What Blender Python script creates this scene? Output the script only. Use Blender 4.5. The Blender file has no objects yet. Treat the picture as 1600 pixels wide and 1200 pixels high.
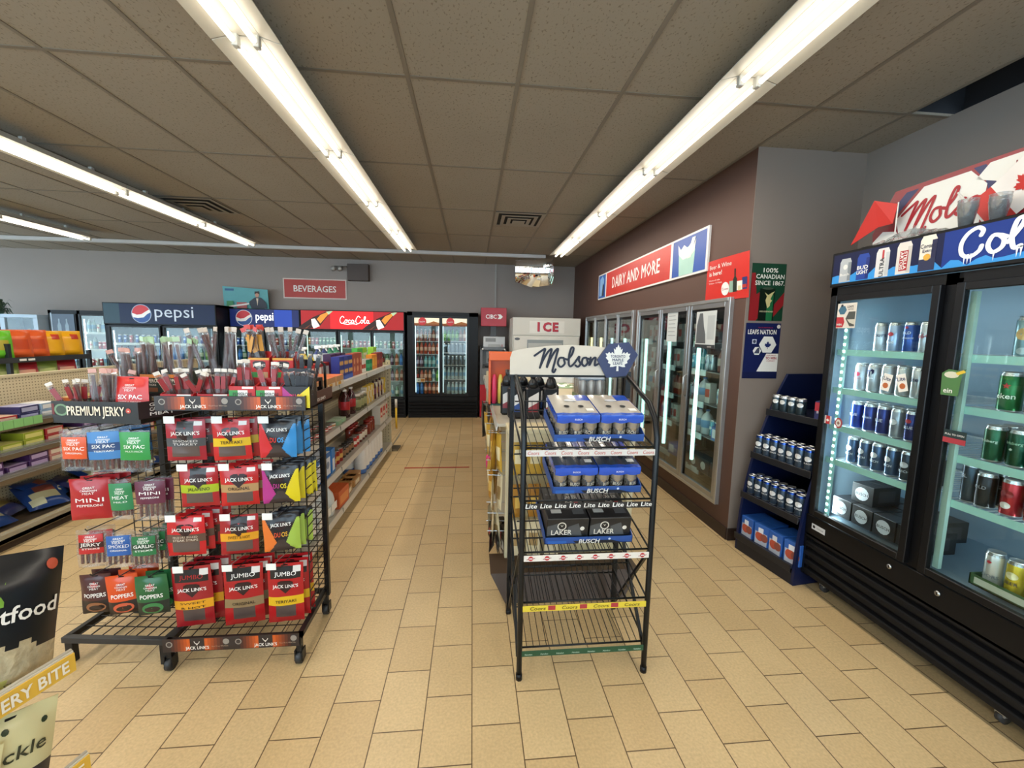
import bpy, math, random
from mathutils import Vector, Matrix
random.seed(7)
S = bpy.context.scene
C = S.collection
R = math.radians
PI = math.pi

# ---------------------------------------------------------------- camera
cam_d = bpy.data.cameras.new('camera')
cam = bpy.data.objects.new('camera', cam_d)
C.objects.link(cam)
S.camera = cam
YAW, PITCH, ROLL, EYE = 0.0960438, 0.1178119, 0.0178826, 1.6405
cam_d.sensor_fit = 'HORIZONTAL'
cam_d.sensor_width = 36.0
cam_d.lens = 36.0 * 648.80 / 1600.0
cam_d.clip_start = 0.05
fw = Vector((math.sin(YAW)*math.cos(PITCH), math.cos(YAW)*math.cos(PITCH), -math.sin(PITCH)))
rt = Vector((math.cos(YAW), -math.sin(YAW), 0))
up = rt.cross(fw)
r2 = rt*math.cos(ROLL) + up*math.sin(ROLL)
u2 = -rt*math.sin(ROLL) + up*math.cos(ROLL)
cam.matrix_world = Matrix(((r2.x, u2.x, -fw.x, 0), (r2.y, u2.y, -fw.y, 0), (r2.z, u2.z, -fw.z, EYE), (0, 0, 0, 1)))

# ---------------------------------------------------------------- world, colour
W = bpy.data.worlds.new('world')
S.world = W
W.use_nodes = True
bg = W.node_tree.nodes['Background']
bg.inputs[0].default_value = (0.70, 0.84, 1.0, 1)
bg.inputs[1].default_value = 7.5
S.view_settings.view_transform = 'Standard'
S.view_settings.look = 'None'
S.view_settings.gamma = 1.0
S.view_settings.use_curve_mapping = False
S.view_settings.exposure = 0.0
S.cycles.max_bounces = 7
S.cycles.transparent_max_bounces = 16
S.cycles.sample_clamp_indirect = 6.0
S.cycles.caustics_reflective = False
S.cycles.caustics_refractive = False
TUBE_POWER = 4.0
LAMP_WATTS = 10.5
CEIL = 3.047
BACK = 8.6

# ---------------------------------------------------------------- materials
MATS = {}
def lin(c):
    return tuple((x/12.92 if x <= 0.04045 else ((x+0.055)/1.055)**2.4) for x in c)
def hexc(h):
    return lin(tuple(int(h[i:i+2], 16)/255 for i in (0, 2, 4)))
def M(h, rough=0.5, metal=0.0, emit=0.0, spec=0.5, coat=0.0, vary=0.06, scale=6.0, bump=0.0):
    """principled material; its colour wanders a little with a noise texture"""
    key = (h, rough, metal, emit, spec, coat, vary, scale, bump)
    if key in MATS: return MATS[key]
    m = bpy.data.materials.new('surface_' + h)
    m.use_nodes = True
    nt = m.node_tree; p = nt.nodes['Principled BSDF']
    c = hexc(h)
    p.inputs['Base Color'].default_value = (*c, 1)
    p.inputs['Roughness'].default_value = rough
    p.inputs['Metallic'].default_value = metal
    p.inputs['Specular IOR Level'].default_value = spec
    p.inputs['Coat Weight'].default_value = coat
    if emit:
        p.inputs['Emission Color'].default_value = (*c, 1)
        p.inputs['Emission Strength'].default_value = emit
    if vary or bump:
        tc = nt.nodes.new('ShaderNodeTexCoord'); n = nt.nodes.new('ShaderNodeTexNoise')
        n.inputs['Scale'].default_value = scale; n.inputs['Detail'].default_value = 3
        nt.links.new(tc.outputs['Object'], n.inputs['Vector'])
        if vary:
            mx = nt.nodes.new('ShaderNodeMix'); mx.data_type = 'RGBA'
            mx.inputs[6].default_value = (*[x*(1-vary*1.6) for x in c], 1)
            mx.inputs[7].default_value = (*[min(1, x*(1+vary*1.6)) for x in c], 1)
            nt.links.new(n.outputs['Fac'], mx.inputs[0]); nt.links.new(mx.outputs[2], p.inputs['Base Color'])
        if bump:
            b = nt.nodes.new('ShaderNodeBump'); b.inputs['Strength'].default_value = bump
            b.inputs['Distance'].default_value = 0.01
            nt.links.new(n.outputs['Fac'], b.inputs['Height']); nt.links.new(b.outputs['Normal'], p.inputs['Normal'])
    MATS[key] = m
    return m
def thin_glass(name, tint=(1, 1, 1), f=0.06, rough=0.02, haze=0.0):
    m = bpy.data.materials.new(name); m.use_nodes = True; nt = m.node_tree
    for n in list(nt.nodes): nt.nodes.remove(n)
    o = nt.nodes.new('ShaderNodeOutputMaterial'); t = nt.nodes.new('ShaderNodeBsdfTransparent')
    g = nt.nodes.new('ShaderNodeBsdfGlossy'); fr = nt.nodes.new('ShaderNodeLayerWeight'); mx = nt.nodes.new('ShaderNodeMixShader')
    t.inputs[0].default_value = (*tint, 1); g.inputs['Roughness'].default_value = rough
    fr.inputs['Blend'].default_value = 0.12
    mp = nt.nodes.new('ShaderNodeMapRange'); mp.inputs['To Min'].default_value = f; mp.inputs['To Max'].default_value = 0.7
    nt.links.new(fr.outputs['Fresnel'], mp.inputs['Value']); nt.links.new(mp.outputs[0], mx.inputs[0])
    nt.links.new(t.outputs[0], mx.inputs[1]); nt.links.new(g.outputs[0], mx.inputs[2])
    if haze:
        d = nt.nodes.new('ShaderNodeBsdfDiffuse'); d.inputs[0].default_value = (.8, .85, .9, 1)
        m2 = nt.nodes.new('ShaderNodeMixShader'); m2.inputs[0].default_value = haze
        nt.links.new(mx.outputs[0], m2.inputs[1]); nt.links.new(d.outputs[0], m2.inputs[2]); nt.links.new(m2.outputs[0], o.inputs[0])
    else:
        nt.links.new(mx.outputs[0], o.inputs[0])
    return m
GLASS = thin_glass('door_glass', (.93, .97, .96), .03)
CLEAR = thin_glass('clear_film', (.9, .88, .86), .05, .14, .05)
PET = thin_glass('clear_bottle_plastic', (.85, .93, .95), .12, .08, .10)

BLACK = M('0d0d0f', .45, spec=.3, vary=.1)
BLACKM = M('101113', .5, .1, spec=.3)
STEEL = M('b9bcbc', .3, .9)
ALU = M('c9cccb', .28, .9, vary=.03)
WHITE = M('e9e8e2', .5, vary=.02)
WHITEG = M('f2f2ef', .35, vary=.02)
BEIGE = M('c9bd9c', .5, vary=.03)
CREAM = M('ddd6c3', .5, vary=.03)
SLEEVE = thin_glass('stick_sleeve', (.93, .9, .88), .03, .15, .05)
TAG = M('e8e8e4', .3, vary=.01)

# ---------------------------------------------------------------- lettering
_T = {}
def glyphs(s, bold):
    """flat outline triangles of a string: cap height 1, starting at x = 0"""
    k = (s, bold)
    if k in _T: return _T[k]
    cu = bpy.data.curves.new('t', 'FONT'); cu.body = s; cu.size = 1.45; cu.resolution_u = 2 if len(s) < 14 else 1
    cu.fill_mode = 'FRONT'
    if bold: cu.offset = 0 if any(c in s for c in 'MWw') else 0.013*bold
    ob = bpy.data.objects.new('t', cu); C.objects.link(ob)
    bpy.context.view_layer.update()
    me = bpy.data.meshes.new_from_object(ob.evaluated_get(bpy.context.evaluated_depsgraph_get()))
    vs = [(v.co.x, v.co.y) for v in me.vertices]; fs = [tuple(p.vertices) for p in me.polygons]
    bpy.data.objects.remove(ob); bpy.data.curves.remove(cu); bpy.data.meshes.remove(me)
    x0 = min(v[0] for v in vs); x1 = max(v[0] for v in vs)
    vs = [(x-x0, y) for x, y in vs]
    _T[k] = (vs, fs, x1-x0)
    return _T[k]

# ---------------------------------------------------------------- mesh builder
class MB:
    def __init__(s, o=(0, 0, 0)):
        s.v = []; s.f = []; s.mi = []; s.sm = []; s.mats = []; s.o = Vector(o); s.T = Matrix()
    def mid(s, m):
        if m not in s.mats: s.mats.append(m)
        return s.mats.index(m)
    def add(s, vs, fs, m, smooth=False):
        b = len(s.v)
        for p in vs:
            q = s.T @ Vector(p) - s.o
            s.v.append(q)
        i = s.mid(m)
        for f in fs:
            s.f.append([b+k for k in f]); s.mi.append(i); s.sm.append(smooth)
        return s
    def box(s, x0, x1, y0, y1, z0, z1, m, c=0.0):
        if x0 > x1: x0, x1 = x1, x0
        if y0 > y1: y0, y1 = y1, y0
        if z0 > z1: z0, z1 = z1, z0
        if c <= 0:
            vs = [(x, y, z) for z in (z0, z1) for y in (y0, y1) for x in (x0, x1)]
            fs = [(0, 2, 3, 1), (4, 5, 7, 6), (0, 1, 5, 4), (2, 6, 7, 3), (0, 4, 6, 2), (1, 3, 7, 5)]
            return s.add(vs, fs, m)
        c = min(c, (x1-x0)/2.01, (y1-y0)/2.01, (z1-z0)/2.01)
        vs = []; ix = {}
        for a in (0, 1):
            for b in (0, 1):
                for d in (0, 1):
                    X = (x0, x1)[a]; Y = (y0, y1)[b]; Z = (z0, z1)[d]
                    sx = c if a == 0 else -c; sy = c if b == 0 else -c; sz = c if d == 0 else -c
                    for k, p in enumerate(((X, Y+sy, Z+sz), (X+sx, Y, Z+sz), (X+sx, Y+sy, Z))):
                        ix[(a, b, d, k)] = len(vs); vs.append(p)
        g = ix
        fs = []
        for a in (0, 1):
            fs.append([g[(a, 0, 0, 0)], g[(a, 0, 1, 0)], g[(a, 1, 1, 0)], g[(a, 1, 0, 0)]][::(1 if a == 0 else -1)])
            fs.append([g[(0, a, 0, 1)], g[(1, a, 0, 1)], g[(1, a, 1, 1)], g[(0, a, 1, 1)]][::(1 if a == 0 else -1)])
            fs.append([g[(0, 0, a, 2)], g[(0, 1, a, 2)], g[(1, 1, a, 2)], g[(1, 0, a, 2)]][::(1 if a == 0 else -1)])
            for b in (0, 1):
                fs.append([g[(a, b, 0, 0)], g[(a, b, 1, 0)], g[(a, b, 1, 1)], g[(a, b, 0, 1)]])
                fs.append([g[(a, 0, b, 0)], g[(a, 0, b, 2)], g[(a, 1, b, 2)], g[(a, 1, b, 0)]])
                fs.append([g[(0, a, b, 1)], g[(0, a, b, 2)], g[(1, a, b, 2)], g[(1, a, b, 1)]])
                for d in (0, 1):
                    fs.append([g[(a, b, d, 0)], g[(a, b, d, 1)], g[(a, b, d, 2)]])
        return s.add(vs, fs, m)
    def poly(s, pts, m): return s.add(pts, [tuple(range(len(pts)))], m)
    def prism(s, pts, d, m):
        """flat outline pts (3D) pushed along the vector d"""
        n = len(pts); d = Vector(d)
        vs = [Vector(p) for p in pts] + [Vector(p)+d for p in pts]
        fs = [tuple(range(n)), tuple(range(2*n-1, n-1, -1))] + [(i, (i+1) % n, n+(i+1) % n, n+i) for i in range(n)]
        return s.add(vs, fs, m)
    def tube(s, pts, r, m, n=6, closed=False):
        P = [Vector(p) for p in pts]; vs = []; fs = []
        nn = len(P); prev = None
        for i, p in enumerate(P):
            if closed: t = P[(i+1) % nn] - P[i-1]
            else: t = P[min(i+1, nn-1)] - P[max(i-1, 0)]
            t.normalize()
            if prev is None:
                a = Vector((0, 0, 1)) if abs(t.z) < .9 else Vector((1, 0, 0))
            else: a = prev
            u = (a - t*a.dot(t)).normalized(); w = t.cross(u); prev = u
            rr = r[i] if isinstance(r, (list, tuple)) else r
            for k in range(n):
                an = 2*PI*(k+.5)/n
                vs.append(p + u*math.cos(an)*rr + w*math.sin(an)*rr)
        for i in range(nn if closed else nn-1):
            j = (i+1) % nn
            for k in range(n):
                fs.append((i*n+k, i*n+(k+1) % n, j*n+(k+1) % n, j*n+k))
        if not closed:
            fs.append(tuple(range(n-1, -1, -1))); fs.append(tuple((nn-1)*n+k for k in range(n)))
        return s.add(vs, fs, m, n > 5)
    def bar(s, a, b, w, m):
        return s.tube([a, b], w*.7071, m, 4)
    def lathe(s, prof, m, c=(0, 0, 0), n=16, smooth=True, sx=1, sy=1):
        """prof: (radius, z[, material of the band above])"""
        c = Vector(c); rings = []
        base = len(s.v); vs = []
        for q in prof:
            for k in range(n):
                a = 2*PI*k/n
                vs.append(c + Vector((q[0]*math.cos(a)*sx, q[0]*math.sin(a)*sy, q[1])))
        s.add(vs, [], m)
        cur = m
        for i in range(len(prof)-1):
            if len(prof[i]) > 2: cur = prof[i][2]
            im = s.mid(cur)
            for k in range(n):
                s.f.append([base+i*n+k, base+i*n+(k+1) % n, base+(i+1)*n+(k+1) % n, base+(i+1)*n+k]); s.mi.append(im); s.sm.append(smooth)
        if prof[0][0] > 1e-4:
            s.f.append([base+k for k in range(n-1, -1, -1)]); s.mi.append(s.mid(prof[0][2] if len(prof[0]) > 2 else m)); s.sm.append(False)
        if prof[-1][0] > 1e-4:
            s.f.append([base+(len(prof)-1)*n+k for k in range(n)]); s.mi.append(s.mid(cur)); s.sm.append(False)
        return s
    def grid(s, fn, nu, nv, m, smooth=True, matfn=None):
        """surface fn(u, v) for u, v in 0..1; matfn(u, v) may give another material per face"""
        vs = [fn(i/nu, j/nv) for j in range(nv+1) for i in range(nu+1)]
        b = len(s.v); s.add(vs, [], m)
        for j in range(nv):
            for i in range(nu):
                mm = matfn((i+.5)/nu, (j+.5)/nv) if matfn else m
                s.f.append([b+j*(nu+1)+i, b+j*(nu+1)+i+1, b+(j+1)*(nu+1)+i+1, b+(j+1)*(nu+1)+i]); s.mi.append(s.mid(mm)); s.sm.append(smooth)
        return s
    def text(s, t, at, m, h=.05, ux=(1, 0, 0), uy=(0, 0, 1), w=None, al='c', bold=1, warp=None, slant=0):
        """lettering with cap height h, middle (or al='l' left end) of its baseline at the point at"""
        vs, fs, tw = glyphs(t, bold)
        kx = h if w is None else w
        off = {'c': -tw/2, 'l': 0, 'r': -tw}[al]
        at = Vector(at); ux = Vector(ux); uy = Vector(uy)
        if warp: P = [warp(at.x + (x+off+slant*y)*kx, at.y + y*h) for x, y in vs]
        else:
            P = [at + ux*((x+off+slant*y)*kx) + uy*(y*h) for x, y in vs]
            if bold and any(c in t for c in 'MWw'):      # heavier strokes for letters with sharp inner corners
                nn = ux.cross(uy).normalized()
                for i, (a, c) in enumerate(((-.016, 0), (.016, 0), (0, .012), (0, -.012))):
                    s.add([p + ux*(a*bold*h) + uy*(c*bold*h) + nn*(.00035*(i+1)) for p in P], fs, m)
        return s.add(P, fs, m)
    def stroke(s, pts, r, m, ux=(1, 0, 0), uy=(0, 0, 1), at=(0, 0, 0), k=1.0, out=(0, -.001, 0)):
        """flat brush stroke through 2D points (smoothed), as script lettering"""
        P = smooth2(pts); at = Vector(at)+Vector(out); ux = Vector(ux); uy = Vector(uy)
        L = []; Rr = []
        n = len(P)
        for i in range(n):
            a = P[max(i-1, 0)]; b = P[min(i+1, n-1)]
            dx, dy = b[0]-a[0], b[1]-a[1]; l = math.hypot(dx, dy) or 1
            nx, ny = -dy/l*r, dx/l*r
            ra = Vector(out)*(.9*i/n)
            L.append(ra + at + ux*((P[i][0]+nx)*k) + uy*((P[i][1]+ny)*k)); Rr.append(ra + at + ux*((P[i][0]-nx)*k) + uy*((P[i][1]-ny)*k))
        fs = [(i, i+1, n+i+1, n+i) for i in range(n-1)]
        s.add(L+Rr, fs, m)
        for e_, q in enumerate((P[0], P[-1])):
            c = at + Vector(out)*(-.1 if e_ == 0 else 1.0) + ux*(q[0]*k) + uy*(q[1]*k)
            s.add([c + ux*(math.cos(a*PI/4)*r*k) + uy*(math.sin(a*PI/4)*r*k) for a in range(8)], [tuple(range(8))], m)
        return s
    def shape(s, pts, m, at=(0, 0, 0), ux=(1, 0, 0), uy=(0, 0, 1), k=1.0):
        at = Vector(at); ux = Vector(ux); uy = Vector(uy)
        P = [at + ux*(x*k) + uy*(y*k) for x, y in pts]
        from mathutils.geometry import tessellate_polygon
        return s.add(P, [tuple(t) for t in tessellate_polygon([P])], m)
    def build(s, name, parent=None, loc=None, rot=None):
        me = bpy.data.meshes.new(name)
        me.from_pydata([tuple(v) for v in s.v], [], s.f)
        for m in s.mats: me.materials.append(m)
        me.polygons.foreach_set('material_index', s.mi); me.polygons.foreach_set('use_smooth', s.sm)
        me.update()
        ob = bpy.data.objects.new(name, me); C.objects.link(ob)
        if parent: ob.parent = parent
        if loc: ob.location = loc
        if rot: ob.rotation_euler = rot
        return ob
def smooth2(pts, n=5):
    if len(pts) < 3: return pts
    P = [pts[0]] + list(pts) + [pts[-1]]; out = []
    for i in range(1, len(P)-2):
        for t in range(n):
            t /= n
            q = []
            for k in (0, 1):
                a, b, c, d = P[i-1][k], P[i][k], P[i+1][k], P[i+2][k]
                q.append(.5*((2*b)+(-a+c)*t+(2*a-5*b+4*c-d)*t*t+(-a+3*b-3*c+d)*t**3))
            out.append(tuple(q))
    out.append(tuple(pts[-1]))
    return out

# ---------------------------------------------------------------- objects
def tag(o, label, cat, group=None):
    o['label'] = label; o['category'] = cat
    if group: o['group'] = group
    return o
def thing(name, label, cat, loc=(0, 0, 0), rz=0, group=None):
    o = bpy.data.objects.new(name, None); C.objects.link(o); o.empty_display_size = .05
    o.location = loc; o.rotation_euler = (0, 0, rz)
    return tag(o, label, cat, group)
def struct(o):
    o['kind'] = 'structure'
    return o
def dup(root, loc, rot, label, group=None):
    kids = {}
    def cp(o, par):
        c = o.copy(); C.objects.link(c)
        c.parent = par
        for ch in KIDS.get(o.name, []): cp(ch, c)
        return c
    r = cp(root, None)
    r.location = loc; r.rotation_euler = rot if isinstance(rot, (tuple, list)) else (0, 0, rot)
    r['label'] = label
    if group: r['group'] = group
    return r
KIDS = {}
class Kind:
    """one kind of thing: the first place() moves the built one, later ones copy it with its parts"""
    def __init__(s, make): s.make = make; s.root = None
    def place(s, loc, rz, label, group=None):
        if s.root is None:
            r = s.make(); s.root = r
            def note(o):
                KIDS[o.name] = list(o.children)
                for ch in o.children: note(ch)
            bpy.context.view_layer.update()
            note(r)
            r.location = loc; r.rotation_euler = rz if isinstance(rz, (tuple, list)) else (0, 0, rz); r['label'] = label
            if group: r['group'] = group
            return r
        return dup(s.root, loc, rz, label, group)
ORD = ['first', 'second', 'third', 'fourth', 'fifth', 'sixth', 'seventh', 'eighth', 'ninth', 'tenth', 'eleventh', 'twelfth',
       'thirteenth', 'fourteenth', 'fifteenth', 'sixteenth', 'seventeenth', 'eighteenth', 'nineteenth', 'twentieth']
# ================================================================ room shell
def nodes(m):
    nt = m.node_tree
    def N(t, **k):
        n = nt.nodes.new(t)
        for a, b in k.items():
            if a.startswith('i_'): n.inputs[a[2:].replace('_', ' ')].default_value = b
            else: setattr(n, a, b)
        return n
    return nt, N, nt.links.new
def floor_mat():
    m = bpy.data.materials.new('beige_floor_tile'); m.use_nodes = True
    nt, N, L = nodes(m); p = nt.nodes['Principled BSDF']
    tc = N('ShaderNodeTexCoord'); sp = N('ShaderNodeSeparateXYZ'); cb = N('ShaderNodeCombineXYZ')
    L(tc.outputs['Object'], sp.inputs[0])
    ay = N('ShaderNodeMath', operation='ADD'); ay.inputs[1].default_value = -1.41827+0.311584*100
    ax = N('ShaderNodeMath', operation='ADD'); ax.inputs[1].default_value = -0.008+0.203975*100
    L(sp.outputs['Y'], ay.inputs[0]); L(sp.outputs['X'], ax.inputs[0]); L(ay.outputs[0], cb.inputs['X']); L(ax.outputs[0], cb.inputs['Y'])
    br = N('ShaderNodeTexBrick'); br.offset = .5; br.offset_frequency = 2
    br.inputs['Scale'].default_value = 1; br.inputs['Brick Width'].default_value = .311584; br.inputs['Row Height'].default_value = .203975
    br.inputs['Mortar Size'].default_value = .0028; br.inputs['Mortar Smooth'].default_value = .35; br.inputs['Bias'].default_value = 0
    br.inputs['Color1'].default_value = (*hexc('ccb184'), 1); br.inputs['Color2'].default_value = (*hexc('c2a577'), 1)
    br.inputs['Mortar'].default_value = (*hexc('5f4a30'), 1)
    L(cb.outputs[0], br.inputs['Vector'])
    n1 = N('ShaderNodeTexNoise'); n1.inputs['Scale'].default_value = 90; n1.inputs['Detail'].default_value = 4
    n2 = N('ShaderNodeTexNoise'); n2.inputs['Scale'].default_value = 3; n2.inputs['Detail'].default_value = 5
    L(tc.outputs['Object'], n1.inputs['Vector']); L(tc.outputs['Object'], n2.inputs['Vector'])
    r1 = N('ShaderNodeMapRange'); r1.inputs['To Min'].default_value = .72; r1.inputs['To Max'].default_value = 1.26
    r2_ = N('ShaderNodeMapRange'); r2_.inputs['To Min'].default_value = .86; r2_.inputs['To Max'].default_value = 1.12
    L(n1.outputs['Fac'], r1.inputs['Value']); L(n2.outputs['Fac'], r2_.inputs['Value'])
    mu = N('ShaderNodeMath', operation='MULTIPLY'); L(r1.outputs[0], mu.inputs[0]); L(r2_.outputs[0], mu.inputs[1])
    vm = N('ShaderNodeVectorMath', operation='SCALE'); L(br.outputs['Color'], vm.inputs[0]); L(mu.outputs[0], vm.inputs['Scale'])
    L(vm.outputs[0], p.inputs['Base Color'])
    p.inputs['Roughness'].default_value = .42
    bp = N('ShaderNodeBump'); bp.inputs['Strength'].default_value = .35; bp.inputs['Distance'].default_value = .002; bp.invert = True
    L(br.outputs['Fac'], bp.inputs['Height']); L(bp.outputs[0], p.inputs['Normal'])
    return m
def ceiling_mat():
    m = bpy.data.materials.new('pinhole_ceiling_tile'); m.use_nodes = True
    nt, N, L = nodes(m); p = nt.nodes['Principled BSDF']
    tc = N('ShaderNodeTexCoord')
    n1 = N('ShaderNodeTexNoise'); n1.inputs['Scale'].default_value = 85; n1.inputs['Detail'].default_value = 2.5
    mp = N('ShaderNodeMapping'); mp.inputs['Scale'].default_value = (1, .6, 1); mp.inputs['Rotation'].default_value = (0, 0, .5)
    L(tc.outputs['Object'], mp.inputs['Vector']); L(mp.outputs[0], n1.inputs['Vector'])
    cr = N('ShaderNodeValToRGB'); e = cr.color_ramp.elements
    e[0].position = .33; e[0].color = (*hexc('7c7161'), 1); e[1].position = .41; e[1].color = (*hexc('998f80'), 1)
    L(n1.outputs['Fac'], cr.inputs['Fac'])
    n2 = N('ShaderNodeTexNoise'); n2.inputs['Scale'].default_value = 1.2
    L(tc.outputs['Object'], n2.inputs['Vector'])
    r1 = N('ShaderNodeMapRange'); r1.inputs['To Min'].default_value = .9; r1.inputs['To Max'].default_value = 1.08; L(n2.outputs['Fac'], r1.inputs['Value'])
    vm = N('ShaderNodeVectorMath', operation='SCALE'); L(cr.outputs[0], vm.inputs[0]); L(r1.outputs[0], vm.inputs['Scale'])
    L(vm.outputs[0], p.inputs['Base Color']); p.inputs['Roughness'].default_value = .9
    return m
WX0, WX1, WY0 = -10.5, 2.962, -2.2
RX = 2.0865; RY = 3.057
WALLG = M('9b918b', .7, vary=.03, scale=2)
WALLB = M('573d33', .6, vary=.05, scale=2)
struct(MB().box(WX0, WX1+.1, WY0, BACK, -.1, 0, floor_mat()).build('floor'))
cm = ceiling_mat()
cb = MB()
SX = 2.681; SY = 2.52
cb.box(WX0, SX, WY0, BACK, CEIL, CEIL+.02, cm); cb.box(SX, WX1+.1, SY, BACK, CEIL, CEIL+.02, cm); cb.box(SX, WX1+.1, WY0, -.5, CEIL, CEIL+.02, cm)
struct(cb.build('ceiling'))
pb = MB(); dk = M('23262c', .9)
pb.box(SX-.02, SX, -.5, SY, CEIL+.02, CEIL+.35, dk); pb.box(WX1+.1, WX1+.12, -.5, SY, CEIL+.02, CEIL+.35, dk)
pb.box(SX-.02, WX1+.12, -.52, SY+.02, CEIL+.35, CEIL+.37, dk); pb.box(SX, WX1+.1, SY, SY+.02, CEIL+.02, CEIL+.35, dk); pb.box(SX, WX1+.1, -.52, -.5, CEIL+.02, CEIL+.35, dk)
struct(pb.build('trim_ceiling_void'))
# T-bar grid
g = MB(); tb = M('7a7164', .6)
x = -.3668-.6096*17
while x < WX1:
    if x > WX0:
        y1 = BACK if x < RX else (RY if x < RX+.6 else SY)
        g.box(x-.012, x+.012, WY0, BACK if x < RX else RY, CEIL-.004, CEIL+.001, tb)
    x += .6096
y = 2.52026-1.2192*3
while y < BACK:
    g.box(WX0, RX if y > RY else WX1, y-.012, y+.012, CEIL-.0035, CEIL+.001, tb); y += 1.2192
struct(g.build('trim_ceiling_grid'))
struct(MB().box(WX0, RX+.3, BACK, BACK+.12, 0, CEIL, WALLG).build('wall_back'))
lw = MB(); lg = M('9aa3ad', .7)
lw.box(WX0-.12, WX0, WY0, BACK+.12, 0, .7, lg).box(WX0-.12, WX0, WY0, BACK+.12, 2.6, CEIL, lg)
LWY = [WY0, .0, 2.2, 4.4, 6.6, BACK]
for y in LWY: lw.box(WX0-.12, WX0, y-.1, y+.1, .7, 2.6, lg)
struct(lw.build('wall_left'))
# brown wall with two openings of the walk-in cooler
O1 = (3.20, 5.10, .24, 1.975); O2 = (5.23, 7.51, .24, 1.985)
b = MB(); T = .1
b.box(RX, RX+T, RY, O1[0], 0, CEIL, WALLB); b.box(RX, RX+T, O1[1], O2[0], 0, CEIL, WALLB); b.box(RX, RX+T, O2[1], BACK, 0, CEIL, WALLB)
b.box(RX, RX+T, O1[0], O1[1], 0, O1[2], WALLB); b.box(RX, RX+T, O1[0], O1[1], O1[3], CEIL, WALLB)
b.box(RX, RX+T, O2[0], O2[1], 0, O2[2], WALLB); b.box(RX, RX+T, O2[0], O2[1], O2[3], CEIL, WALLB)
struct(b.build('wall_right'))
struct(MB().box(RX, WX1+.1, RY-.004, RY-.0005, 0, CEIL, M('84786f', .7, vary=.03, scale=2)).build('wall_right_return'))
struct(MB().box(WX1, WX1+.12, WY0, RY, 0, CEIL, M('857d77', .7, vary=.03, scale=2)).build('wall_far_right'))
struct(MB().box(RX-.012, RX, RY, BACK, 0, .1, M('2e201a', .5)).box(RX, 2.2, RY-.016, RY-.004, 0, .1, M('2e201a', .5)).build('baseboard_right'))
# shell of the walk-in cooler
b = MB(); wi = M('3b4146', .6)
b.box(RX+T, 3.1, RY+.06, RY+.1, 0, 2.6, wi); b.box(3.06, 3.1, RY, 8.0, 0, 2.6, wi); b.box(RX+T, 3.1, 7.9, 7.94, 0, 2.6, wi); b.box(RX+T, 3.1, RY, 7.94, 2.3, 2.34, wi)
struct(b.build('wall_cooler_room'))
# front wall with shop windows behind the camera and a window strip in the side wall
b = MB(); fy = WY0; wins = []
xs = WX0
while xs < WX1-.3:
    xe = min(xs+1.75, WX1)
    b.box(xs, xs+.12, fy-.12, fy, 0, CEIL, WALLG)
    wins.append((xs+.12, xe)); xs = xe
b.box(WX0, WX1, fy-.12, fy, 0, .7, WALLG); b.box(WX0, WX1, fy-.12, fy, 2.6, CEIL, WALLG); b.box(WX1-.05, WX1+.1, fy-.12, fy, 0, CEIL, WALLG)
struct(b.build('wall_front'))
for i, (a, c) in enumerate(wins):
    w = MB(); fr = M('8a8d90', .4, .6)
    for q in ((a, a+.04, .7, 2.6), (c-.04, c, .7, 2.6), (a, c, .7, .74), (a, c, 2.56, 2.6)): w.box(q[0], q[1], fy-.08, fy-.03, q[2], q[3], fr)
    w.box(a+.04, c-.04, fy-.06, fy-.054, .74, 2.56, GLASS)
    struct(w.build('window_%d' % (i+1)))
for i in range(5):
    a, c = LWY[i]+.1, LWY[i+1]-.1; w = MB(); fr = M('8a8d90', .4, .6)
    for q in ((a, a+.04, .7, 2.6), (c-.04, c, .7, 2.6), (a, c, .7, .74), (a, c, 2.56, 2.6)): w.box(WX0-.08, WX0-.03, q[0], q[1], q[2], q[3], fr)
    w.box(WX0-.06, WX0-.054, a+.04, c-.04, .74, 2.56, GLASS)
    struct(w.build('window_%d' % (len(wins)+i+1)))
# light rail across the ceiling and pipe on the back wall
struct(MB().box(WX0, 1.27, 7.42, 7.5, CEIL-.055, CEIL-.004, M('c9c8c6', .5)).build('trim_ceiling_rail'))
struct(MB().box(.44, .475, BACK-.03, BACK, 1.9, CEIL, M('a39f9a', .5)).build('trim_wall_conduit'))
# red tape line on the floor
tp = MB(); n = 14
vs = []
for i in range(n+1):
    xx = -.82+.79*i/n; w_ = .017+.004*random.random()
    vs += [(xx, 5.02-w_+random.uniform(-.002, .002), .0016), (xx, 5.02+w_, .0016)]
tp.add(vs, [(2*i, 2*i+2, 2*i+3, 2*i+1) for i in range(n)], M('a8301f', .5))
tag(tp.build('floor_tape'), 'strip of red tape stuck across the tiled aisle floor', 'tape')

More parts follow.
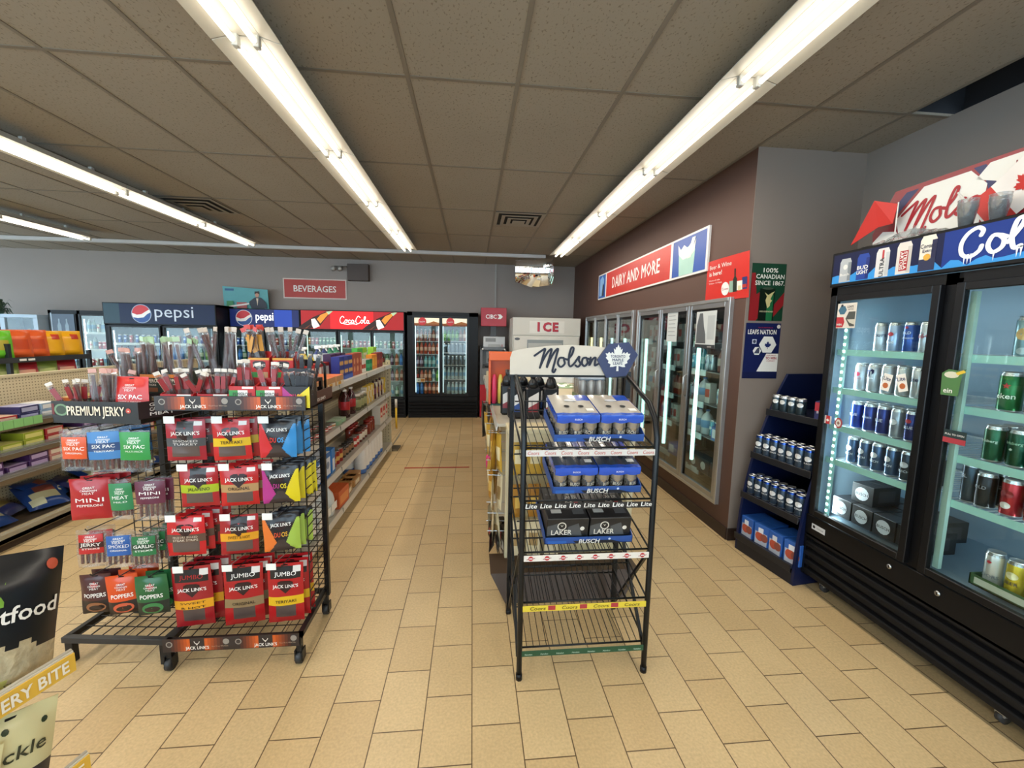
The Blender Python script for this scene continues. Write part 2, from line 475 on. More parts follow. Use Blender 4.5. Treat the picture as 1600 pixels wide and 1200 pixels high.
# ================================================================ strip lights
TUBE = bpy.data.materials.new('fluorescent_tube'); TUBE.use_nodes = True
p_ = TUBE.node_tree.nodes['Principled BSDF']; p_.inputs['Base Color'].default_value = (1, 1, 1, 1)
p_.inputs['Emission Color'].default_value = (1.0, .90, .76, 1); p_.inputs['Emission Strength'].default_value = TUBE_POWER
LM = M('cfccc0', .4, vary=.01); LG = M('c8c8c2', .4)
def make_light():
    t = thing('strip_light', '', 'ceiling light', group='fluorescent strip lights')
    L_ = .587
    MB().box(-.06, .06, -L_, L_, .03, .075, LM, .004).box(-.014, .014, -.3, -.27, .075, .117, LG).box(-.014, .014, .27, .3, .075, .117, LG).build('housing', t)
    r_ = MB()
    for sx in (-1, 1):
        r_.prism([(sx*.06, -L_, .032), (sx*.15, -L_, .006), (sx*.15, -L_, .002), (sx*.06, -L_, .028)], (0, 2*L_, 0), LM)
    r_.box(-.062, .062, -L_, L_, .026, .031, LM).build('reflector', t)
    for sx in (-1, 1):
        tb_ = MB().tube([(sx*.045, -L_+.025, -.006), (sx*.045, L_-.025, -.006)], .013, TUBE, 8).build('tube', t)
        for e in (-1, 1):
            MB().box(sx*.045-.013, sx*.045+.013, e*L_-.012, e*L_+.012, -.022, .03, LG, .003).box(sx*.045-.006, sx*.045+.006, e*(L_-.035)-.012, e*(L_-.035)+.012, -.013, .001, STEEL).build('lampholder', t)
    ld = bpy.data.lights.new('tube_light', 'AREA'); ld.shape = 'RECTANGLE'; ld.size = .11; ld.size_y = 1.12; ld.energy = LAMP_WATTS; ld.color = (1.0, .91, .78)
    lo = bpy.data.objects.new('tube_light', ld); C.objects.link(lo); lo.parent = t; lo.location = (0, 0, -.024)
    return t
KL = Kind(make_light)
rows = [(1.385, 'the row above the beer rack and fridge'), (-1.025, 'the row above the grocery gondola'), (-3.37, 'the row above the snack gondola'), (-5.66, 'the row above the far chip shelf')]
for x, rn in rows:
    for k in range(7):
        KL.place((x, 6.29-1.183*k, 2.93), 0, 'strip light, %s from back wall in %s' % (ORD[k], rn))

# ================================================================ ceiling diffusers
def make_vent():
    t = thing('ceiling_vent', '', 'air vent', group='ceiling air diffusers')
    vm_ = M('8b8274', .5); dk_ = M('1d1c1a', .8)
    MB().box(-.29, .29, -.29, .29, -.002, .0, dk_).build('duct_opening', t)
    vm_ = M('8f8676', .5)
    for k, a in enumerate((.295, .215, .14, .075)):
        z = -.006-.010*k; w_ = .042 if k < 3 else .07; m_ = MB()
        m_.box(-a, a, -a, -a+w_, z-.003, z, vm_).box(-a, a, a-w_, a, z-.003, z, vm_).box(-a, -a+w_, -a+w_, a-w_, z-.003, z, vm_).box(a-w_, a, -a+w_, a-w_, z-.003, z, vm_)
        m_.build('louver_ring', t)
    return t
KV = Kind(make_vent)
KV.place((.548, 5.25, CEIL-.004), 0, 'square stepped air diffuser in the ceiling between the two long lights')
KV.place((-3.11, 5.25, CEIL-.004), 0, 'square stepped air diffuser beside the snack aisle light row')
# ================================================================ shapes shared by many products
LEAF = [(0, 1.0), (.13, .74), (.24, .80), (.18, .42), (.37, .60), (.42, .49), (.63, .53), (.55, .33), (.66, .26), (.34, 0), (.39, -.13), (.045, -.08), (.05, -.45)]
LEAF = LEAF + [(-x, y) for x, y in LEAF[::-1][:-1]]
def ngon(n, r=1, a0=0.0, sx=1, sy=1): return [(r*sx*math.cos(a0+2*PI*i/n), r*sy*math.sin(a0+2*PI*i/n)) for i in range(n)]
def hexa(r): return ngon(6, r, 0)
SHIELD = [(-.5, .32), (-.3, .42), (.3, .42), (.5, .32), (.5, -.02), (0, -.5), (-.5, -.02)]

def wrapc(r, y0=0.0, eps=.0006):
    return lambda x, y: Vector(((r+eps)*math.sin(x/r), y0-(r+eps)*math.cos(x/r), y))
def wrap_shape(mb, pts, m, wf, cx, cz, k):
    P = [wf(cx+x*k, cz+y*k) for x, y in pts]
    c = wf(cx, cz)
    n = len(P)
    mb.add([c]+P, [(0, 1+i, 1+(i+1) % n) for i in range(n)], m)

def can_kind(body, art=None, r=.0325, h=.165, top=None, band=None, name='beer_can', cat='can', lid=True):
    """drinks can: seamed lid with ring pull, necked shoulder, domed foot; art = list of (text, z, cap height, colour hex, bold) or ('oval', z, k, hex)"""
    def make():
        bm_ = M(body, .25, .55, vary=.04); tm = M(top or 'c6c8c8', .25, .85)
        b = MB()
        prof = [(r*.72, 0, ALU), (r*.95, .005, ALU), (r, .011, bm_)]
        if band: prof += [(r, h*band[0], M(band[2], .25, .5)), (r, h*band[1], bm_)]
        prof += [(r, h-.018, tm), (r*.86, h-.005, ALU), (r*.88, h, ALU), (r*.84, h-.001, ALU), (r*.82, h-.004, ALU), (.0001, h-.004)]
        b.lathe(prof, bm_, n=14)
        wf = wrapc(r, 0, .0017)
        for a in art or []:
            if a[0] == 'oval': wrap_shape(b, ngon(14, 1, 0, 1, a[4] if len(a) > 4 else .8), M(a[3], .3, .2), wf, 0, a[1], a[2])
            elif a[0] == 'shield': wrap_shape(b, SHIELD, M(a[3], .3, .2), wf, 0, a[1], a[2])
            elif a[0] == 'star': wrap_shape(b, [(math.cos(PI/2+i*PI/5)*(1, .4)[i % 2], math.sin(PI/2+i*PI/5)*(1, .4)[i % 2]) for i in range(10)], M(a[3], .3), wf, 0, a[1], a[2])
            elif a[0] == 'leaf': wrap_shape(b, LEAF, M(a[3], .3), wf, 0, a[1], a[2])
            else: b.text(a[0], (0, a[1], 0), M(a[3], .3), h=a[2], warp=wrapc(r, 0, .0024), bold=a[4] if len(a) > 4 else 1)
        o = b.build(name)
        if lid:
            MB().prism([(-.007, -.004, h-.0035), (.007, -.004, h-.0035), (.009, .006, h-.0035), (0, .014, h-.0035), (-.009, .006, h-.0035)], (0, 0, .0015), ALU).build('ring_pull', o)
        return tag(o, '', cat)
    return Kind(make)
def bottle_kind(liquid, label, cap, h=.23, r=.033, clear=True, name='drink_bottle', cat='bottle', text=None, neck=.38, lab=(.28, .58)):
    def make():
        lm = M(liquid, .15, 0, coat=.6, vary=.05); b = MB()
        b.lathe([(r*.9, 0, lm), (r, .008, lm), (r, h*lab[0], M(label, .4)), (r*1.01, h*lab[0]+.0005, M(label, .4)), (r*1.01, h*lab[1], lm), (r, h*lab[1]+.001, lm), (r*.97, h*(lab[1]+.06)), (r*.72, h*.78), (r*neck, h*.88), (r*neck, h*.93), (.0001, h*.93)], lm, n=12)
        if text: b.text(text[0], (0, h*(lab[0]+lab[1])/2-.01, 0), M(text[1], .4), h=.018, w=r*1.6/glyphs(text[0], 1)[2], warp=wrapc(r*1.01))
        o = b.build(name)
        MB().lathe([(r*neck*1.15, h*.93), (r*neck*1.15, h*.995), (r*neck*.9, h), (.0001, h)], M(cap, .4), n=10).build('cap', o)
        return tag(o, '', cat)
    return Kind(make)
def box_kind(w, d, h, body, arts=None, name='food_box', cat='box', top=None, c=.002):
    """carton facing -Y, standing on z = 0, centred in x, front at y = -d/2; arts: (kind, ...)"""
    def make():
        b = MB(); b.box(-w/2, w/2, -d/2, d/2, 0, h, M(body, .45), c)
        if top: b.box(-w/2+.001, w/2-.001, -d/2+.001, d/2-.001, h, h+.0008, M(top, .45))
        flap = M(body, .5)
        b.box(-w/2+.003, w/2-.003, -.0012, .0012, h, h+.0012, flap)
        f = -d/2-.0008
        for a in arts or []:
            if a[0] == 'rect': b.poly([(a[1]*w, f, a[3]*h), (a[2]*w, f, a[3]*h), (a[2]*w, f, a[4]*h), (a[1]*w, f, a[4]*h)], M(a[5], .45)); f -= .0004
            elif a[0] == 'disc': b.shape(ngon(14, a[3]), M(a[4], .45), (a[1]*w, f, a[2]*h)); f -= .0004
            elif a[0] == 'side':   # colour patch on both side faces
                for sx in (-1, 1): b.poly([(sx*(w/2+.0006), a[1]*d, a[3]*h), (sx*(w/2+.0006), a[2]*d, a[3]*h), (sx*(w/2+.0006), a[2]*d, a[4]*h), (sx*(w/2+.0006), a[1]*d, a[4]*h)], M(a[5], .45))
            else: b.text(a[0], (a[1]*w, f, a[2]*h), M(a[4], .45), h=a[3], w=(a[5]*w/glyphs(a[0], 1)[2]) if len(a) > 5 else None)
        return tag(b.build(name), '', cat)
    return Kind(make)
def jar_kind(body, lid, r=.038, h=.13, label=None, name='jar', cat='jar'):
    def make():
        lm = M(body, .15, coat=.6); b = MB()
        lb = M(label, .4) if label else lm
        b.lathe([(r*.85, 0, lm), (r, .006, lm), (r, h*.2, lb), (r*1.01, h*.205, lb), (r*1.01, h*.65, lm), (r, h*.655, lm), (r, h*.76), (r*.82, h*.84), (.0001, h*.84)], lm, n=12)
        o = b.build(name)
        MB().lathe([(r*.86, h*.83), (r*.88, h*.98), (r*.82, h), (.0001, h)], M(lid, .35, .3), n=12).build('lid', o)
        return tag(o, '', cat)
    return Kind(make)
def tin_kind(label, band, r=.037, h=.11, name='food_can'):
    def make():
        b = MB(); l = M(label, .35); k = M(band, .35)
        b.lathe([(r, 0, ALU), (r, .004, l), (r, h*.3, k), (r, h*.62, l), (r, h-.004, ALU), (r, h, ALU), (r*.93, h-.002, ALU), (.0001, h-.002)], l, n=14)
        b.text('SOUP' if h > .1 else 'TUNA', (0, h*.4, 0), WHITE, h=.012, warp=wrapc(r)) if False else None
        return tag(b.build(name), '', 'can')
    return Kind(make)

# ---------------------------------------------------------------- pouches
def pouch_surface(w, h, puff, seed=0, top=.06):
    rnd = random.Random(seed); ph = [rnd.uniform(0, 6) for _ in range(4)]
    def f(u, v, side=-1, eps=0.0):
        e = (1-abs(2*u)**2.6)*max(0.0, min(1, v/.14))**.7*max(0.0, min(1, (1-top-v)/.22))**.7 if v < 1-top else 0
        y = side*(puff*.5*e + .0008 + eps)
        y += .0022*math.sin(9*v+5*u+ph[0])*e + .0014*math.sin(17*u+ph[1]+6*v)*(1-e)
        ww = w*(1-.035*e+.012*math.sin(7*v+ph[2]))
        return Vector((u*ww, y, v*h))
    return f
def pouch(name, w, h, puff, base, zones, texts, shapes=(), seed=0, nu=14, nv=20, rough=.28, back=None, film=None, extra=None, top=.06, cat='snack pouch', tri=None):
    """filled foil pouch standing in the XZ plane, front towards -Y, hanging hole at the top.
    zones: (u0, u1, v0, v1, hex); texts: (text, u, v, cap, width share, hex, bold)"""
    f = pouch_surface(w, h, puff, seed, top)
    bm_ = M(base, rough, vary=.04); Z = [(z[0], z[1], z[2], z[3], M(z[4], rough, vary=.03)) for z in zones]
    def mf(u, v):
        u -= .5; m = bm_
        if tri: m = tri(u, v) or m
        for z in Z:
            if z[0] <= u <= z[1] and z[2] <= v <= z[3]: m = z[4]
        return m
    b = MB()
    b.grid(lambda u, v: f(u-.5, v), nu, nv, bm_, matfn=mf)
    b.grid(lambda u, v: f(.5-u, v, 1), 6, 8, M(back or base, rough))
    wf = lambda x, y: f(x/w, y/h, -1, .0022)
    for s_ in shapes: wrap_shape(b, s_[0], M(s_[4], rough), lambda x, y: f(x/w, y/h, -1, .0014), s_[1]*w, s_[2]*h, s_[3])
    for t in texts:
        tw = glyphs(t[0], t[6] if len(t) > 6 else 1)[2]
        b.text(t[0], (t[1]*w, t[2]*h, 0), M(t[5], .35), h=t[3], w=t[4]*w/tw, bold=t[6] if len(t) > 6 else 1, warp=wf)
    o = b.build(name)
    MB().prism([(-.011, -.0022, h-.012), (.011, -.0022, h-.012), (.011, -.0022, h-.007), (-.011, -.0022, h-.007)], (0, .0044, 0), BLACK).build('hang_hole', o)
    if extra: extra(o)
    return tag(o, '', cat)
def jerky_pouch(flavour, band, ftxt, w=.165, h=.20, base='a5141c', top='241c1c', jumbo=False, two=None, seed=0):
    def make():
        z = [(-.5, .5, .34, .54, band), (-.36, .36, .12, .33, '5a4a44')]
        if not jumbo: z += [(-.24, .24, .56, .93, top)] if top else []
        else: z = [(-.5, .5, .30, .44, band), (-.3, .3, .1, .29, '51423d'), (-.42, .42, .76, .93, '141213')]
        t = [("JACK LINK'S", 0, .63 if not jumbo else .60, .017, .74, 'f1ede8', 1.2)]
        vv = .41 if not jumbo else .345
        if two: t += [(flavour, 0, vv+.045, .0105, .66, ftxt), (two, 0, vv-.03, .0105, .66, ftxt)]
        else: t += [(flavour, 0, vv, .015, .6, ftxt)]
        if jumbo: t += [('JUMBO', 0, .80, .021, .62, 'f4f2ee' if jumbo == 1 else 'a8201f', 1.6)]
        sh = [(SHIELD, 0, .65 if not jumbo else .62, .075, '2a1416'), ([(-.5, .3), (-.15, -.1), (0, .25), (.15, -.1), (.5, .3), (.1, -.5), (-.1, -.5)], 0, .80 if not jumbo else .70, .012, 'a02126')]
        if jumbo: sh = sh[:1]
        z += [(.18, .44, .87, .94, 'd9d5d2')]
        return pouch('jerky_bag', w, h, .026, base, z, t, sh, seed=seed)
    return Kind(make)
def duo_pouch(lc, rc, a, b_, seed=0):
    def make():
        L_ = M(lc, .28); R_ = M(rc, .28); K_ = M('17151a', .28)
        def tri(u, v):
            if v < .34 and abs(u) < .30*(1-v/.36)+.06: return M('3a302f', .3)
            if u < -.5+.42*(1-v)**.9*1.15 and v < .88: return L_
            if u > .5-.42*(1-v)**.9*1.15 and v < .88: return R_
            return K_
        o = pouch('jerky_bag', .165, .19, .035, '17151a', [], [("JACK LINK'S", 0, .70, .016, .56, 'f1ede8', 1.2), ('DU', -.10, .42, .023, .17, a, 1.5), ('OS', .10, .42, .023, .17, b_, 1.5)],
                  [(SHIELD, 0, .70, .055, '2a1416')], seed=seed, tri=tri, nu=44, nv=44, top=.04)
        return o
    return Kind(make)
def stick_pouch(lc, title, sub, w=.13, h=.20, lz=(.36, .86), tcol='f0efe9', boxed=True, dark=None, seed=0):
    """clear bag of meat sticks with a printed label on its upper part"""
    def make():
        f = pouch_surface(w, h, .02, seed)
        b = MB(); b.grid(lambda u, v: f(u-.5, v), 10, 12, CLEAR); b.grid(lambda u, v: f(.5-u, v, 1), 10, 12, CLEAR)
        o = b.build('meat_stick_bag')
        s_ = MB()
        for i in range(5):
            xx = (-.36+.18*i)*w
            s_.tube([(xx, .003, .02), (xx+.002, .003, .02+h*.4), (xx-.001, .003, h*.84)], .0062, M(('6e2a22', '5c231e', '7a3128')[i % 3], .4, vary=.12, scale=30), 6)
        s_.build('meat_sticks', o)['kind'] = 'stuff'
        l = MB(); e = .0016
        g2 = lambda u, v: f((u-.5)*(.82 if boxed else .99), lz[0]+(lz[1]-lz[0])*v, -1, e)
        l.grid(g2, 8, 10, M(lc, .35), matfn=(lambda u, v: M(dark, .35) if dark and .3 < v < .62 else M(lc, .35)))
        wf = lambda x, y: f(x/w, y/h, -1, e+.0009)
        zc = (lz[0]+lz[1])/2
        for t, dz, hh, ww in (('GREAT', .17, .008, .34), ('CANADIAN', .12, .007, .44), ('MEAT', .06, .011, .38), (title, -.05, .0155, .70), (sub, -.14, .008, .6)):
            l.text(t, (0, (zc+dz)*h, 0), M(tcol, .4), h=hh, w=ww*w/glyphs(t, 1)[2], warp=wf, bold=1.2)
        l.build('label_card', o)
        return tag(o, '', 'snack bag')
    return Kind(make)
def foil_bag(base, title, sub, w=.15, h=.19, zones=(), puff=.028, leaf=True, tcol='efece6', seed=0, ov=None, window=None):
    def make():
        t = [('GREAT', 0, .76, .009, .3, tcol), ('CANADIAN', 0, .70, .008, .42, tcol), ('MEAT', 0, .63, .010, .3, tcol), (title, 0, .44, .020, .72, tcol, 1.5)]
        if sub: t.append((sub, 0, .33, .011, .66, tcol))
        sh = [(LEAF, 0, .70, .028, 'a01f22')] if leaf else []
        if ov: sh.append((ngon(16, 1, 0, 1, .62), 0, .18, w*.34, ov)); sh.append((ngon(16, 1, 0, 1, .5), 0, .16, w*.24, '2a1d18'))
        return pouch('jerky_bag', w, h, puff, base, list(zones)+([(-.3, .3, .05, .26, window)] if window else []), t, sh, seed=seed)
    return Kind(make)

def stick_kind(col, wrap, L_=.26, w=.022, sleeve=True, text=None):
    """one meat stick in its flat film sleeve, standing up along z"""
    def make():
        b = MB(); b.tube([(0, 0, 0), (.001, 0, L_*.5), (0, 0, L_*.86)], .0072, M(col, .4, vary=.1, scale=30), 6)
        o = b.build('meat_stick')
        if sleeve:
            s_ = MB(); s_.box(-w*.6, w*.6, -.0072, .0072, -.002, L_*.92, SLEEVE, .005)
            s_.box(-w*.55, w*.55, -.0016, .0016, L_*.91, L_, M(wrap, .3))
            if text: s_.box(-w*.45, w*.45, -.0084, -.0078, L_*.45, L_*.8, M(text, .35))
            s_.build('film_sleeve', o)
        return tag(o, '', 'meat stick')
    return Kind(make)

# ================================================================ generic glass door cooler
def wire_shelf(x0, x1, y0, y1, z, m, n, rail=None, name='shelf', parent=None, rh=.028):
    b = MB()
    b.box(x0, x1, y0, y0+.006, z-.008, z, m); b.box(x0, x1, y1-.006, y1, z-.008, z, m)
    for i in range(n+1):
        x = x0+(x1-x0)*i/n; b.box(x-.0015, x+.0015, y0, y1, z-.004, z-.001, m)
    if rail: b.box(x0, x1, y0-.006, y0, z-rh, z+.008, rail)
    return b.build(name, parent)
def cooler(name, label, loc, rz, w, d, zt, hdr, doors, gz, shelves, body='0c0d10', liner='9aa7ab', hdr_fn=None, grille=(.06, .3), led=None, led_s=6.0, slide=False, cat='fridge', rail=None, feet=None, frame='0f1013', glass=None, wires=14, fw_=.03, handle=True):
    t = thing(name, label, cat, loc, rz)
    bm_ = M(body, .4, spec=.25, vary=.03); li = M(liner, .5, vary=.02)
    z0 = .09 if feet else .0
    c = MB()
    th = .04
    x0, x1 = 0, w
    c.box(x0, x0+th, .02, d, z0, zt, bm_); c.box(x1-th, x1, .02, d, z0, zt, bm_); c.box(x0, x1, d-th, d, z0, zt, bm_); c.box(x0, x1, .02, d, zt-th, zt, bm_); c.box(x0, x1, .03, d, z0, gz[0]-.04, bm_)
    c.build('cabinet', t)
    l = MB(); e = .004
    l.box(x0+th, x0+th+e, .03, d-th, gz[0]-.04, zt-th, li); l.box(x1-th-e, x1-th, .03, d-th, gz[0]-.04, zt-th, li); l.box(x0+th, x1-th, d-th-e, d-th, gz[0]-.04, zt-th, li)
    l.box(x0+th, x1-th, .03, d-th, zt-th-e, zt-th, li); l.box(x0+th, x1-th, .03, d-th, gz[0]-.04, gz[0]-.036, li)
    l.build('liner', t)
    fr_ = MB(); zt2 = (hdr[0]-.004) if hdr else zt; fw2 = fw_-.004
    xs = [0]+[v for a, b__ in doors for v in (a-fw2, b__+fw2)]+[w]
    for k in range(0, len(xs), 2):
        if xs[k+1]-xs[k] > .003: fr_.box(xs[k], xs[k+1], .012, .034, gz[0]-.045, zt2, bm_)
    fr_.box(0, w, .012, .034, gz[1]+fw2, zt2, bm_); fr_.build('front_frame', t)
    g = MB(); gm = M('111113', .55, spec=.2)
    g.box(0, w, .0, .03, grille[1], gz[0]-.05, bm_, .004) if grille[1] < gz[0]-.06 else None
    k = 0; z = grille[0]
    while z < grille[1]-.02:
        g.prism([(.02, .03, z), (.02, .0, z+.012), (.02, .0, z+.038), (.02, .03, z+.05)], (w-.04, 0, 0), gm); z += .062
    g.box(0, .02, .002, .03, grille[0], grille[1], bm_); g.box(w-.02, w, .002, .03, grille[0], grille[1], bm_)
    g.build('grille', t)
    if hdr:
        h = MB(); h.box(0, w, -.004, .03, hdr[0], hdr[1], bm_, .003); h.build('header_panel', t)
        if hdr_fn:
            a = MB(); hdr_fn(a, .015, w-.015, hdr[0]+.018, hdr[1]-.014, -.0052); a.build('header_art', t)
    fm = M(frame, .35, .0, spec=.3)
    for i, (a, b_) in enumerate(doors):
        dm = MB(); f = fw_; yo = (-.018 if not slide else (.0 if i % 2 else .018)); yi = yo+.03
        dm.box(a-f, a, yo, yi, gz[0]-f, gz[1]+f, fm, .003); dm.box(b_, b_+f, yo, yi, gz[0]-f, gz[1]+f, fm, .003)
        dm.box(a, b_, yo, yi, gz[0]-f, gz[0], fm, .003); dm.box(a, b_, yo, yi, gz[1], gz[1]+f, fm, .003)
        dd = dm.build('door', t)
        MB().box(a, b_, yo+.012, yo+.016, gz[0], gz[1], glass or GLASS).build('glass', dd)
        if handle and not slide: MB().tube([(b_+f*.4, yo, gz[0]+(gz[1]-gz[0])*.38), (b_+f*.4, yo-.03, gz[0]+(gz[1]-gz[0])*.40), (b_+f*.4, yo-.03, gz[0]+(gz[1]-gz[0])*.6), (b_+f*.4, yo, gz[0]+(gz[1]-gz[0])*.62)], .007, fm).build('handle', dd)
        for z in (shelves[i] if isinstance(shelves[0], (list, tuple)) else shelves):
            if z > gz[0]+.02: wire_shelf(a-f+.01, b_+f-.01, .055, d-.06, z, M('dfe5e5', .4), wires, rail, 'shelf', t)
        if led:
            for s_ in led:
                xx = a+.012 if s_ < 0 else b_-.012
                lm = emis('led_glow', led[s_] if isinstance(led, dict) else 'd8f4ff', led_s)
                MB().box(xx-.006, xx+.006, .034, .044, gz[0]+.03, gz[1]-.06, lm).build('led_strip', t)
    if feet:
        for fx in feet:
            for fy_ in (.1, d-.1):
                q = MB(); q.box(fx-.035, fx+.035, fy_-.035, fy_+.035, .075, .09, STEEL, .003); q.box(fx-.02, fx+.02, fy_-.012, fy_+.03, .035, .078, STEEL, .004)
                q.tube([(fx-.012, fy_+.012, .03), (fx+.012, fy_+.012, .03)], .03, M('3a3a3c', .6), 12); q.build('caster', t)
    return t
_E = {}
def emis(name, h, s_):
    k = (h, s_)
    if k not in _E:
        m = bpy.data.materials.new(name); m.use_nodes = True; p = m.node_tree.nodes['Principled BSDF']; c = hexc(h)
        p.inputs['Base Color'].default_value = (*c, 1); p.inputs['Emission Color'].default_value = (*c, 1); p.inputs['Emission Strength'].default_value = s_
        _E[k] = m
    return _E[k]
def quadp(b, x0, x1, z0, z1, y, m): b.poly([(x0, y, z0), (x1, y, z0), (x1, y, z1), (x0, y, z1)], m)
# ================================================================ back wall fridges
def wp(loc, rz, x, y, z):
    return (loc[0]+x*math.cos(rz)-y*math.sin(rz), loc[1]+x*math.sin(rz)+y*math.cos(rz), loc[2]+z)
K = {}
K['can_green'] = can_kind('5f8f6a', [('oval', .085, .02, 'c9d3c0')], name='soda_can', h=.15, r=.03, lid=False)
K['can_white'] = can_kind('c9c4b4', [('oval', .085, .02, 'a03030')], name='soda_can', h=.15, r=.03, lid=False)
K['can_red'] = can_kind('b0444a', [('oval', .085, .02, 'e0d8d0')], name='soda_can', h=.15, r=.03, lid=False)
K['can_pink'] = can_kind('b5747a', [('oval', .085, .02, 'e0d8d0')], name='soda_can', h=.15, r=.03, lid=False)
K['can_orange'] = can_kind('c98a62', [('oval', .085, .02, 'efe0c0')], name='soda_can', h=.15, r=.03, lid=False)
K['can_blue'] = can_kind('35569a', [('oval', .085, .02, 'dfe4ee')], name='soda_can', h=.15, r=.03, lid=False)
K['can_grey'] = can_kind('7d8a94', [('oval', .1, .02, '30343a')], name='soda_can', h=.19, r=.033, lid=False)
K['bot_green'] = bottle_kind('2c6b45', 'b9c9b4', '20372c')
K['bot_cola'] = bottle_kind('3a1d16', '8f2a26', '7c1f1f')
K['bot_clear'] = bottle_kind('9fb8bc', '5f8fae', 'c8d4dc')
K['bot_red'] = bottle_kind('a8402e', 'd0a08a', '34231f')
K['bot_teal'] = bottle_kind('4f9aa5', '9cc4c4', '1e2c36')
K['bot_juice'] = bottle_kind('8c5148', 'c7afa0', 'b8b8b4')
K['bot_blue'] = bottle_kind('2464b0', '3f86d0', '203a60')
K['bot_peach'] = bottle_kind('9a5230', 'e0b8a4', '5a2018')
K['bot_purple'] = bottle_kind('4a3152', 'a09ab0', '27222e')
K['bot_lime'] = bottle_kind('4a8a3c', '8cc060', '244a20')
COL = {'can_green': 'green', 'can_white': 'white', 'can_red': 'red', 'can_pink': 'pink', 'can_orange': 'orange', 'can_blue': 'blue', 'can_grey': 'tall grey',
       'bot_green': 'green', 'bot_cola': 'dark cola', 'bot_clear': 'clear water', 'bot_red': 'red juice', 'bot_teal': 'pale teal', 'bot_juice': 'rosy brown', 'bot_blue': 'bright blue', 'bot_peach': 'peach tea', 'bot_purple': 'purple', 'bot_lime': 'lime green'}
def row(seq, loc, rz, x0, x1, y, z, where, grp, jit=.004, end='wall side'):
    n = len(seq)
    for i, k in enumerate(seq):
        if not k: continue
        x = x0+(x1-x0)*(i+.5)/n
        noun = 'can' if k.startswith('can') else 'bottle'
        K[k].place(wp(loc, rz, x+random.uniform(-jit, jit), y+random.uniform(0, .006), z+.001), rz+random.uniform(-.25, .25),
                   '%s %s, %s along %s' % (COL[k], noun, ORD[i], where), grp)
G = lambda s: {'g': 'can_green', 'w': 'can_white', 'r': 'can_red', 'p': 'can_pink', 'o': 'can_orange', 'b': 'can_blue', 'e': 'can_grey', 'G': 'bot_green', 'C': 'bot_cola', 'W': 'bot_clear', 'R': 'bot_red', 'T': 'bot_teal', 'J': 'bot_juice', 'B': 'bot_blue', 'P': 'bot_peach', 'U': 'bot_purple', 'L': 'bot_lime', '_': None}[s]
GG = lambda s: [G(c) for c in s]

COKE = [[(0, 0), (.35, .75), (.75, .9), (.8, .62), (.45, .35), (.1, .2), (.0, .45), (.35, .72)],]
def script_cola(b, at, k, m, ux=(1, 0, 0)):
    S_ = [[(.55, .82), (.35, 1.0), (.08, .75), (0, .35), (.15, .05), (.4, .05), (.6, .25)],
          [(.9, .5), (.75, .5), (.65, .25), (.8, .08), (.95, .25), (.9, .5), (1.05, .45)],
          [(1.4, .45), (1.25, .5), (1.12, .25), (1.25, .06), (1.45, .2)],
          [(1.8, .45), (1.65, .5), (1.55, .25), (1.68, .08), (1.82, .25), (1.84, .5), (1.82, .15), (1.95, .1)],
          [(2.75, .85), (2.5, 1.05), (2.25, .75), (2.15, .35), (2.3, .05), (2.55, .05), (2.75, .25)],
          [(3.05, .5), (2.9, .5), (2.8, .25), (2.95, .08), (3.1, .25), (3.05, .5), (3.2, .45)],
          [(3.25, .3), (3.45, .75), (3.45, 1.0), (3.3, .9), (3.28, .3), (3.38, .06), (3.5, .15)],
          [(3.85, .45), (3.7, .5), (3.6, .25), (3.73, .08), (3.87, .25), (3.89, .5), (3.87, .15), (4.05, .1)],
          [(.4, .02), (1.0, -.12), (1.7, .0), (2.3, -.12)], [(2.0, .3), (2.14, .33)]]
    for i, s_ in enumerate(S_): b.stroke(s_, .05, m, at=at, k=k, out=(0, -.0012-.0001*i, 0), ux=ux)
def script_molson(b, at, k, m, ux=(1, 0, 0), uy=(0, 0, 1), out=(0, -.002, 0), upto=6):
    S_ = [[(-.28, .62), (-.12, .74), (.12, .92), (.28, 1.0), (.2, .7), (.06, .1), (.02, -.04)],
          [(.02, -.04), (.2, .42), (.44, .85), (.62, 1.0), (.56, .7), (.42, .15), (.40, 0)],
          [(.40, 0), (.56, .42), (.78, .85), (.96, 1.02), (.9, .7), (.74, .0), (.7, -.22), (.78, -.28), (.86, -.12)],
          [(1.28, .52), (1.06, .5), (.98, .2), (1.14, .02), (1.34, .2), (1.3, .46), (1.5, .42)],
          [(1.5, .42), (1.72, .72), (1.8, 1.05), (1.68, 1.08), (1.58, .7), (1.56, .2), (1.68, .06), (1.9, .28)],
          [(1.9, .28), (2.12, .62), (2.1, .4), (2.2, .2), (2.06, .04), (1.92, .12)],
          [(2.5, .55), (2.32, .5), (2.28, .22), (2.42, .08), (2.58, .26), (2.54, .5), (2.7, .46)],
          [(2.74, .56), (2.68, .12), (2.84, .46), (3.0, .56), (2.98, .3), (2.98, .12), (3.14, .2)]]
    for i, s_ in enumerate(S_[:upto+2]): b.stroke(s_, .058, m, at=at, k=k, out=Vector(out)*(1+.12*i), ux=ux, uy=uy)

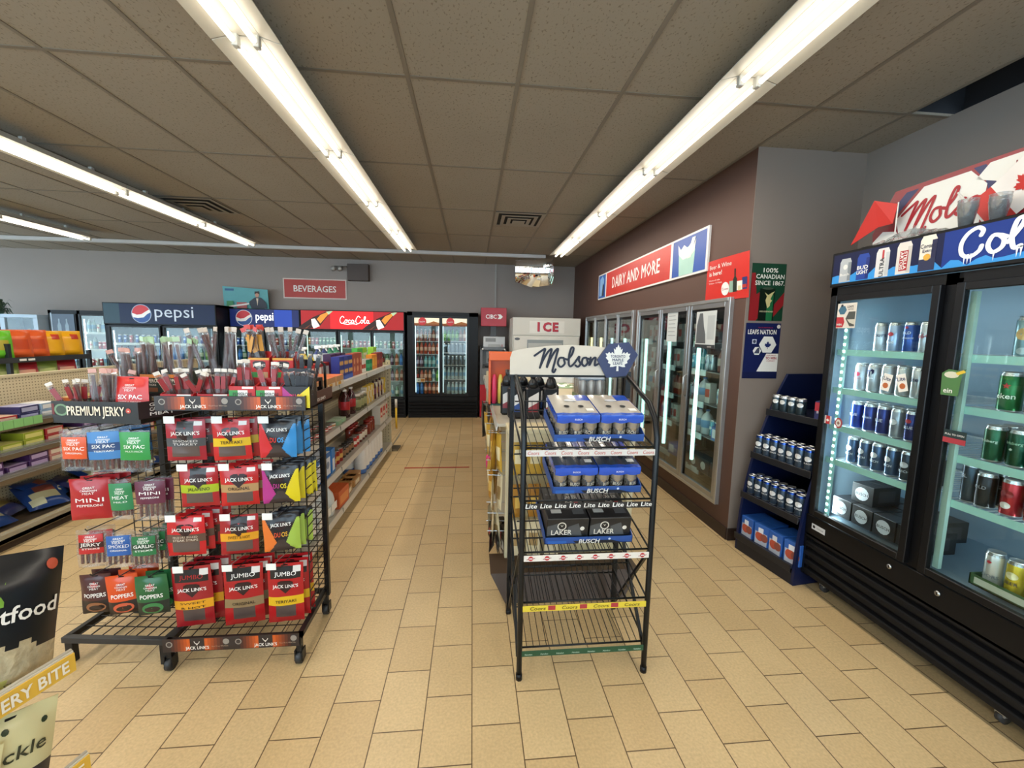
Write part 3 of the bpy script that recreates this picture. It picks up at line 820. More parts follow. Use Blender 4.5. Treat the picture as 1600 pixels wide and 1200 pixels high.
def pepsi_globe(b, cx, cz, r, y, ring='dfe3ea'):
    b.shape(ngon(28, r*1.08), M(ring, .4), (cx, y, cz)); n = 14
    top = [(math.cos(a)*r, math.sin(a)*r) for a in [PI*.93-(PI*1.02)*i/n for i in range(n+1)]]
    wave = [(r*(1-2*i/n)*.97, r*(.18*math.sin(3.1*(1-2*i/n))+.22)) for i in range(n+1)]
    b.shape(ngon(28, r), M('f2f2f2', .4), (cx, y-.0005, cz))
    b.shape([(math.cos(a)*r, math.sin(a)*r) for a in [R(175)-R(145)*i/n for i in range(n+1)]]+[(r*.45, r*.25), (0, -.05*r), (-r*.5, -.12*r)], M('c9303a', .4), (cx, y-.001, cz))
    b.shape([(math.cos(a)*r, math.sin(a)*r) for a in [R(205)+R(165)*i/n for i in range(n+1)]]+[(r*.6, -.05*r), (r*.2, -.42*r), (-r*.4, -.5*r)], M('24509a', .4), (cx, y-.001, cz))
def hdr_coke(b, x0, x1, z0, z1, y):
    w = x1-x0; h = z1-z0; Em = lambda c, s_=.55: emis('lit_sign', c, s_)
    quadp(b, x0, x1, z0, z1, y, Em('a80f16', .5))
    quadp(b, x0+w*.28, x0+w*.70, z0+h*.02, z1, y-.0004, Em('d8151c', .8))
    for cx in (x0+w*.17, x0+w*.80):
        ca, sa = math.cos(R(38)), math.sin(R(38))
        rot = lambda pts: [(x*ca-y_*sa, (x*sa+y_*ca)) for x, y_ in pts]
        clipz = lambda pts: [(x, max(-h/2+.002, min(h/2-.002, y_))) for x, y_ in pts]
        fl = lambda pts: clipz(rot(pts))
        b.shape(fl([(-.42, -.10), (-.30, -.115), (-.05, -.10), (.10, -.06), (.22, -.035), (.30, -.03), (.30, .03), (.22, .035), (.10, .06), (-.05, .10), (-.30, .115), (-.42, .10)]), Em('2a0d0a', .35), (cx, y-.0008, z0+h*.5))
        b.shape(fl([(-.02, -.07), (.10, -.045), (.20, -.025), (.20, .02), (.08, .05), (-.02, .03)]), Em('d8862a', .8), (cx, y-.0012, z0+h*.5))
        b.shape(fl([(-.20, -.10), (-.06, -.10), (-.04, .06), (-.10, .09), (-.16, .0)]), Em('f2e9e0', .8), (cx, y-.0016, z0+h*.5))
        b.shape(fl([(.20, -.035), (.30, -.03), (.30, .03), (.20, .035)]), Em('a8c49c', .7), (cx, y-.002, z0+h*.5))
        b.shape(fl([(-.40, .02), (-.30, .03), (-.16, .02), (-.30, -.02)]), Em('7c3a1c', .5), (cx, y-.0012, z0+h*.5))
        continue
        b.shape([(-.34, -.5*h/.3*.3), (-.12, .12), (.10, .17), (.26, .17), (.26, .10), (.05, -.17), (-.12, -.17)], Em('2a0c08', .2), (cx-.03, y-.0008, z0+h*.5), k=.95)
        b.shape([(-.06, 0), (.07, .15), (.16, .15), (.18, .07), (.05, -.06)], Em('e08a2a', .8), (cx+.02, y-.0012, z0+h*.5))
        b.shape([(-.18, .02), (-.10, .09), (.03, -.02), (.05, -.10), (-.02, -.13)], Em('f4ece4', .8), (cx, y-.0016, z0+h*.5))
        b.shape([(.13, .13), (.17, .17), (.26, .165), (.25, .08), (.17, .06)], Em('aac8a0', .8), (cx+.01, y-.002, z0+h*.48))
    script_cola(b, (x0+w*.375, y-.001, z0+h*.32), h*.40, emis('lit_sign', 'f6f2ee', 1.0))
cz1 = 8.09
L1 = (-3.17, cz1, 0)
RAILW = M('dfe3e2', .4)
cooler('glass_door_fridge', 'three door drinks fridge under a red lit header with white script', L1, 0, 1.885, .5, 2.035, (1.67, 2.035),
       [(.085, .62), (.70, 1.25), (1.31, 1.86)], (.42, 1.635), [[1.385, 1.03, .72], [1.335, 1.0, .7], [1.33, 1.02, .72]], hdr_fn=hdr_coke, led={1: 'cfeee0', -1: 'cfeee0'}, led_s=1.6, liner='8aa097', fw_=.028)
W0 = 'the top shelf of the red fridge, %s door'
row(GG('oprggggg'), L1, 0, .09, .61, .09, 1.385, W0 % 'first', 'drinks in the red fridge')
row(GG('rpwwrrp'), L1, 0, .71, 1.24, .09, 1.335, W0 % 'middle', 'drinks in the red fridge')
row(GG('ggwgpgw'), L1, 0, 1.32, 1.85, .09, 1.33, W0 % 'third', 'drinks in the red fridge')
W0 = 'the second shelf of the red fridge, %s door'
row(GG('_CCGGG'), L1, 0, .09, .61, .09, 1.03, W0 % 'first', 'drinks in the red fridge')
row(GG('GGGGGUU'), L1, 0, .71, 1.24, .09, 1.0, W0 % 'middle', 'drinks in the red fridge')
row(GG('GCGUPB'), L1, 0, 1.32, 1.85, .09, 1.02, W0 % 'third', 'drinks in the red fridge')
W0 = 'the third shelf of the red fridge, %s door'
row(GG('CCUUPJ'), L1, 0, 1.32, 1.85, .09, .72, W0 % 'third', 'drinks in the red fridge')
row(GG('WWGWGW'), L1, 0, 1.32, 1.85, .09, .4, 'the bottom of the red fridge, third door', 'drinks in the red fridge')

# black two door slider
L2 = (-1.235, cz1, 0)
cooler('glass_door_fridge', 'black drinks fridge with two sliding glass doors and louvred base', L2, 0, 1.34, .5, 2.045, None,
       [(.135, .60), (.66, 1.125)], (.47, 1.93), [[1.49, 1.245, .99, .72], [1.50, 1.27, 1.03, .76]], slide=True, led={-1: 'd4f0f4', 1: 'd4f0f4'}, led_s=1.6, liner='6d7f84', grille=(.07, .33), fw_=.045)
t2 = thing('fridge_top_banner', 'strip banner of red discs over the two sliding doors of black fridge', 'banner', (L2[0], cz1, 1.78))
hb = MB()
for a in (.135, .66):
    quadp(hb, a, a+.465, 0, .15, -.004, emis('lit_banner', 'e8dfc6', .6)); quadp(hb, a, a+.465, 0, .05, -.0045, M('8d4a22', .5)); hb.shape([(0, 0), (.14, .05), (.25, .02), (.36, .06), (.465, .03), (.465, 0)], M('b06a2c', .5), (a, -.005, .03))
hb.build('strip', t2)
hb = MB()
for a in (.135, .66):
    hb.shape(ngon(20, .075), M('d8232a', .4), (a+.15, -.0055, .085)); script_cola(hb, (a+.095, -.006, .07), .026, WHITEG)
hb.build('disc', t2)
for dr, x0, x1, rows_ in (('first', .14, .6, [(1.49, 'JJJJJJ'), (1.245, 'RRRRPR'), (.99, 'UUTTTW'), (.72, 'CRPPWL'), (.47, 'BBPRPP')]),
                         ('second', .665, 1.12, [(1.50, 'LLLLJP'), (1.27, 'eeeeee'), (1.03, 'eeeeee'), (.76, 'WWWWWW'), (.47, '_WWWWW')])):
    for k, (z, s_) in enumerate(rows_):
        row(GG(s_), L2, 0, x0, x1, .085, z, 'the %s row of the black sliding fridge, %s door' % (ORD[k], dr), 'drinks in the black sliding fridge')
pt = thing('price_sign', 'small white and orange price card inside black sliding fridge', 'sign', (L2[0]+.16, cz1+.046, .70))
MB().box(0, .16, -.003, 0, .0, .075, M('e6ded4', .4)).box(.08, .155, -.0036, -.003, .01, .065, M('d98a3c', .4)).build('card', pt)
MB().text('2 FOR', (.12, -.0045, .03), M('5a2a20', .5), h=.014).text('$5', (.04, -.0045, .025), M('3a3a7a', .5), h=.022).build('lettering', pt)

# lit pepsi fridge and the big blue one
def hdr_p2(b, x0, x1, z0, z1, y):
    w = x1-x0; h = z1-z0
    quadp(b, x0, x1, z0, z1, y, emis('lit_sign', '0e1f5c', .45)); quadp(b, x0+w*.64, x1-.12, z0, z1, y-.0004, emis('lit_sign', '1a3c9c', .7))
    
    pepsi_globe(b, x0+w*.20, z0+h*.5, h*.43, y-.001); b.text('pepsi', (x0+w*.50, y-.003, z0+h*.38), emis('lit_sign', 'f2f4f8', .9), h=.145, bold=1.6, w=.31/glyphs('pepsi', 1.6)[2])
L3 = (-4.405, cz1, 0)
cooler('glass_door_fridge', 'two door drinks fridge with glowing dark blue header and round logo', L3, 0, 1.225, .5, 2.03, (1.69, 2.03), [(.05, .57), (.65, 1.175)], (.45, 1.64), [1.36, 1.08, .8], hdr_fn=hdr_p2,
       led={-1: 'e8f6ff'}, led_s=3.0, liner='78868c')
for k, (z, s1, s2) in enumerate([(1.36, 'bbgbbgb', 'grgbggb'), (1.08, 'BGBWGB', 'GGWBLG'), (.8, 'CLCLRC', 'CWCLGC')]):
    row(GG(s1), L3, 0, .06, .56, .09, z, 'the %s shelf of the glowing blue fridge, first door' % ORD[k], 'drinks in the glowing blue fridge')
    row(GG(s2), L3, 0, .66, 1.165, .09, z, 'the %s shelf of the glowing blue fridge, second door' % ORD[k], 'drinks in the glowing blue fridge')
def hdr_p1(b, x0, x1, z0, z1, y):
    w = x1-x0; h = z1-z0
    quadp(b, x0, x1, z0, z1, y, M('101d42', .3, spec=.25)); quadp(b, x0, x0+w*.14, z0, z1, y-.0004, M('24404e', .3, spec=.3))
    pepsi_globe(b, x0+w*.335, z0+h*.5, h*.44, y-.001, '9fb0c8'); b.text('pepsi', (x0+w*.63, y-.003, z0+h*.34), M('c9d4e4', .3), h=.20, bold=0, w=.62/glyphs('pepsi', 0)[2])
L4 = (-6.2, 7.7, 0)
cooler('glass_door_fridge', 'widest drinks fridge, unlit navy header with thin round logo', L4, 0, 1.79, .55, 2.065, (1.70, 2.065), [(.10, .86), (.96, 1.72)], (.45, 1.655), [1.38, 1.1, .82], hdr_fn=hdr_p1,
       led={1: 'eaf8ff', -1: 'eaf8ff'}, led_s=5.0, liner='a9b8c4', rail=RAILW)
for k, (z, s1, s2) in enumerate([(1.38, 'bbrbbwbb', 'ppbbpbbr'), (1.1, 'CBCBBCB', 'BBGGGLR'), (.82, 'BWBWWBW', 'WGTGGWG')]):
    row(GG(s1), L4, 0, .11, .85, .10, z, 'the %s shelf of the widest navy fridge, first door' % ORD[k], 'drinks in the widest navy fridge')
    row(GG(s2), L4, 0, .97, 1.71, .10, z, 'the %s shelf of the widest navy fridge, second door' % ORD[k], 'drinks in the widest navy fridge')
# far fridge pair in the corner
L5 = (-7.33, 8.0, 0)
cooler('glass_door_fridge', 'dark fridge in the far corner with brightly lit white shelves', L5, 0, .98, .5, 1.93, None, [(.07, .43), (.53, .91)], (.3, 1.84), [1.55, 1.25, .95, .65], led={1: 'f0fbff', -1: 'f0fbff'}, led_s=8.0, liner='d8e2e6', rail=RAILW)
for k, (z, s1, s2) in enumerate([(1.55, '', 'WWwWW'), (1.25, 'WWTW', 'wWrrW'), (.95, 'WTWW', 'rwrWW')]):
    if s1: row(GG(s1), L5, 0, .08, .42, .10, z, 'the %s shelf of the far corner fridge, first door' % ORD[k], 'drinks in the far corner fridge')
    row(GG(s2), L5, 0, .54, .90, .10, z, 'the %s shelf of the far corner fridge, second door' % ORD[k], 'drinks in the far corner fridge')
ps = thing('window_poster', 'blue poster of two bottles stuck on the far corner fridge', 'poster', (-7.26, 7.975, 1.42))
pb = MB(); pb.box(0, .37, -.002, 0, 0, .44, M('33475f', .3)); pb.box(.0, .02, -.003, -.002, 0, .46, M('a9bccf', .4)); pb.build('sheet', ps)
for q in (.13, .25):
    MB().shape([(-.03, 0), (-.03, .14), (-.012, .2), (-.012, .26), (.012, .26), (.012, .2), (.03, .14), (.03, 0)], M('8ea6b8', .4), (q, -.004, .1)).build('bottle_picture', ps)
# pale framed display case + plant
dc = thing('display_case', 'pale blue framed display case beside the potted plant', 'display case', (-7.98, 7.9, 0))
m = MB(); fb = M('b8d0e6', .4)
m.box(0, .58, 0, .4, 0, 1.2, M('4a5058', .5)); m.box(0, .58, 0, .4, 1.78, 1.84, fb, .004); m.box(0, .07, 0, .4, 1.2, 1.78, fb); m.box(.51, .58, 0, .4, 1.2, 1.78, fb); m.box(.07, .51, .3, .4, 1.2, 1.78, M('6f8aa6', .5)); m.box(0, .58, 0, .4, 1.2, 1.26, fb)
m.build('frame', dc)
MB().box(.07, .51, .02, .024, 1.26, 1.78, GLASS).build('glass', dc)
MB().lathe([(.09, 1.261), (.1, 1.4), (.06, 1.55), (.0001, 1.6)], M('b9a894', .5), (.28, .16, 0), 12).build('display_figure', dc)
cb_ = thing('side_cabinet', 'dark low cabinet carrying the potted plant', 'cabinet', (-8.80, 7.9, 0))
MB().box(0, .8, 0, .45, 0, 1.62, M('3b434c', .5), .005).build('body', cb_)
for q in (0, 1): MB().box(.02+q*.39, .39+q*.39, -.02, 0, .05, 1.58, M('454e58', .5), .004).build('door', cb_)
pl = thing('potted_plant', 'drooping green leafy plant in a white pot', 'plant', (-8.10, 8.02, 1.62))
MB().lathe([(.06, 0), (.1, .16), (.105, .17), (.09, .17), (.085, .15), (.0001, .15)], M('c9ccd0', .4), n=14).build('pot', pl)
f_ = MB(); lm = M('4c6650', .5, vary=.2)
for i in range(38):
    a = random.uniform(0, 2*PI); L_ = random.uniform(.14, .26); dr = random.uniform(.0, .22); hh = random.uniform(.12, .36)
    P = [Vector((math.cos(a)*L_*t, math.sin(a)*L_*t, .15+hh*math.sin(t*2.0)-dr*t*t)) for t in (0, .35, .7, 1)]
    s_ = Vector((-math.sin(a), math.cos(a), 0)); wd = (.004, .018, .016, .001)
    f_.add([p+s_*w_ for p, w_ in zip(P, wd)]+[p-s_*w_ for p, w_ in zip(P, wd)], [(k, k+1, 5+k, 4+k) for k in range(3)], lm, True)
f_.build('foliage', pl)['kind'] = 'stuff'

# ---------------------------------------------------------------- teal poster on the fridge, wall sign, emergency light
ps = thing('cardboard_poster', 'teal card poster of a suited man standing on the blue fridge', 'poster', (-4.66, 8.42, 2.03), 0)
m = MB(); m.prism([(0, 0, 0), (.80, 0, 0), (.80, -.03, .375), (0, -.03, .42)], (0, .012, 0), M('5aa3a8', .5)); m.build('sheet', ps)
a = MB(); y = -.032
a.shape([(.50, .0), (.46, .12), (.56, .2), (.60, .21), (.68, .2), (.76, .12), (.78, 0)], M('2a3140', .5), (0, y, .02)); a.shape(ngon(12, .045, 0, .8, 1), M('b98a74', .5), (.61, y-.001, .27)); a.shape([(-.045, .0), (-.04, .05), (.04, .055), (.045, 0), (0, .02)], M('2c2320', .5), (.61, y-.002, .285))
a.shape([(0, 0), (.02, .14), (-.02, .14)], M('d8c8b0', .5), (.61, y-.002, .07)); a.box(.06, .18, y-.001, y, .05, .15, M('3a8a5a', .5)); a.box(.24, .42, y-.001, y, .02, .13, M('b05a5a', .5)); a.box(.04, .2, y-.001, y, .34, .38, M('2f5f8a', .5))
a.shape([(0, 0), (.36, .06), (.36, .09), (0, .03)], M('e8e4e0', .4), (.1, y-.002, .03)); a.build('artwork', ps)
def sign_board(name, label, loc, w, h, col, rim, text, th, bold=1.5, cat='sign', tw=None):
    t = thing(name, label, cat, loc)
    m = MB(); m.box(0, w, -.012, 0, 0, h, M(rim, .4)); m.box(.022, w-.022, -.0135, -.012, .022, h-.022, M(col, .45)); m.build('board', t)
    MB().text(text, (w/2, -.015, (h-th)/2), M('efe9e2', .4), h=th, bold=bold, w=tw/glyphs(text, bold)[2] if tw else None).build('lettering', t)
    return t
sign_board('wall_sign', 'red BEVERAGES sign with white border on the back wall', (-3.66, BACK-.001, 2.27), 1.19, .385, 'b5342c', 'd9c7be', 'BEVERAGES', .115, tw=.80)
em = thing('emergency_light', 'brown emergency light box with twin spot heads beside red wall sign', 'light', (-2.22, BACK, 2.75))
MB().box(-.2, .2, -.12, 0, -.12, .2, M('4c3f39', .5), .008).build('battery_box', em)
for q in (-.42, -.30):
    o = MB().lathe([(.0001, 0), (.035, .005), (.05, .07), (.05, .085), (.0001, .08)], M('9a948c', .3, .4), n=12).build('spot_head', em); o.location = (q, -.12, .10); o.rotation_euler = (R(100), 0, R(-15))
MB().tube([(-.2, -.05, .15), (-.45, -.06, .15)], .012, M('7c746c', .5)).tube([(-.42, -.06, .15), (-.42, -.11, .11)], .01, M('7c746c', .5)).tube([(-.30, -.06, .15), (-.30, -.11, .11)], .01, M('7c746c', .5)).build('bracket', em)

# ---------------------------------------------------------------- cash machine
at = thing('cash_machine', 'grey and red cash machine with red header box beside black fridge', 'cash machine', (.15, cz1, 0))
RD = M('b0182c', .35); GY = M('6d7073', .4, .2); DG = M('3a3c3f', .4)
MB().box(0, .51, 0, .5, .02, .66, RD, .006).box(.01, .5, .02, .48, 0, .02, BLACK).build('base_cabinet', at)
m = MB(); m.box(0, .51, 0, .5, .66, .86, GY, .005); m.box(0, .045, .0, .5, .86, 1.40, GY); m.box(.465, .51, .0, .5, .86, 1.40, GY); m.prism([(.045, .0, .86), (.045, .0, .98), (.045, .18, 1.05), (.045, .2, 1.40), (.045, .5, 1.40), (.045, .5, .86)], (.42, 0, 0), M('75797c', .4)); m.box(0, .51, 0, .5, 1.34, 1.40, GY, .004)
m.build('body', at)
MB().box(.12, .44, .15, .19, 1.08, 1.30, M('9aa0a0', .3), .004).box(.15, .27, .147, .15, 1.1, 1.17, DG).build('screen', at)
MB().box(.09, .2, .03, .05, .99, 1.03, BLACK).box(.26, .36, .04, .06, 1.0, 1.06, M('d9d6d2', .4)).build('keypad', at)
MB().box(.12, .46, -.006, .0, .70, .80, BLACK, .002).box(.16, .44, -.008, -.006, .74, .765, M('aaa', .4) if False else M('a8a8a6', .4)).build('cash_slot', at)
m = MB(); m.box(.06, .48, .04, .12, 1.40, 1.60, M('c8cacb', .35), .004); m.box(.10, .30, .0385, .04, 1.5, 1.57, M('8d9092', .5)); m.box(.16, .38, .0, .05, 1.40, 1.45, M('a9acad', .4)); m.build('notice_panel', at)
MB().text('FEE', (.44, .0378, 1.42), M('b0182c', .5), h=.03, ux=(0, 0, 1), uy=(-1, 0, 0)).build('notice_lettering', at)
for q in (.03, .46): MB().box(q, q+.03, -.004, 0, 1.345, 1.37, M('f0ece4', .3)).build('corner_lamp', at)
m = MB(); m.box(.01, .5, .0, .3, 1.80, 2.15, RD, .004); m.box(.2, .31, .1, .2, 1.58, 1.82, DG); h_ = m.build('header_box', at)
MB().text('CIBC', (.205, -.002, 1.945), WHITEG, h=.075, bold=2, w=.21/glyphs('CIBC', 2)[2]).shape([(-.05, .045), (.01, .045), (.055, 0), (.01, -.045), (-.05, -.045), (-.015, 0)], WHITEG, (.375, -.002, 1.982)).build('header_lettering', h_)

# ---------------------------------------------------------------- ice freezer
ic = thing('ice_freezer', 'white upright ice freezer lettered ICE in red and blue', 'freezer', (.72, 7.5, 0))
IW = M('d5d2c8', .45, vary=.02)
MB().box(0, 1.24, .02, .9, .05, 1.955, IW, .01).box(.03, 1.21, .04, .85, 0, .05, BLACK).build('cabinet', ic)
MB().box(.0, 1.24, .0, .02, 1.64, 1.955, IW, .004).build('top_panel', ic)
MB().box(.02, 1.22, -.03, .02, .12, 1.62, M('dcd9d0', .4), .01).build('door', ic)
m = MB(); m.box(.3, .94, -.004, 0, 1.68, 1.90, M('e4e1d8', .4))
for i, ch in enumerate('ICE'):
    xx = .62+(i-1)*.155; m.text(ch, (xx+.006, -.006, 1.715), M('2c3f7a', .4), h=.15, bold=5, w=.15); m.text(ch, (xx, -.008, 1.72), M('b82a3a', .4), h=.15, bold=5, w=.15)
m.build('ice_sign', ic)
MB().box(.26, .92, -.034, -.03, 1.36, 1.56, M('8d9494', .35)).box(.28, .9, -.036, -.034, 1.34, 1.50, M('b4b5b0', .4)).build('door_label', ic)
MB().shape(ngon(16, .04, 0, 1.2, .6), M('55585c', .4), (.08, -.032, 1.57)).build('badge', ic)
MB().tube([(1.1, -.03, 1.2), (1.1, -.07, 1.18), (1.1, -.07, .9), (1.1, -.03, .88)], .012, STEEL).build('handle', ic)

# ---------------------------------------------------------------- ceiling mirror
mr = thing('security_mirror', 'clipped corner security mirror hanging from ceiling over the ice freezer', 'mirror', (1.10, 7.58, 2.76), R(4))
mm = bpy.data.materials.new('mirror_acrylic'); mm.use_nodes = True
q = mm.node_tree.nodes['Principled BSDF']; q.inputs['Metallic'].default_value = 1; q.inputs['Roughness'].default_value = .03; q.inputs['Base Color'].default_value = (.92, .94, .95, 1)
PL = [(-.34, .21), (.34, .23), (.34, -.21), (-.04, -.26), (-.30, -.17)]
def mir(x, z): return Vector((x, -.012-.07*(1-(x/.34)**2)*.5-.07*(1-(z/.26)**2)*.5, z))
b = MB()
N_ = 12
def clipz(x):
    if x < -.04: return -.26+(.09)*((-.04-x)/.26)**1 if x > -.30 else -.17
    return -.26+.05*(x+.04)/.38
b.grid(lambda u, v: mir(-.34+.68*u, clipz(-.34+.68*u)*(1-v)+(.21+.02*u)*v), N_, N_, mm)
b.build('mirror_face', mr)
MB().prism([(x, 0, z) for x, z in PL], (0, .012, 0), M('c9c4bc', .5)).build('backing', mr)
MB().tube([(0, .02, 0), (.0, .06, .12), (0, .06, .287)], .01, M('c9c4bc', .5)).box(-.1, .1, .0, .1, .275, .287, M('c9c4bc', .5)).build('hanger_arm', mr)
mr.rotation_euler = (R(10), 0, R(-10))
# ================================================================ walk-in cooler doors
def alu_door(t, y0, y1, z0, z1, hand=True, name='cooler_door', lamp='c8fff4', lz=(.45, 1.62), ls=7.0, tape=True):
    """one framed glass door; y1 is the far side"""
    d = MB(); f = .045; al = M('b4b7b8', .3, .85)
    d.box(-.03, .0, y0, y0+f, z0, z1, al, .003); d.box(-.03, .0, y1-f, y1, z0, z1, al, .003); d.box(-.03, 0, y0+f, y1-f, z1-f, z1, al, .003); d.box(-.03, 0, y0+f, y1-f, z0, z0+f, al, .003)
    d.box(-.016, .0, y0+f, y0+f+.018, z0+f, z1-f, BLACK); d.box(-.016, .0, y1-f-.018, y1-f, z0+f, z1-f, BLACK); d.box(-.016, 0, y0+f, y1-f, z1-f-.03, z1-f, BLACK)
    o = d.build(name, t)
    MB().box(-.014, -.010, y0+f, y1-f, z0+f, z1-f, GLASS).build('glass', o)
    if hand: MB().tube([(-.03, y1-.03, 1.08), (-.06, y1-.03, 1.10), (-.06, y1-.03, 1.27), (-.03, y1-.03, 1.29)], .008, al).build('handle', o)
    MB().tube([(.075, y1-.035, lz[0]), (.075, y1-.035, lz[1])], .017, emis('door_tube', lamp, ls), 8).build('light_tube', t)
for nm, lab, (a, b_, z0, z1), n, lamps in (('cooler_door_bank', 'bank of three framed glass doors in the brown wall, papers taped on', O1, 3, ['c4fff2']*3),
                                        ('cooler_door_bank', 'bank of four narrower glass doors in brown wall by the ice freezer', O2, 4, ['b9f2ea', 'b8e8e0', 'fff2b0', 'fff2b0'])):
    t = thing(nm, lab, 'fridge doors', (RX, (a+b_)/2, 0), group=None); oy = (a+b_)/2
    fr = MB(); al = M('c3c5c4', .3, .8)
    fr.box(-.035, .05, a-oy, a-oy+.03, z0, z1, al, .003); fr.box(-.035, .05, b_-oy-.03, b_-oy, z0, z1, al, .003); fr.box(-.035, .05, a-oy+.03, b_-oy-.03, z1-.03, z1, al, .003); fr.box(-.035, .05, a-oy+.03, b_-oy-.03, z0, z0+.03, al, .003)
    fr.build('outer_frame', t)
    w = (b_-a-.06)/n
    for i in range(n): alu_door(t, a-oy+.03+w*i+.002, a-oy+.03+w*(i+1)-.002, z0+.03, z1-.03, lamp=lamps[i], ls=4.5)
# stock racks behind the doors
SH = [.32, .68, 1.0, 1.32, 1.6]
rk = thing('stock_rack', 'wire stock rack with white price rails behind glass wall doors', 'shelf', (RX+.2, 3.2, 0))
for k, z in enumerate(SH):
    b = MB(); b.box(.0, .5, 0, 4.3, z-.012, z-.004, M('6a6f72', .5, .3)); b.build('shelf', rk)
    for j in range(7):
        y = .02+j*.63
        if y+.3 < 4.3: MB().box(-.012, 0, y+.02, y+.32, z-.05, z+.01, M('dfeeee', .4)).build('price_rail', rk)
for y in (.0, 1.4, 2.9, 4.27):
    MB().box(.0, .03, y, y+.03, 0, 1.95, M('55595c', .5)).box(.47, .5, y, y+.03, 0, 1.95, M('55595c', .5)).build('upright', rk)
K['case_blue'] = box_kind(.20, .26, .13, '2456a8', [('rect', -.4, .1, .2, .85, 'dfe8f4'), ('LITE', .2, .4, .03, 'e8ecf4')], 'drinks_case')
K['case_white'] = box_kind(.22, .26, .16, 'e3e4e0', [('disc', .1, .38, .04, 'b5713a'), ('LITE', -.05, .66, .025, '22305c')], 'drinks_case')
K['case_dark'] = box_kind(.2, .26, .14, '33363c', [('disc', 0, .5, .04, 'c9c9c4')], 'drinks_case')
K['carton'] = box_kind(.075, .075, .2, 'd8d4cc', [('rect', -.45, .45, .3, .7, 'c0483a')], 'milk_carton', 'carton')
K['jug'] = bottle_kind('d7dde0', '6f9cc8', '3f6fa8', h=.25, r=.06, name='milk_jug', cat='jug', neck=.3)
K['can_teal'] = can_kind('6fb3c8', [('oval', .085, .02, 'e9eef0')], h=.165, lid=False)
K['can_navy'] = can_kind('2c4a86', [('oval', .085, .02, 'e0e4ee')], h=.165, lid=False)
K['can_silver'] = can_kind('b9bfc4', [('oval', .085, .02, '46506a')], h=.165, lid=False)
K['can_forest'] = can_kind('2f6a48', [('oval', .085, .02, 'cfd8cc')], h=.165, lid=False)
NM = {'case_blue': 'blue drinks case', 'case_white': 'white drinks case with round badge', 'case_dark': 'dark drinks case', 'carton': 'white and red carton', 'jug': 'white jug', 'can_teal': 'pale blue can', 'can_navy': 'navy can', 'can_silver': 'silver can', 'can_forest': 'green can',
      'bot_red': 'red juice bottle', 'bot_juice': 'brown bottle', 'bot_purple': 'purple bottle', 'bot_teal': 'teal bottle'}
WD = {'case_blue': .22, 'case_white': .24, 'case_dark': .22, 'carton': .085, 'jug': .13}
plan = [(0, 0, ['case_dark', 'case_dark', 'case_dark']), (0, 1, ['case_white', 'case_blue', 'can_navy', 'can_teal']), (0, 2, ['case_blue', 'can_forest', 'can_forest', 'can_silver', 'can_silver']), (0, 3, ['case_white', 'can_silver', 'can_silver', 'can_silver', 'bot_juice']), (0, 4, ['can_navy']*6),
        (1, 0, ['case_dark', 'case_dark', 'case_blue']), (1, 1, ['jug', 'jug', 'jug', 'carton']), (1, 2, ['carton', 'jug', 'bot_purple', 'bot_purple', 'can_teal']), (1, 3, ['can_silver', 'can_silver', 'bot_teal', 'bot_teal', 'can_teal', 'can_teal']), (1, 4, ['bot_juice', 'bot_juice', 'bot_purple', 'can_teal']),
        (2, 1, ['carton', 'carton', 'bot_red', 'jug']), (2, 2, ['bot_red', 'bot_red', 'carton', 'carton']), (2, 3, ['carton', 'carton', 'bot_purple', 'bot_red']), (2, 4, ['carton', 'bot_red', 'bot_red']),
        (3, 2, ['carton', 'jug', 'bot_red']), (3, 3, ['bot_red', 'carton', 'can_silver']), (3, 4, ['carton', 'bot_red', 'carton']), (4, 2, ['jug', 'bot_juice', 'carton']), (4, 3, ['carton', 'bot_red', 'bot_juice']), (4, 4, ['bot_red', 'carton', 'carton']),
        (5, 3, ['carton', 'jug', 'bot_red']), (5, 4, ['carton', 'carton', 'bot_red']), (6, 3, ['bot_juice', 'carton', 'jug']), (6, 4, ['carton', 'bot_red', 'carton'])]
SN = ['bottom', 'second lowest', 'middle', 'second highest', 'top']
for bay, sh, items in plan:
    y = 3.24+bay*.63 if bay < 3 else 3.25+bay*.62
    for i, k in enumerate(items):
        w = WD.get(k, .078)
        K[k].place((RX+.29+(.03 if w > .2 else 0), y+w/2, SH[sh]-.003), R(-90)+random.uniform(-.08, .08), '%s, %s on %s shelf behind %s wall door' % (NM[k], ORD[i], SN[sh], ORD[bay]), 'stock behind the wall doors')
        y += w+.004
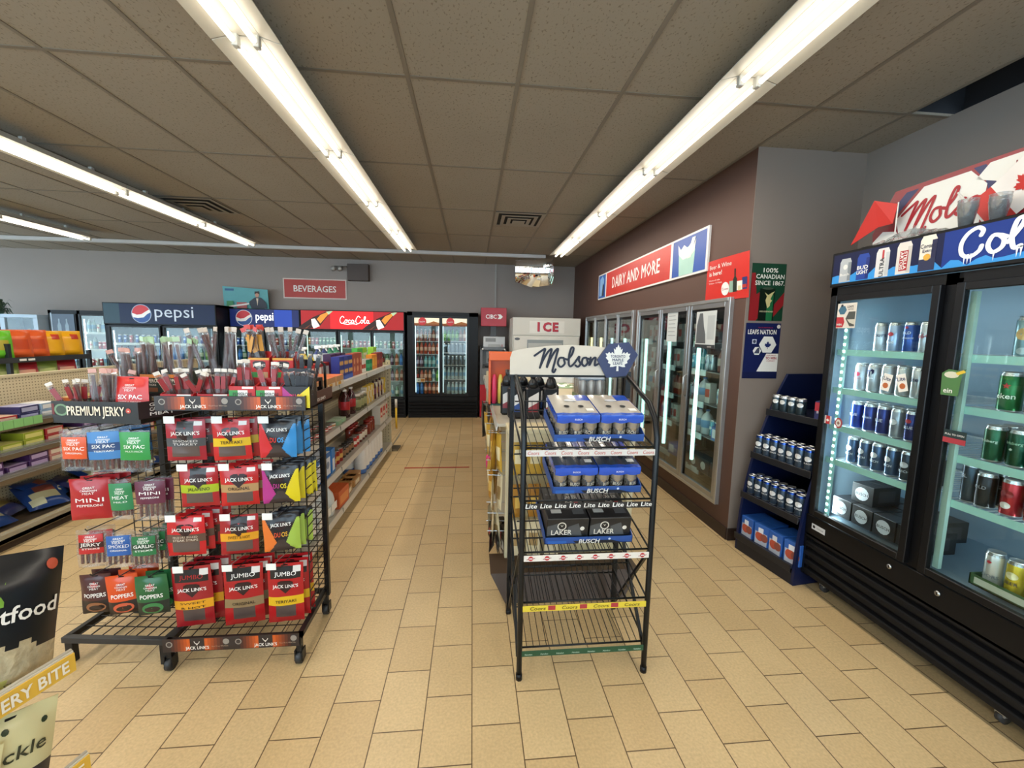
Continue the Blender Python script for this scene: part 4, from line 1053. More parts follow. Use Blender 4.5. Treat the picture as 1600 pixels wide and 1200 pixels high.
# papers and signs on the brown wall
def on_wall(name, label, cat, y, z, w, h, tilt=0.0):
    """flat thing on the brown wall: local x runs towards the camera (-y), z up, front towards -x"""
    t = thing(name, label, cat, (RX-.001, y, z), R(-90)); return t
D = on_wall('wall_sign', 'long red DAIRY AND MORE sign with milk splash picture on brown wall', 'sign', 6.84, 2.235, 0, 0)
m = MB(); Wd, Hd = 3.235, .395
m.box(0, Wd, -.02, 0, 0, Hd, M('e6e2de', .4)); m.build('board', D)
a = MB(); y = -.021
a.box(.42, 2.53, y-.0005, y, .02, Hd-.02, M('c8392e', .4)); a.box(.03, .37, y-.0005, y, .02, Hd-.02, M('2e5fae', .4)); a.box(2.58, Wd-.03, y-.0005, y, .02, Hd-.02, M('2b53a4', .4)); a.build('colour_panel', D)
a = MB(); y = -.0225
a.shape([(-.13, -.17), (-.15, .04), (-.12, .09), (.13, .09), (.16, .04), (.14, -.17)], M('a9cfc2', .4), (2.86, y, .19)); a.build('milk_glass_picture', D); a = MB(); a.shape([(-.15, .03), (-.17, .13), (-.11, .07), (-.05, .11), (.02, .07), (.09, .11), (.12, .06), (.17, .13), (.15, .02), (.08, -.02), (-.06, -.03)], M('e9ebe2', .4), (2.86, y-.0012, .2))
a.shape([(-.02, 0), (.06, .18), (.12, .18), (.05, 0)], M('e9ebe2', .4), (2.9, y-.0025, .17)); a.build('milk_splash_picture', D); a = MB(); a.shape([(-.12, -.15), (-.1, .12), (.02, .16), (.1, .1), (.08, -.15)], M('8fb9e4', .4), (.2, y, .2)); a.shape([(-.05, -.1), (0, .1), (.06, .05), (.05, -.1)], M('3a3c46', .4), (.25, y-.001, .15)); a.build('bottle_picture', D)
MB().text('DAIRY AND MORE', (1.49, -.0225, .125), M('f2ece6', .4), h=.155, bold=1.8, w=1.58/glyphs('DAIRY AND MORE', 1.8)[2]).build('lettering', D)
P = on_wall('paper_poster', 'curling red Beer & Wine poster taped to the corner of brown wall', 'poster', 3.62, 1.965, 0, 0)
b = MB(); wv = lambda u, v: Vector((u*.6, -.004-.02*abs(math.sin(u*3))*v-.05*max(0, u-.6)*v, v*.345-.01*u))
b.grid(wv, 12, 6, M('cf2b22', .4)); b.build('sheet', P)
a = MB()
wf = lambda x, y: wv(x/.6, y/.345)+Vector((0, -.002, 0))
a.text('Beer & Wine', (.05, .27, 0), WHITE, h=.035, al='l', warp=wf, bold=1.5, w=.33/glyphs('Beer & Wine', 1.5)[2]); a.text('is here!', (.05, .215, 0), WHITE, h=.035, al='l', warp=wf, bold=1.5, w=.2/glyphs('is here!', 1.5)[2]); a.text('Hours of sale', (.05, .17, 0), WHITE, h=.012, al='l', warp=wf, w=.17/glyphs('Hours of sale', 1)[2]); a.text('9:00am - 11:00pm', (.05, .145, 0), WHITE, h=.012, al='l', warp=wf, w=.2/glyphs('9:00am - 11:00pm', 1)[2])
wrap_shape(a, ngon(12, 1, 0, 1, 1), M('e6e8e4', .4), wf, .30, .09, .055); a.text('Coors', (.30, .08, 0), M('b5242c', .4), h=.02, warp=lambda x, y: wf(x, y)+Vector((0, -.001, 0)), w=.09/glyphs('Coors', 1)[2])
wrap_shape(a, [(-1, -1), (-1, 1), (1, 1), (1, -1)], M('8fae9c', .4), lambda x, y: wf(x, y)+Vector((0, .0006, 0)), .40, .10, .045); wrap_shape(a, [(-.35, -1), (-.35, .3), (-.12, .6), (-.12, 1.4), (.12, 1.4), (.12, .6), (.35, .3), (.35, -1)], M('1c2a20', .4), wf, .43, .13, .075)
wrap_shape(a, [(-1, -1), (-1, 1), (1, 1), (1, -1)], M('e9e6da', .4), wf, .49, .10, .035); wrap_shape(a, [(-1, -1), (-1, 1), (1, 1), (1, -1)], M('d8d0a0', .4), lambda x, y: wf(x, y)+Vector((0, -.0006, 0)), .49, .08, .018); wrap_shape(a, [(-1, -1.4), (-1, 1.6), (1, 1.6), (1, -1.4)], M('26306a', .4), wf, .55, .11, .03); wrap_shape(a, [(-1, -.5), (-1, .5), (1, .5), (1, -.5)], M('b8342a', .4), lambda x, y: wf(x, y)+Vector((0, -.001, 0)), .55, .09, .025)
a.build('artwork', P)
for nm, y0, z0, w, h, dark, lab in (('paper_notice', 4.30, 1.60, .22, .33, False, 'plain printed notice taped on the middle glass wall door'), ('paper_notice', 3.72, 1.55, .32, .33, True, 'black and white photo notice taped on the glass wall door nearest the corner')):
    t = thing(nm, lab, 'notice', (RX-.017, y0, z0), R(-90)); MB().box(0, w, -.0016, 0, 0, h, M('c9ccca', .5)).build('sheet', t)
    a = MB()
    if dark:
        a.shape([(0, 0), (0, .16), (.04, .27), (.09, .27), (.12, .15), (.15, .08), (.16, 0)], M('5a5d60', .5), (.015, -.002, .045)); a.box(.0, w, -.0021, -.0017, .0, .035, M('2a2c30', .5)); a.box(.19, .3, -.0021, -.0017, .08, .29, M('b4b8b8', .5))
        a.text('NOTICE', (.24, -.003, .01), WHITE, h=.012)
    else:
        for q in range(6): a.box(.03, w-.03-.02*(q % 2), -.0021, -.0017, .06+.04*q, .067+.04*q, M('8a8e90', .5))
    a.build('print', t)
# posters on the return wall (facing the camera)
def poster(label, x, z, w, h, base):
    t = thing('wall_poster', label, 'poster', (x, RY-.0045, z)); MB().box(0, w, -.003, 0, 0, h, M(base, .35)).build('sheet', t); return t
t = poster('green and red 100% CANADIAN poster of a moose beer can', 2.112, 1.783, .277, .432, '12402c')
a = MB(); y = -.0035
a.shape([(0, 0), (0, .36), (.03, .36), (.05, .2), (.11, .24), (.1, .05), (.06, 0)], M('8f1f24', .35), (.0, y, 0)); a.shape([(0, 0), (.1, .12), (.1, .22), (.02, .12), (-.06, .05)], M('8f1f24', .35), (.177, y, .0))
a.box(.075, .20, y-.001, y-.0005, .0, .245, M('0c1c14', .3)); a.box(.14, .19, y-.0014, y-.001, .0, .2, M('1f6a3e', .3)); a.shape(ngon(14, .045, 0, 1, .2), M('3f4f40', .3), (.138, y-.002, .245))
a.shape([(-.03, .05), (-.01, .02), (-.02, -.01), (0, -.07), (.02, -.05), (.02, -.03), (.035, -.01), (.02, .0), (.035, .035), (.05, .06), (.03, .05), (.0, .03)], M('c9bc84', .35), (.145, y-.003, .165)); a.text('MOOSEHEAD', (.14, y-.003, .065), M('cfc9a4', .4), h=.011, bold=1, w=.11/glyphs('MOOSEHEAD', 1)[2])
a.build('artwork', t)
a = MB(); W_ = M('e9e6dd', .4)
for s_, z, hh, ww in (('100%', .365, .032, .12), ('CANADIAN', .318, .032, .23), ('SINCE 1867.', .27, .032, .24)): a.text(s_, (.15, y-.002, z), W_, h=hh, bold=1.8, w=ww/glyphs(s_, 1.8)[2])
a.build('lettering', t)
t = poster('navy hockey fan poster with white hexagons under the green one', 2.10, 1.335, .287, .43, '151f50')
a = MB(); a.shape(hexa(.072), WHITE, (.19, y, .265)); a.shape(LEAF, M('1a2a66', .4), (.19, y-.001, .25), k=.042); a.shape(hexa(.035), WHITE, (.105, y-.0005, .215)); a.shape([(-.025, -.02), (0, .02), (.02, .03), (.02, -.02)], M('444a60', .4), (.105, y-.001, .215)); a.box(.06, .095, y-.0006, y, .27, .305, M('c9cede', .4)); a.shape(ngon(10, .013), M('444a60', .4), (.078, y-.001, .288))
a.shape([(0, 0), (.07, .14), (.17, .14), (.17, 0)], WHITE, (.115, y-.0002, .055)); a.shape(ngon(12, .015), M('d9d3c8', .4), (.268, y-.001, .405)); a.box(0, .287, y-.0002, y, 0, .05, M('121a44', .4)); a.build('artwork', t)
a = MB(); a.text('LEAFS NATION', (.135, y-.002, .345), W_, h=.034, bold=2, w=.235/glyphs('LEAFS NATION', 2)[2]); a.text('TO WIN', (.225, y-.002, .15), M('b02a3a', .4), h=.02, bold=2, w=.09/glyphs('TO WIN', 2)[2]); a.text('PROUD PARTNER OF', (.16, y-.002, .392), M('b02a3a', .4), h=.008, w=.12/glyphs('PROUD PARTNER OF', 1)[2]); a.text('YOUR CHANCE', (.225, y-.002, .178), M('b02a3a', .4), h=.008, w=.08/glyphs('YOUR CHANCE', 1)[2]); a.text('A JERSEY', (.225, y-.002, .135), M('b02a3a', .4), h=.008, w=.07/glyphs('A JERSEY', 1)[2]); a.build('lettering', t)

# ================================================================ beer fridge on the right
def hdr_beer(b, x0, x1, z0, z1, y):
    w = x1-x0; h = z1-z0
    quadp(b, x0, x1, z0, z1, y, M('141c42', .3, spec=.25)); quadp(b, x0+.60, x1, z0, z1, y-.0003, M('1a3684', .3, spec=.25)); wv = [(i*(w)/40, .022+.012*math.sin(i*1.7)+.008*math.sin(i*4.1)) for i in range(41)]
    b.shape([(0, 0)]+[(x, q+(.02 if x < .58 else 0)) for x, q in wv]+[(w, 0)], M('2b8fd8', .3), (x0, y-.0006, z0))
    cs = [('b9bfc4', '8a939a', '', 1), ('24459c', '1b2f78', 'BUD|LIGHT', 0), ('dcdcdc', 'c4c8cc', 'ULTRA', 1), ('dfdad4', 'c9c4be', 'STELLA', 2), ('e6e2d6', '23264a', 'Corona|Extra', 3)]
    for i, (c1, c2, t_, kind) in enumerate(cs):
        cx = x0+.085+i*.112; hh = .135+.008*i
        cw = .037
        b.shape([(-cw, 0), (-cw, hh-.02), (-cw*.8, hh-.006), (-cw*.75, hh), (cw*.75, hh), (cw*.8, hh-.006), (cw, hh-.02), (cw, 0)], M(c1, .3, .3), (cx, y-.001, z0+.004))
        b.box(cx+cw*.45, cx+cw, y-.0013, y-.0011, z0+.01, z0+hh-.02, M(c2, .3, .3))
        if kind == 0:
            for j, s_ in enumerate(t_.split('|')): b.text(s_, (cx, y-.003, z0+.062-.026*j), WHITEG, h=.02, bold=2, w=.066/glyphs(s_, 2)[2])
        if t_ == 'ULTRA': b.text(t_, (cx+.010, y-.003, z0+.055), M('2a2c34', .4), h=.022, ux=(0, 0, 1), uy=(-1, 0, 0), bold=1.5, w=.10/glyphs(t_, 1.5)[2]); b.box(cx-.004, cx+.006, y-.002, y-.0015, z0+.10, z0+.145, M('b8323a', .4))
        if kind == 2:
            b.box(cx-.020, cx+.021, y-.002, y-.0015, z0+.02, z0+.12, M('a8282e', .4)); b.text('STELLA', (cx+.002, y-.003, z0+.07), WHITEG, h=.015, ux=(0, 0, -1), uy=(1, 0, 0), bold=1.5, w=.09/glyphs('STELLA', 1.5)[2]); b.text('ARTOIS', (cx-.016, y-.003, z0+.07), WHITEG, h=.015, ux=(0, 0, -1), uy=(1, 0, 0), bold=1.5, w=.09/glyphs('ARTOIS', 1.5)[2])
        if kind == 3:
            b.text('Corona', (cx, y-.003, z0+.112), M('23264a', .4), h=.02, bold=1, w=.068/glyphs('Corona', 1)[2]); b.text('Extra', (cx, y-.003, z0+.092), M('23264a', .4), h=.014, w=.045/glyphs('Extra', 1)[2]); b.box(cx-cw, cx+cw, y-.0018, y-.0014, z0+.004, z0+.06, M('1c2448', .4)); b.shape(ngon(14, .016), M('d8a43c', .4), (cx, y-.003, z0+.068))
        if i == 0: b.shape(ngon(10, .015), M('e4e4e0', .4), (cx, y-.002, z0+.09)); b.text('Busch', (cx, y-.003, z0+.04), M('f0efe9', .4), h=.014, bold=1, w=.06/glyphs('Busch', 1)[2])
    # dripping script word
    ft = M('e6eef6', .3)
    S_ = [[(.62, .72), (.66, .9), (.5, 1.02), (.24, .85), (.1, .5), (.16, .12), (.4, .0), (.62, .16), (.68, .34)],
          [(1.12, .6), (.94, .62), (.84, .3), (.98, .04), (1.2, .16), (1.24, .42), (1.12, .6), (1.3, .5)],
          [(1.34, .3), (1.62, .8), (1.66, 1.05), (1.5, 1.0), (1.42, .5), (1.5, .08), (1.66, .12)],
          [(2.2, .55), (1.98, .62), (1.84, .32), (1.96, .06), (2.16, .2), (2.28, .7), (2.36, 1.05), (2.22, .5), (2.24, .12), (2.42, .1)]]
    for j, s_ in enumerate(S_): b.stroke(s_, .068, ft, out=(0, -.001-.0002*j, 0), at=(x0+.66, y-.001, z0+.038), k=.118, ux=(1.15, 0, 0))
    for dx in (.045, .06, .075, .17, .26, .275, .345, .36): b.shape([(-.005, .02), (.005, .02), (0, -.025)], ft, (x0+.655+dx*.85, y-.0038, z0+.030))
LR = (2.2, 2.425, 0); RZ = R(-90)
cooler('beer_fridge', 'large black two door beer fridge with frosty blue header', LR, RZ, 1.37, .7, 2.165, (1.965, 2.165), [(.075, .60), (.735, 1.29)], (.56, 1.875), [1.58, 1.345, 1.115, .90],
       hdr_fn=hdr_beer, grille=(.10, .37), feet=(.08, 1.01, 1.29), led=None, liner='93a9b8', rail=M('a9dfd6', .35), wires=20, fw_=.036, cat='fridge', handle=False)
for a, b__ in ((.09, -1), (.75, -1)):
    pass
t = thing('led_light_bar', 'vertical bar of white light dots inside the beer fridge door post', 'light', wp(LR, RZ, .098, .045, .5), RZ)
MB().box(-.012, .012, 0, .012, 0, 1.36, M('a8d8d0', .4)).build('housing', t)
def bar_light(t, w_, sx=1):
    ld = bpy.data.lights.new('bar_light', 'AREA'); ld.shape = 'RECTANGLE'; ld.size = .012; ld.size_y = 1.3; ld.energy = w_; ld.color = (.78, .93, 1.0)
    lo = bpy.data.objects.new('bar_light', ld); C.objects.link(lo); lo.parent = t; lo.location = (.014*sx, .014, .68)
    d = Vector((.75*sx, .66, 0)); lo.rotation_euler = d.to_track_quat('-Z', 'Y').to_euler()
bar_light(t, 9)
b = MB(); ed = emis('led_dot', 'e6fbff', 26.0)
for i in range(32): b.box(-.005, .005, -.003, 0, .02+i*.042, .032+i*.042, ed)
b.build('led_dots', t)
t = thing('led_light_bar', 'plain vertical light bar behind second glass of beer fridge', 'light', wp(LR, RZ, 1.27, .045, .5), RZ)
MB().box(-.012, .012, 0, .012, 0, 1.36, M('a8d8d0', .4)).build('housing', t); MB().box(-.005, .005, -.003, 0, .02, 1.3, emis('led_dot2', 'dff6f4', 5.0)).build('light_strip', t); bar_light(t, 6, -1)
b = MB(); b.box(.725, .75, .03, .05, .56, 1.87, M('a9c8bc', .5)); o = b.build('centre_post'); o.location = LR; o.rotation_euler = (0, 0, RZ); tag(o, 'pale centre post strip inside the beer fridge', 'post')
for i, (x, z) in enumerate(((.56, .462), (.79, .462))):
    t = thing('door_lock', 'round chrome lock on beer fridge base under the %s door' % ('first', 'second')[i], 'lock', wp(LR, RZ, x, -.001, z), RZ)
    MB().tube([(0, 0, 0), (0, -.006, 0)], .012, STEEL, 14).build('cylinder', t); MB().box(-.002, .002, -.0075, -.006, -.007, .007, BLACK).build('keyway', t)
t = thing('maker_plate', 'small white maker label on the beer fridge base', 'label', wp(LR, RZ, .055, -.001, .43), RZ)
MB().box(0, .10, -.002, 0, 0, .035, M('c9ccd0', .4)).build('plate', t); MB().shape(ngon(12, .010), BLACK, (.018, -.0025, .018)).text('COOLER', (.065, -.003, .013), M('6a6e74', .4), h=.009).build('print', t)

ck = {}
def beer(key, *a, **k): ck[key] = can_kind(*a, **k)
SV = 'b4bcc4'
beer('sv_geo', SV, [('Coors', .085, .022, '22304f', 1)]); beer('lb_red', '9fb3d0', [('oval', .10, .014, 'b5303a'), ('Bud', .05, .016, 'e8ecf2')]); beer('bl_white', '34549e', [('OLD', .10, .014, 'e9edf4'), ('oval', .135, .008, 'b5303a'), ('MILWAUKEE', .075, .008, 'e9edf4')])
beer('sv_red', SV, [('1664', .08, .022, 'a83a4c', 1)]); beer('sv_pink', SV, [('oval', .10, .018, 'b5405a'), ('Coors', .07, .014, '9a4560')]); beer('sv_navy', SV, [('shield', .115, .05, '272c5a'), ('Keystone', .08, .009, 'dfe3ea')]); beer('sv_dia', SV, [('shield', .09, .06, '4a4a4c'), ('ICE', .085, .014, 'dfe3ea')])
beer('sv_plain', 'c0c4c6', [('Lite', .09, .022, '22305c', 1)]); beer('bl_a', '1f3f94', [('BLUE', .08, .016, 'e9edf4')]); beer('bl_b', '243c8c', [('Labatt', .08, .014, 'd9dfee')]); beer('bl_c', '1b2f74', [('BLUE', .075, .016, 'd9dfee')]); beer('gy_l', '97a0aa', [('oval', .09, .02, 'd9dce0'), ('PBR', .05, .014, '4a5060')])
beer('nv_r', '27306a', [('oval', .11, .014, 'b0343c'), ('BLUE', .07, .014, 'd9dfee')]); beer('busch', '3f5878', [('oval', .095, .02, 'd9dde4'), ('BUSCH', .055, .012, 'e4e6ea')]); beer('busch_d', '35424e', [('oval', .09, .02, 'c9ced4'), ('BUSCH', .05, .012, 'c9ced4')])
beer('gn_h', '1f6a38', [('star', .115, .014, 'b5232c'), ('eken', .06, .022, 'e9ece4', 1)], r=.038, h=.175); beer('wh_r', 'b8aeb0', [('oval', .09, .02, 'a8484c')], r=.038, h=.175); beer('gn_c', '17563a', [('Carlsberg', .09, .012, 'd4e0d4')], r=.035); beer('gn_d', '0f4a34', [('Carlsberg', .1, .012, '9fc4a8'), ('leaf', .075, .01, 'cfdccb')], r=.035)
beer('bk', '23262a', [('OLD', .09, .014, '8c8f92')], r=.035); beer('bk_r', 'b02a32', [('oval', .10, .022, '7c1f26'), ('oval', .05, .018, 'd9d4cc')], r=.035); beer('bk_bl', '2c3f4e', [('BL', .12, .016, 'd9dfee')], r=.03, h=.19); beer('mh_y', 'd8c23a', [('oval', .10, .02, 'e9e4b4'), ('BEER', .06, .014, '2a2c34')]); beer('wh_a', 'dcdedb', [('leaf', .115, .014, 'b5303a'), ('COORS', .05, .014, '5a606c')])
beer('blond', '7fa0a8', [('oval', .10, .028, 'c9a86a', .9), ('oval', .03, .018, '9db0b4')], r=.042, h=.175)
CN = {'sv_geo': 'silver tall can with dark script', 'lb_red': 'light blue can with red oval', 'bl_white': 'blue can with white lettering', 'sv_red': 'silver can with red numerals', 'sv_pink': 'silver can with pink logo', 'sv_navy': 'silver can with navy shield', 'sv_dia': 'silver can with grey diamond', 'sv_plain': 'plain silver can', 'bl_a': 'bright blue can', 'bl_b': 'mid blue can', 'bl_c': 'deep blue can',
      'gy_l': 'grey can with pale label', 'nv_r': 'navy can with red dot', 'busch': 'steel blue can', 'busch_d': 'dark slate can', 'gn_h': 'green can with red star', 'wh_r': 'pale rosy can', 'gn_c': 'dark green can', 'gn_d': 'deep green can with leaf', 'bk': 'black can', 'bk_r': 'red can', 'bk_bl': 'slim dark bottle can', 'mh_y': 'yellow can', 'wh_a': 'white can with red leaf', 'blond': 'wide golden picture can'}
def beers(seq, x0, dx, z, shelf, door, depth=2):
    for i, k in enumerate(seq):
        if not k: continue
        for d_ in range(depth):
            ck[k].place(wp(LR, RZ, x0+dx*i+random.uniform(-.003, .003), .115+d_*.082, z+.001), RZ+random.uniform(-.2, .2),
                        '%s, %s on %s shelf behind %s glass%s' % (CN[k], ORD[i], shelf, door, ', front row' if d_ == 0 else ', back row'), 'beer cans in the big fridge')
beers(['sv_geo', 'lb_red', 'bl_white', 'sv_red', 'sv_geo'], .255, .082, 1.58, 'top', 'far', 1)
beers(['sv_pink', 'sv_navy', 'sv_dia', 'sv_plain', 'sv_plain', 'sv_plain'], .165, .08, 1.345, 'second', 'far')
beers(['bl_a', 'bl_b', 'bl_c', 'gy_l', 'nv_r', 'sv_plain'], .165, .08, 1.115, 'third', 'far')
beers(['busch', 'busch', 'busch', 'busch', 'busch_d', 'busch_d'], .165, .08, .90, 'fourth', 'far')
beers(['blond', 'blond', 'blond'], .89, .10, 1.58, 'top', 'near', 1)
beers(['gn_h', 'wh_r', 'gn_h', 'wh_r'], .86, .09, 1.345, 'second', 'near', 1)
beers(['gn_c', 'gn_d', 'gn_c', 'gn_d', 'gn_c'], .83, .085, 1.115, 'third', 'near')
beers(['bk', 'bk_r', 'bk_r', 'bk', 'bk_r'], .83, .088, .90, 'fourth', 'near')
beers(['bk_bl'], .765, .07, .90, 'fourth (post end)', 'near', 1)
K['busch_case'] = box_kind(.125, .20, .115, '202226', [('disc', -.02, .5, .04, 'c9cdd2'), ('BUSCH', -.02, .42, .016, '2a2c34'), ('side', -.3, .3, .2, .8, '3a3d42')], 'beer_case', 'beer case')
for i in range(4): K['busch_case'].place(wp(LR, RZ, .175+.133*i, .17, .56), RZ, 'black beer case with white round badge, %s on the fridge floor' % ORD[i], 'black beer cases on the fridge floor')
for i in range(3): K['busch_case'].place(wp(LR, RZ, .2+.133*i, .38, .56), RZ, 'black beer case in the back row of fridge floor, %s from wall side' % ORD[i], 'black beer cases on the fridge floor')
K['busch_case'].place(wp(LR, RZ, .24, .22, .676), RZ+.1, 'black beer case stacked on top of the others in beer fridge', 'black beer cases on the fridge floor')
# can tray on the floor of the near side
t = thing('can_tray', 'green and white cardboard tray holding cans on the fridge floor', 'tray', wp(LR, RZ, .99, .15, .56), RZ)
MB().box(-.13, .18, -.1, .1, 0, .006, M('3f5a36', .5)).box(-.13, .18, -.1, -.096, 0, .05, M('41603a', .5)).box(-.11, .16, -.1015, -.1, .012, .04, M('c9ccb8', .5)).box(-.13, -.126, -.1, .1, 0, .05, M('41603a', .5)).build('tray_wall', t)
for i, k in enumerate(['wh_a', 'mh_y', 'wh_a', 'mh_y']):
    ck[k].place(wp(LR, RZ, .91+.075*i, .10, .568), RZ+.1*i, '%s, %s in the cardboard tray, near side' % (CN[k], ORD[i]), 'cans in the fridge tray')
# stickers and hang tags on the glass
def stick_on(name, label, x, z, fn, y=-.012):
    t = thing(name, label, 'sticker', wp(LR, RZ, x, y, z), RZ); b = MB(); fn(b); b.build('face', t); return t
def f1(b):
    b.box(0, .125, -.001, 0, 0, .145, M('d9d0c4', .4)); b.shape(hexa(.028), M('3f6a80', .4), (.035, -.0015, .105)); b.shape(ngon(10, .008), M('23262e', .4), (.03, -.002, .132)); b.text('LEAFS', (.085, -.002, .118), M('2a2c34', .4), h=.012, bold=1.5, w=.04/glyphs('LEAFS', 1.5)[2]); b.text('NATION', (.088, -.002, .105), M('2a2c34', .4), h=.007, bold=1.5, w=.034/glyphs('NATION', 1.5)[2])
    b.shape([(0, 0), (0, .06), (.045, .06), (.055, .03), (.045, 0)], M('b5323a', .4), (.0, -.0015, .005)); b.shape([(0, -.045), (-.03, 0), (-.012, .04), (.03, .04), (.03, -.045)], M('4a4c48', .4), (.09, -.0015, .055)); b.shape([(0, -.02), (-.02, 0), (.03, .0), (.03, -.03)], M('c9c4b4', .4), (.09, -.002, .05)); b.text('WIN', (.022, -.0025, .015), WHITE, h=.012)
stick_on('door_sticker', 'cream hockey contest sticker in the top corner of fridge glass', .085, 1.715, f1)
def f2(b):
    b.box(-.024, .024, -.001, 0, -.09, 0, M('e4e0d8', .4), .004); b.text('Lite', (0, -.0018, -.034), M('22305c', .4), h=.02, bold=1.5, w=.04/glyphs('Lite', 1.5)[2]); b.shape(ngon(14, .015), M('b5653a', .4), (0, -.0018, -.062))
o = stick_on('hang_tag', 'white tag with orange disc hanging on fridge glass, leaning forward', .44, 1.47, f2); o.rotation_euler = (0, R(10), RZ)
o = stick_on('hang_tag', 'white tag with orange disc, second of the crossed pair on glass', .50, 1.475, f2); o.rotation_euler = (0, R(-16), RZ)
def f3(b): b.box(0, .05, -.001, 0, 0, .05, M('c9c4c4', .4), .003); b.box(.012, .038, -.0016, -.001, .0, .05, M('b5323a', .4)); b.shape(LEAF, WHITE, (.025, -.002, .018), k=.016)
o = stick_on('door_sticker', 'small red and white leaf sticker at the edge of fridge glass', .075, 1.13, f3)
def f4(b): b.shape(ngon(16, .032, 0, .85, 1), M('a8484c', .4), (0, -.001, 0)); b.shape(ngon(14, .022, 0, .8, 1), M('d9d4cc', .4), (0, -.0016, 0)); b.shape([(-.01, .0), (0, .012), (.01, 0), (0, -.012)], M('8c6a5a', .4), (0, -.002, 0))
stick_on('door_sticker', 'oval red rimmed sticker on fridge glass beside the leaf sticker', .175, 1.15, f4)
def f5(b):
    b.shape([(-.04, 0), (-.045, .1), (-.02, .12), (.03, .115), (.05, .125), (.035, .09), (.03, 0)], M('4f7a48', .4), (0, -.0012, 0)); b.shape(ngon(12, .03, 0, 1, .5), M('d0cdb8', .4), (-.005, -.002, .095)); b.text('ein', (-.012, -.002, .012), WHITE, h=.022, bold=1.5); b.shape([(0, 0), (.03, .015), (.04, .005), (.01, -.01)], M('d8b83c', .4), (.01, -.0024, .105))
stick_on('door_sticker', 'green can shaped sticker on the centre post of beer fridge', .74, 1.40, f5, -.021)
def f6(b): b.box(0, .09, -.001, 0, 0, .06, M('26383a', .4)); b.box(0, .09, -.0014, -.001, 0, .024, M('a83a44', .4)); b.text('PULL TO OPEN', (.045, -.002, .036), WHITE, h=.008, w=.075/glyphs('PULL TO OPEN', 1)[2])
stick_on('door_sticker', 'small dark and red sticker on centre post of beer fridge', .735, 1.185, f6, -.021)
# things on top: banner, flags, clear cups
bn = thing('beer_banner', 'red card banner with white hexagon panels and red script atop the fridge', 'banner', (2.42, 2.385, 2.166), R(-92)); bn.scale = (.845,)*3
m = MB(); m.prism([(0, 0, 0), (-.02, 0, .14), (.08, 0, .32), (.12, 0, .39), (1.25, 0, .39), (1.25, 0, 0)], (0, .012, 0), M('8a1c2a', .35)); m.build('card', bn)
for pts in ([(.0, .0), (-.01, .08), (.06, .14), (.16, .12), (.2, .02), (.19, 0)], [(.19, .04), (.15, .20), (.31, .36), (.57, .36), (.66, .26), (.64, .0), (.2, 0)], [(.60, .30), (.66, .37), (1.1, .37), (1.1, .08), (.78, .08), (.70, .26)]):
    MB().shape(pts, WHITE, (0, -.0015, 0)).build('hexagon_panel', bn)
for pts in ([(.12, .28), (.20, .36), (.28, .36), (.15, .23)], [(.58, .37), (.64, .37), (.71, .26), (.67, .22), (.65, .28)]): MB().shape(pts, M('232a5c', .4), (0, -.001, 0)).build('navy_panel', bn)
MB().text('17', (.80, -.003, .30), M('7c1f2a', .4), h=.035, bold=1.5).build('number', bn)
a = MB(); script_molson(a, (.22, -.0025, .12), .155, M('a8202c', .5), out=(0, -.001, 0), upto=8, uy=(.12, 0, 1)); a.build('script_lettering', bn)
for i, (lx, ly, lz, pts, lab) in enumerate(((2.55, 2.62, 2.18, [(0, 0), (.03, .03), (.14, .28), (.30, .22), (.32, .05)], 'small all red side flag sloping at the banner end on fridge'),)):
    t = thing('paper_flag', lab, 'flag', (2.35, 2.37, 2.166), R(-90)); t.scale = (.845,)*3; b = MB()
    b.prism([(-.12, 0, .08), (.06, -.03, .34), (.2, 0, .28), (.18, .0, .16), (.08, .0, .16)], (0, .003, 0), M('c8281f', .45)); b.build('cloth', t); MB().tube([(.2, .004, .0), (.2, .004, .29)], .004, WHITE).build('stick', t)
t = thing('paper_flag', 'tilted red and white maple leaf flag on stick above the fridge', 'flag', (2.38, 1.59, 2.225), R(-90)); t.scale = (.85,)*3
t.rotation_euler = (0, R(-36), R(-90))
m = MB(); wv = lambda u, v: Vector((u*.44-.22, .012*math.sin(u*7), .06+v*.22))
m.grid(wv, 16, 2, WHITE, matfn=lambda u, v: M('c4241e', .45) if u < .26 or u > .74 else M('efe9e4', .45)); m.build('cloth', t)
a = MB(); wrap_shape(a, LEAF, M('c4241e', .45), lambda x, y_: wv(x/.44+.5, y_/.22)+Vector((0, -.004, 0)), 0, .085, .075); a.build('maple_leaf', t)
MB().tube([(-.22, .0, -.04), (-.22, .0, .38)], .005, WHITEG).build('stick', t)
CUP = thin_glass('cup_plastic', (.9, .92, .92), .22, .06, .12)
for i in range(2):
    t = thing('plastic_cup_stack', 'stack of clear plastic cups on the fridge, %s from the banner end' % ORD[i], 'cups', (2.28+.04*(i % 2), 1.80-.09*i, 2.166), group='clear cups on the fridge')
    for j in range(3): MB().lathe([(.022, .015*j), (.036, .10+.015*j), (.037, .102+.015*j), (.034, .10+.015*j), (.021, .003+.015*j)], CUP, n=14).build('cup', t)
t = thing('crumpled_bag', 'crumpled clear plastic bag lying under the banner on the fridge', 'plastic bag', (2.3, 2.05, 2.166)); b = MB()
from mathutils import noise
b.grid(lambda u, v: Vector(((u-.5)*.2, (v-.5)*.4, .004+.07*math.sin(PI*u)*math.sin(PI*v)*(.6+.8*noise.noise(Vector((u*6, v*9, 1)))))), 14, 20, CUP, smooth=False); b.build('film', t)
MB().tube([(0, .1, .05), (0, .12, .02), (.02, .2, .005)], .006, CUP).build('twisted_end', t)

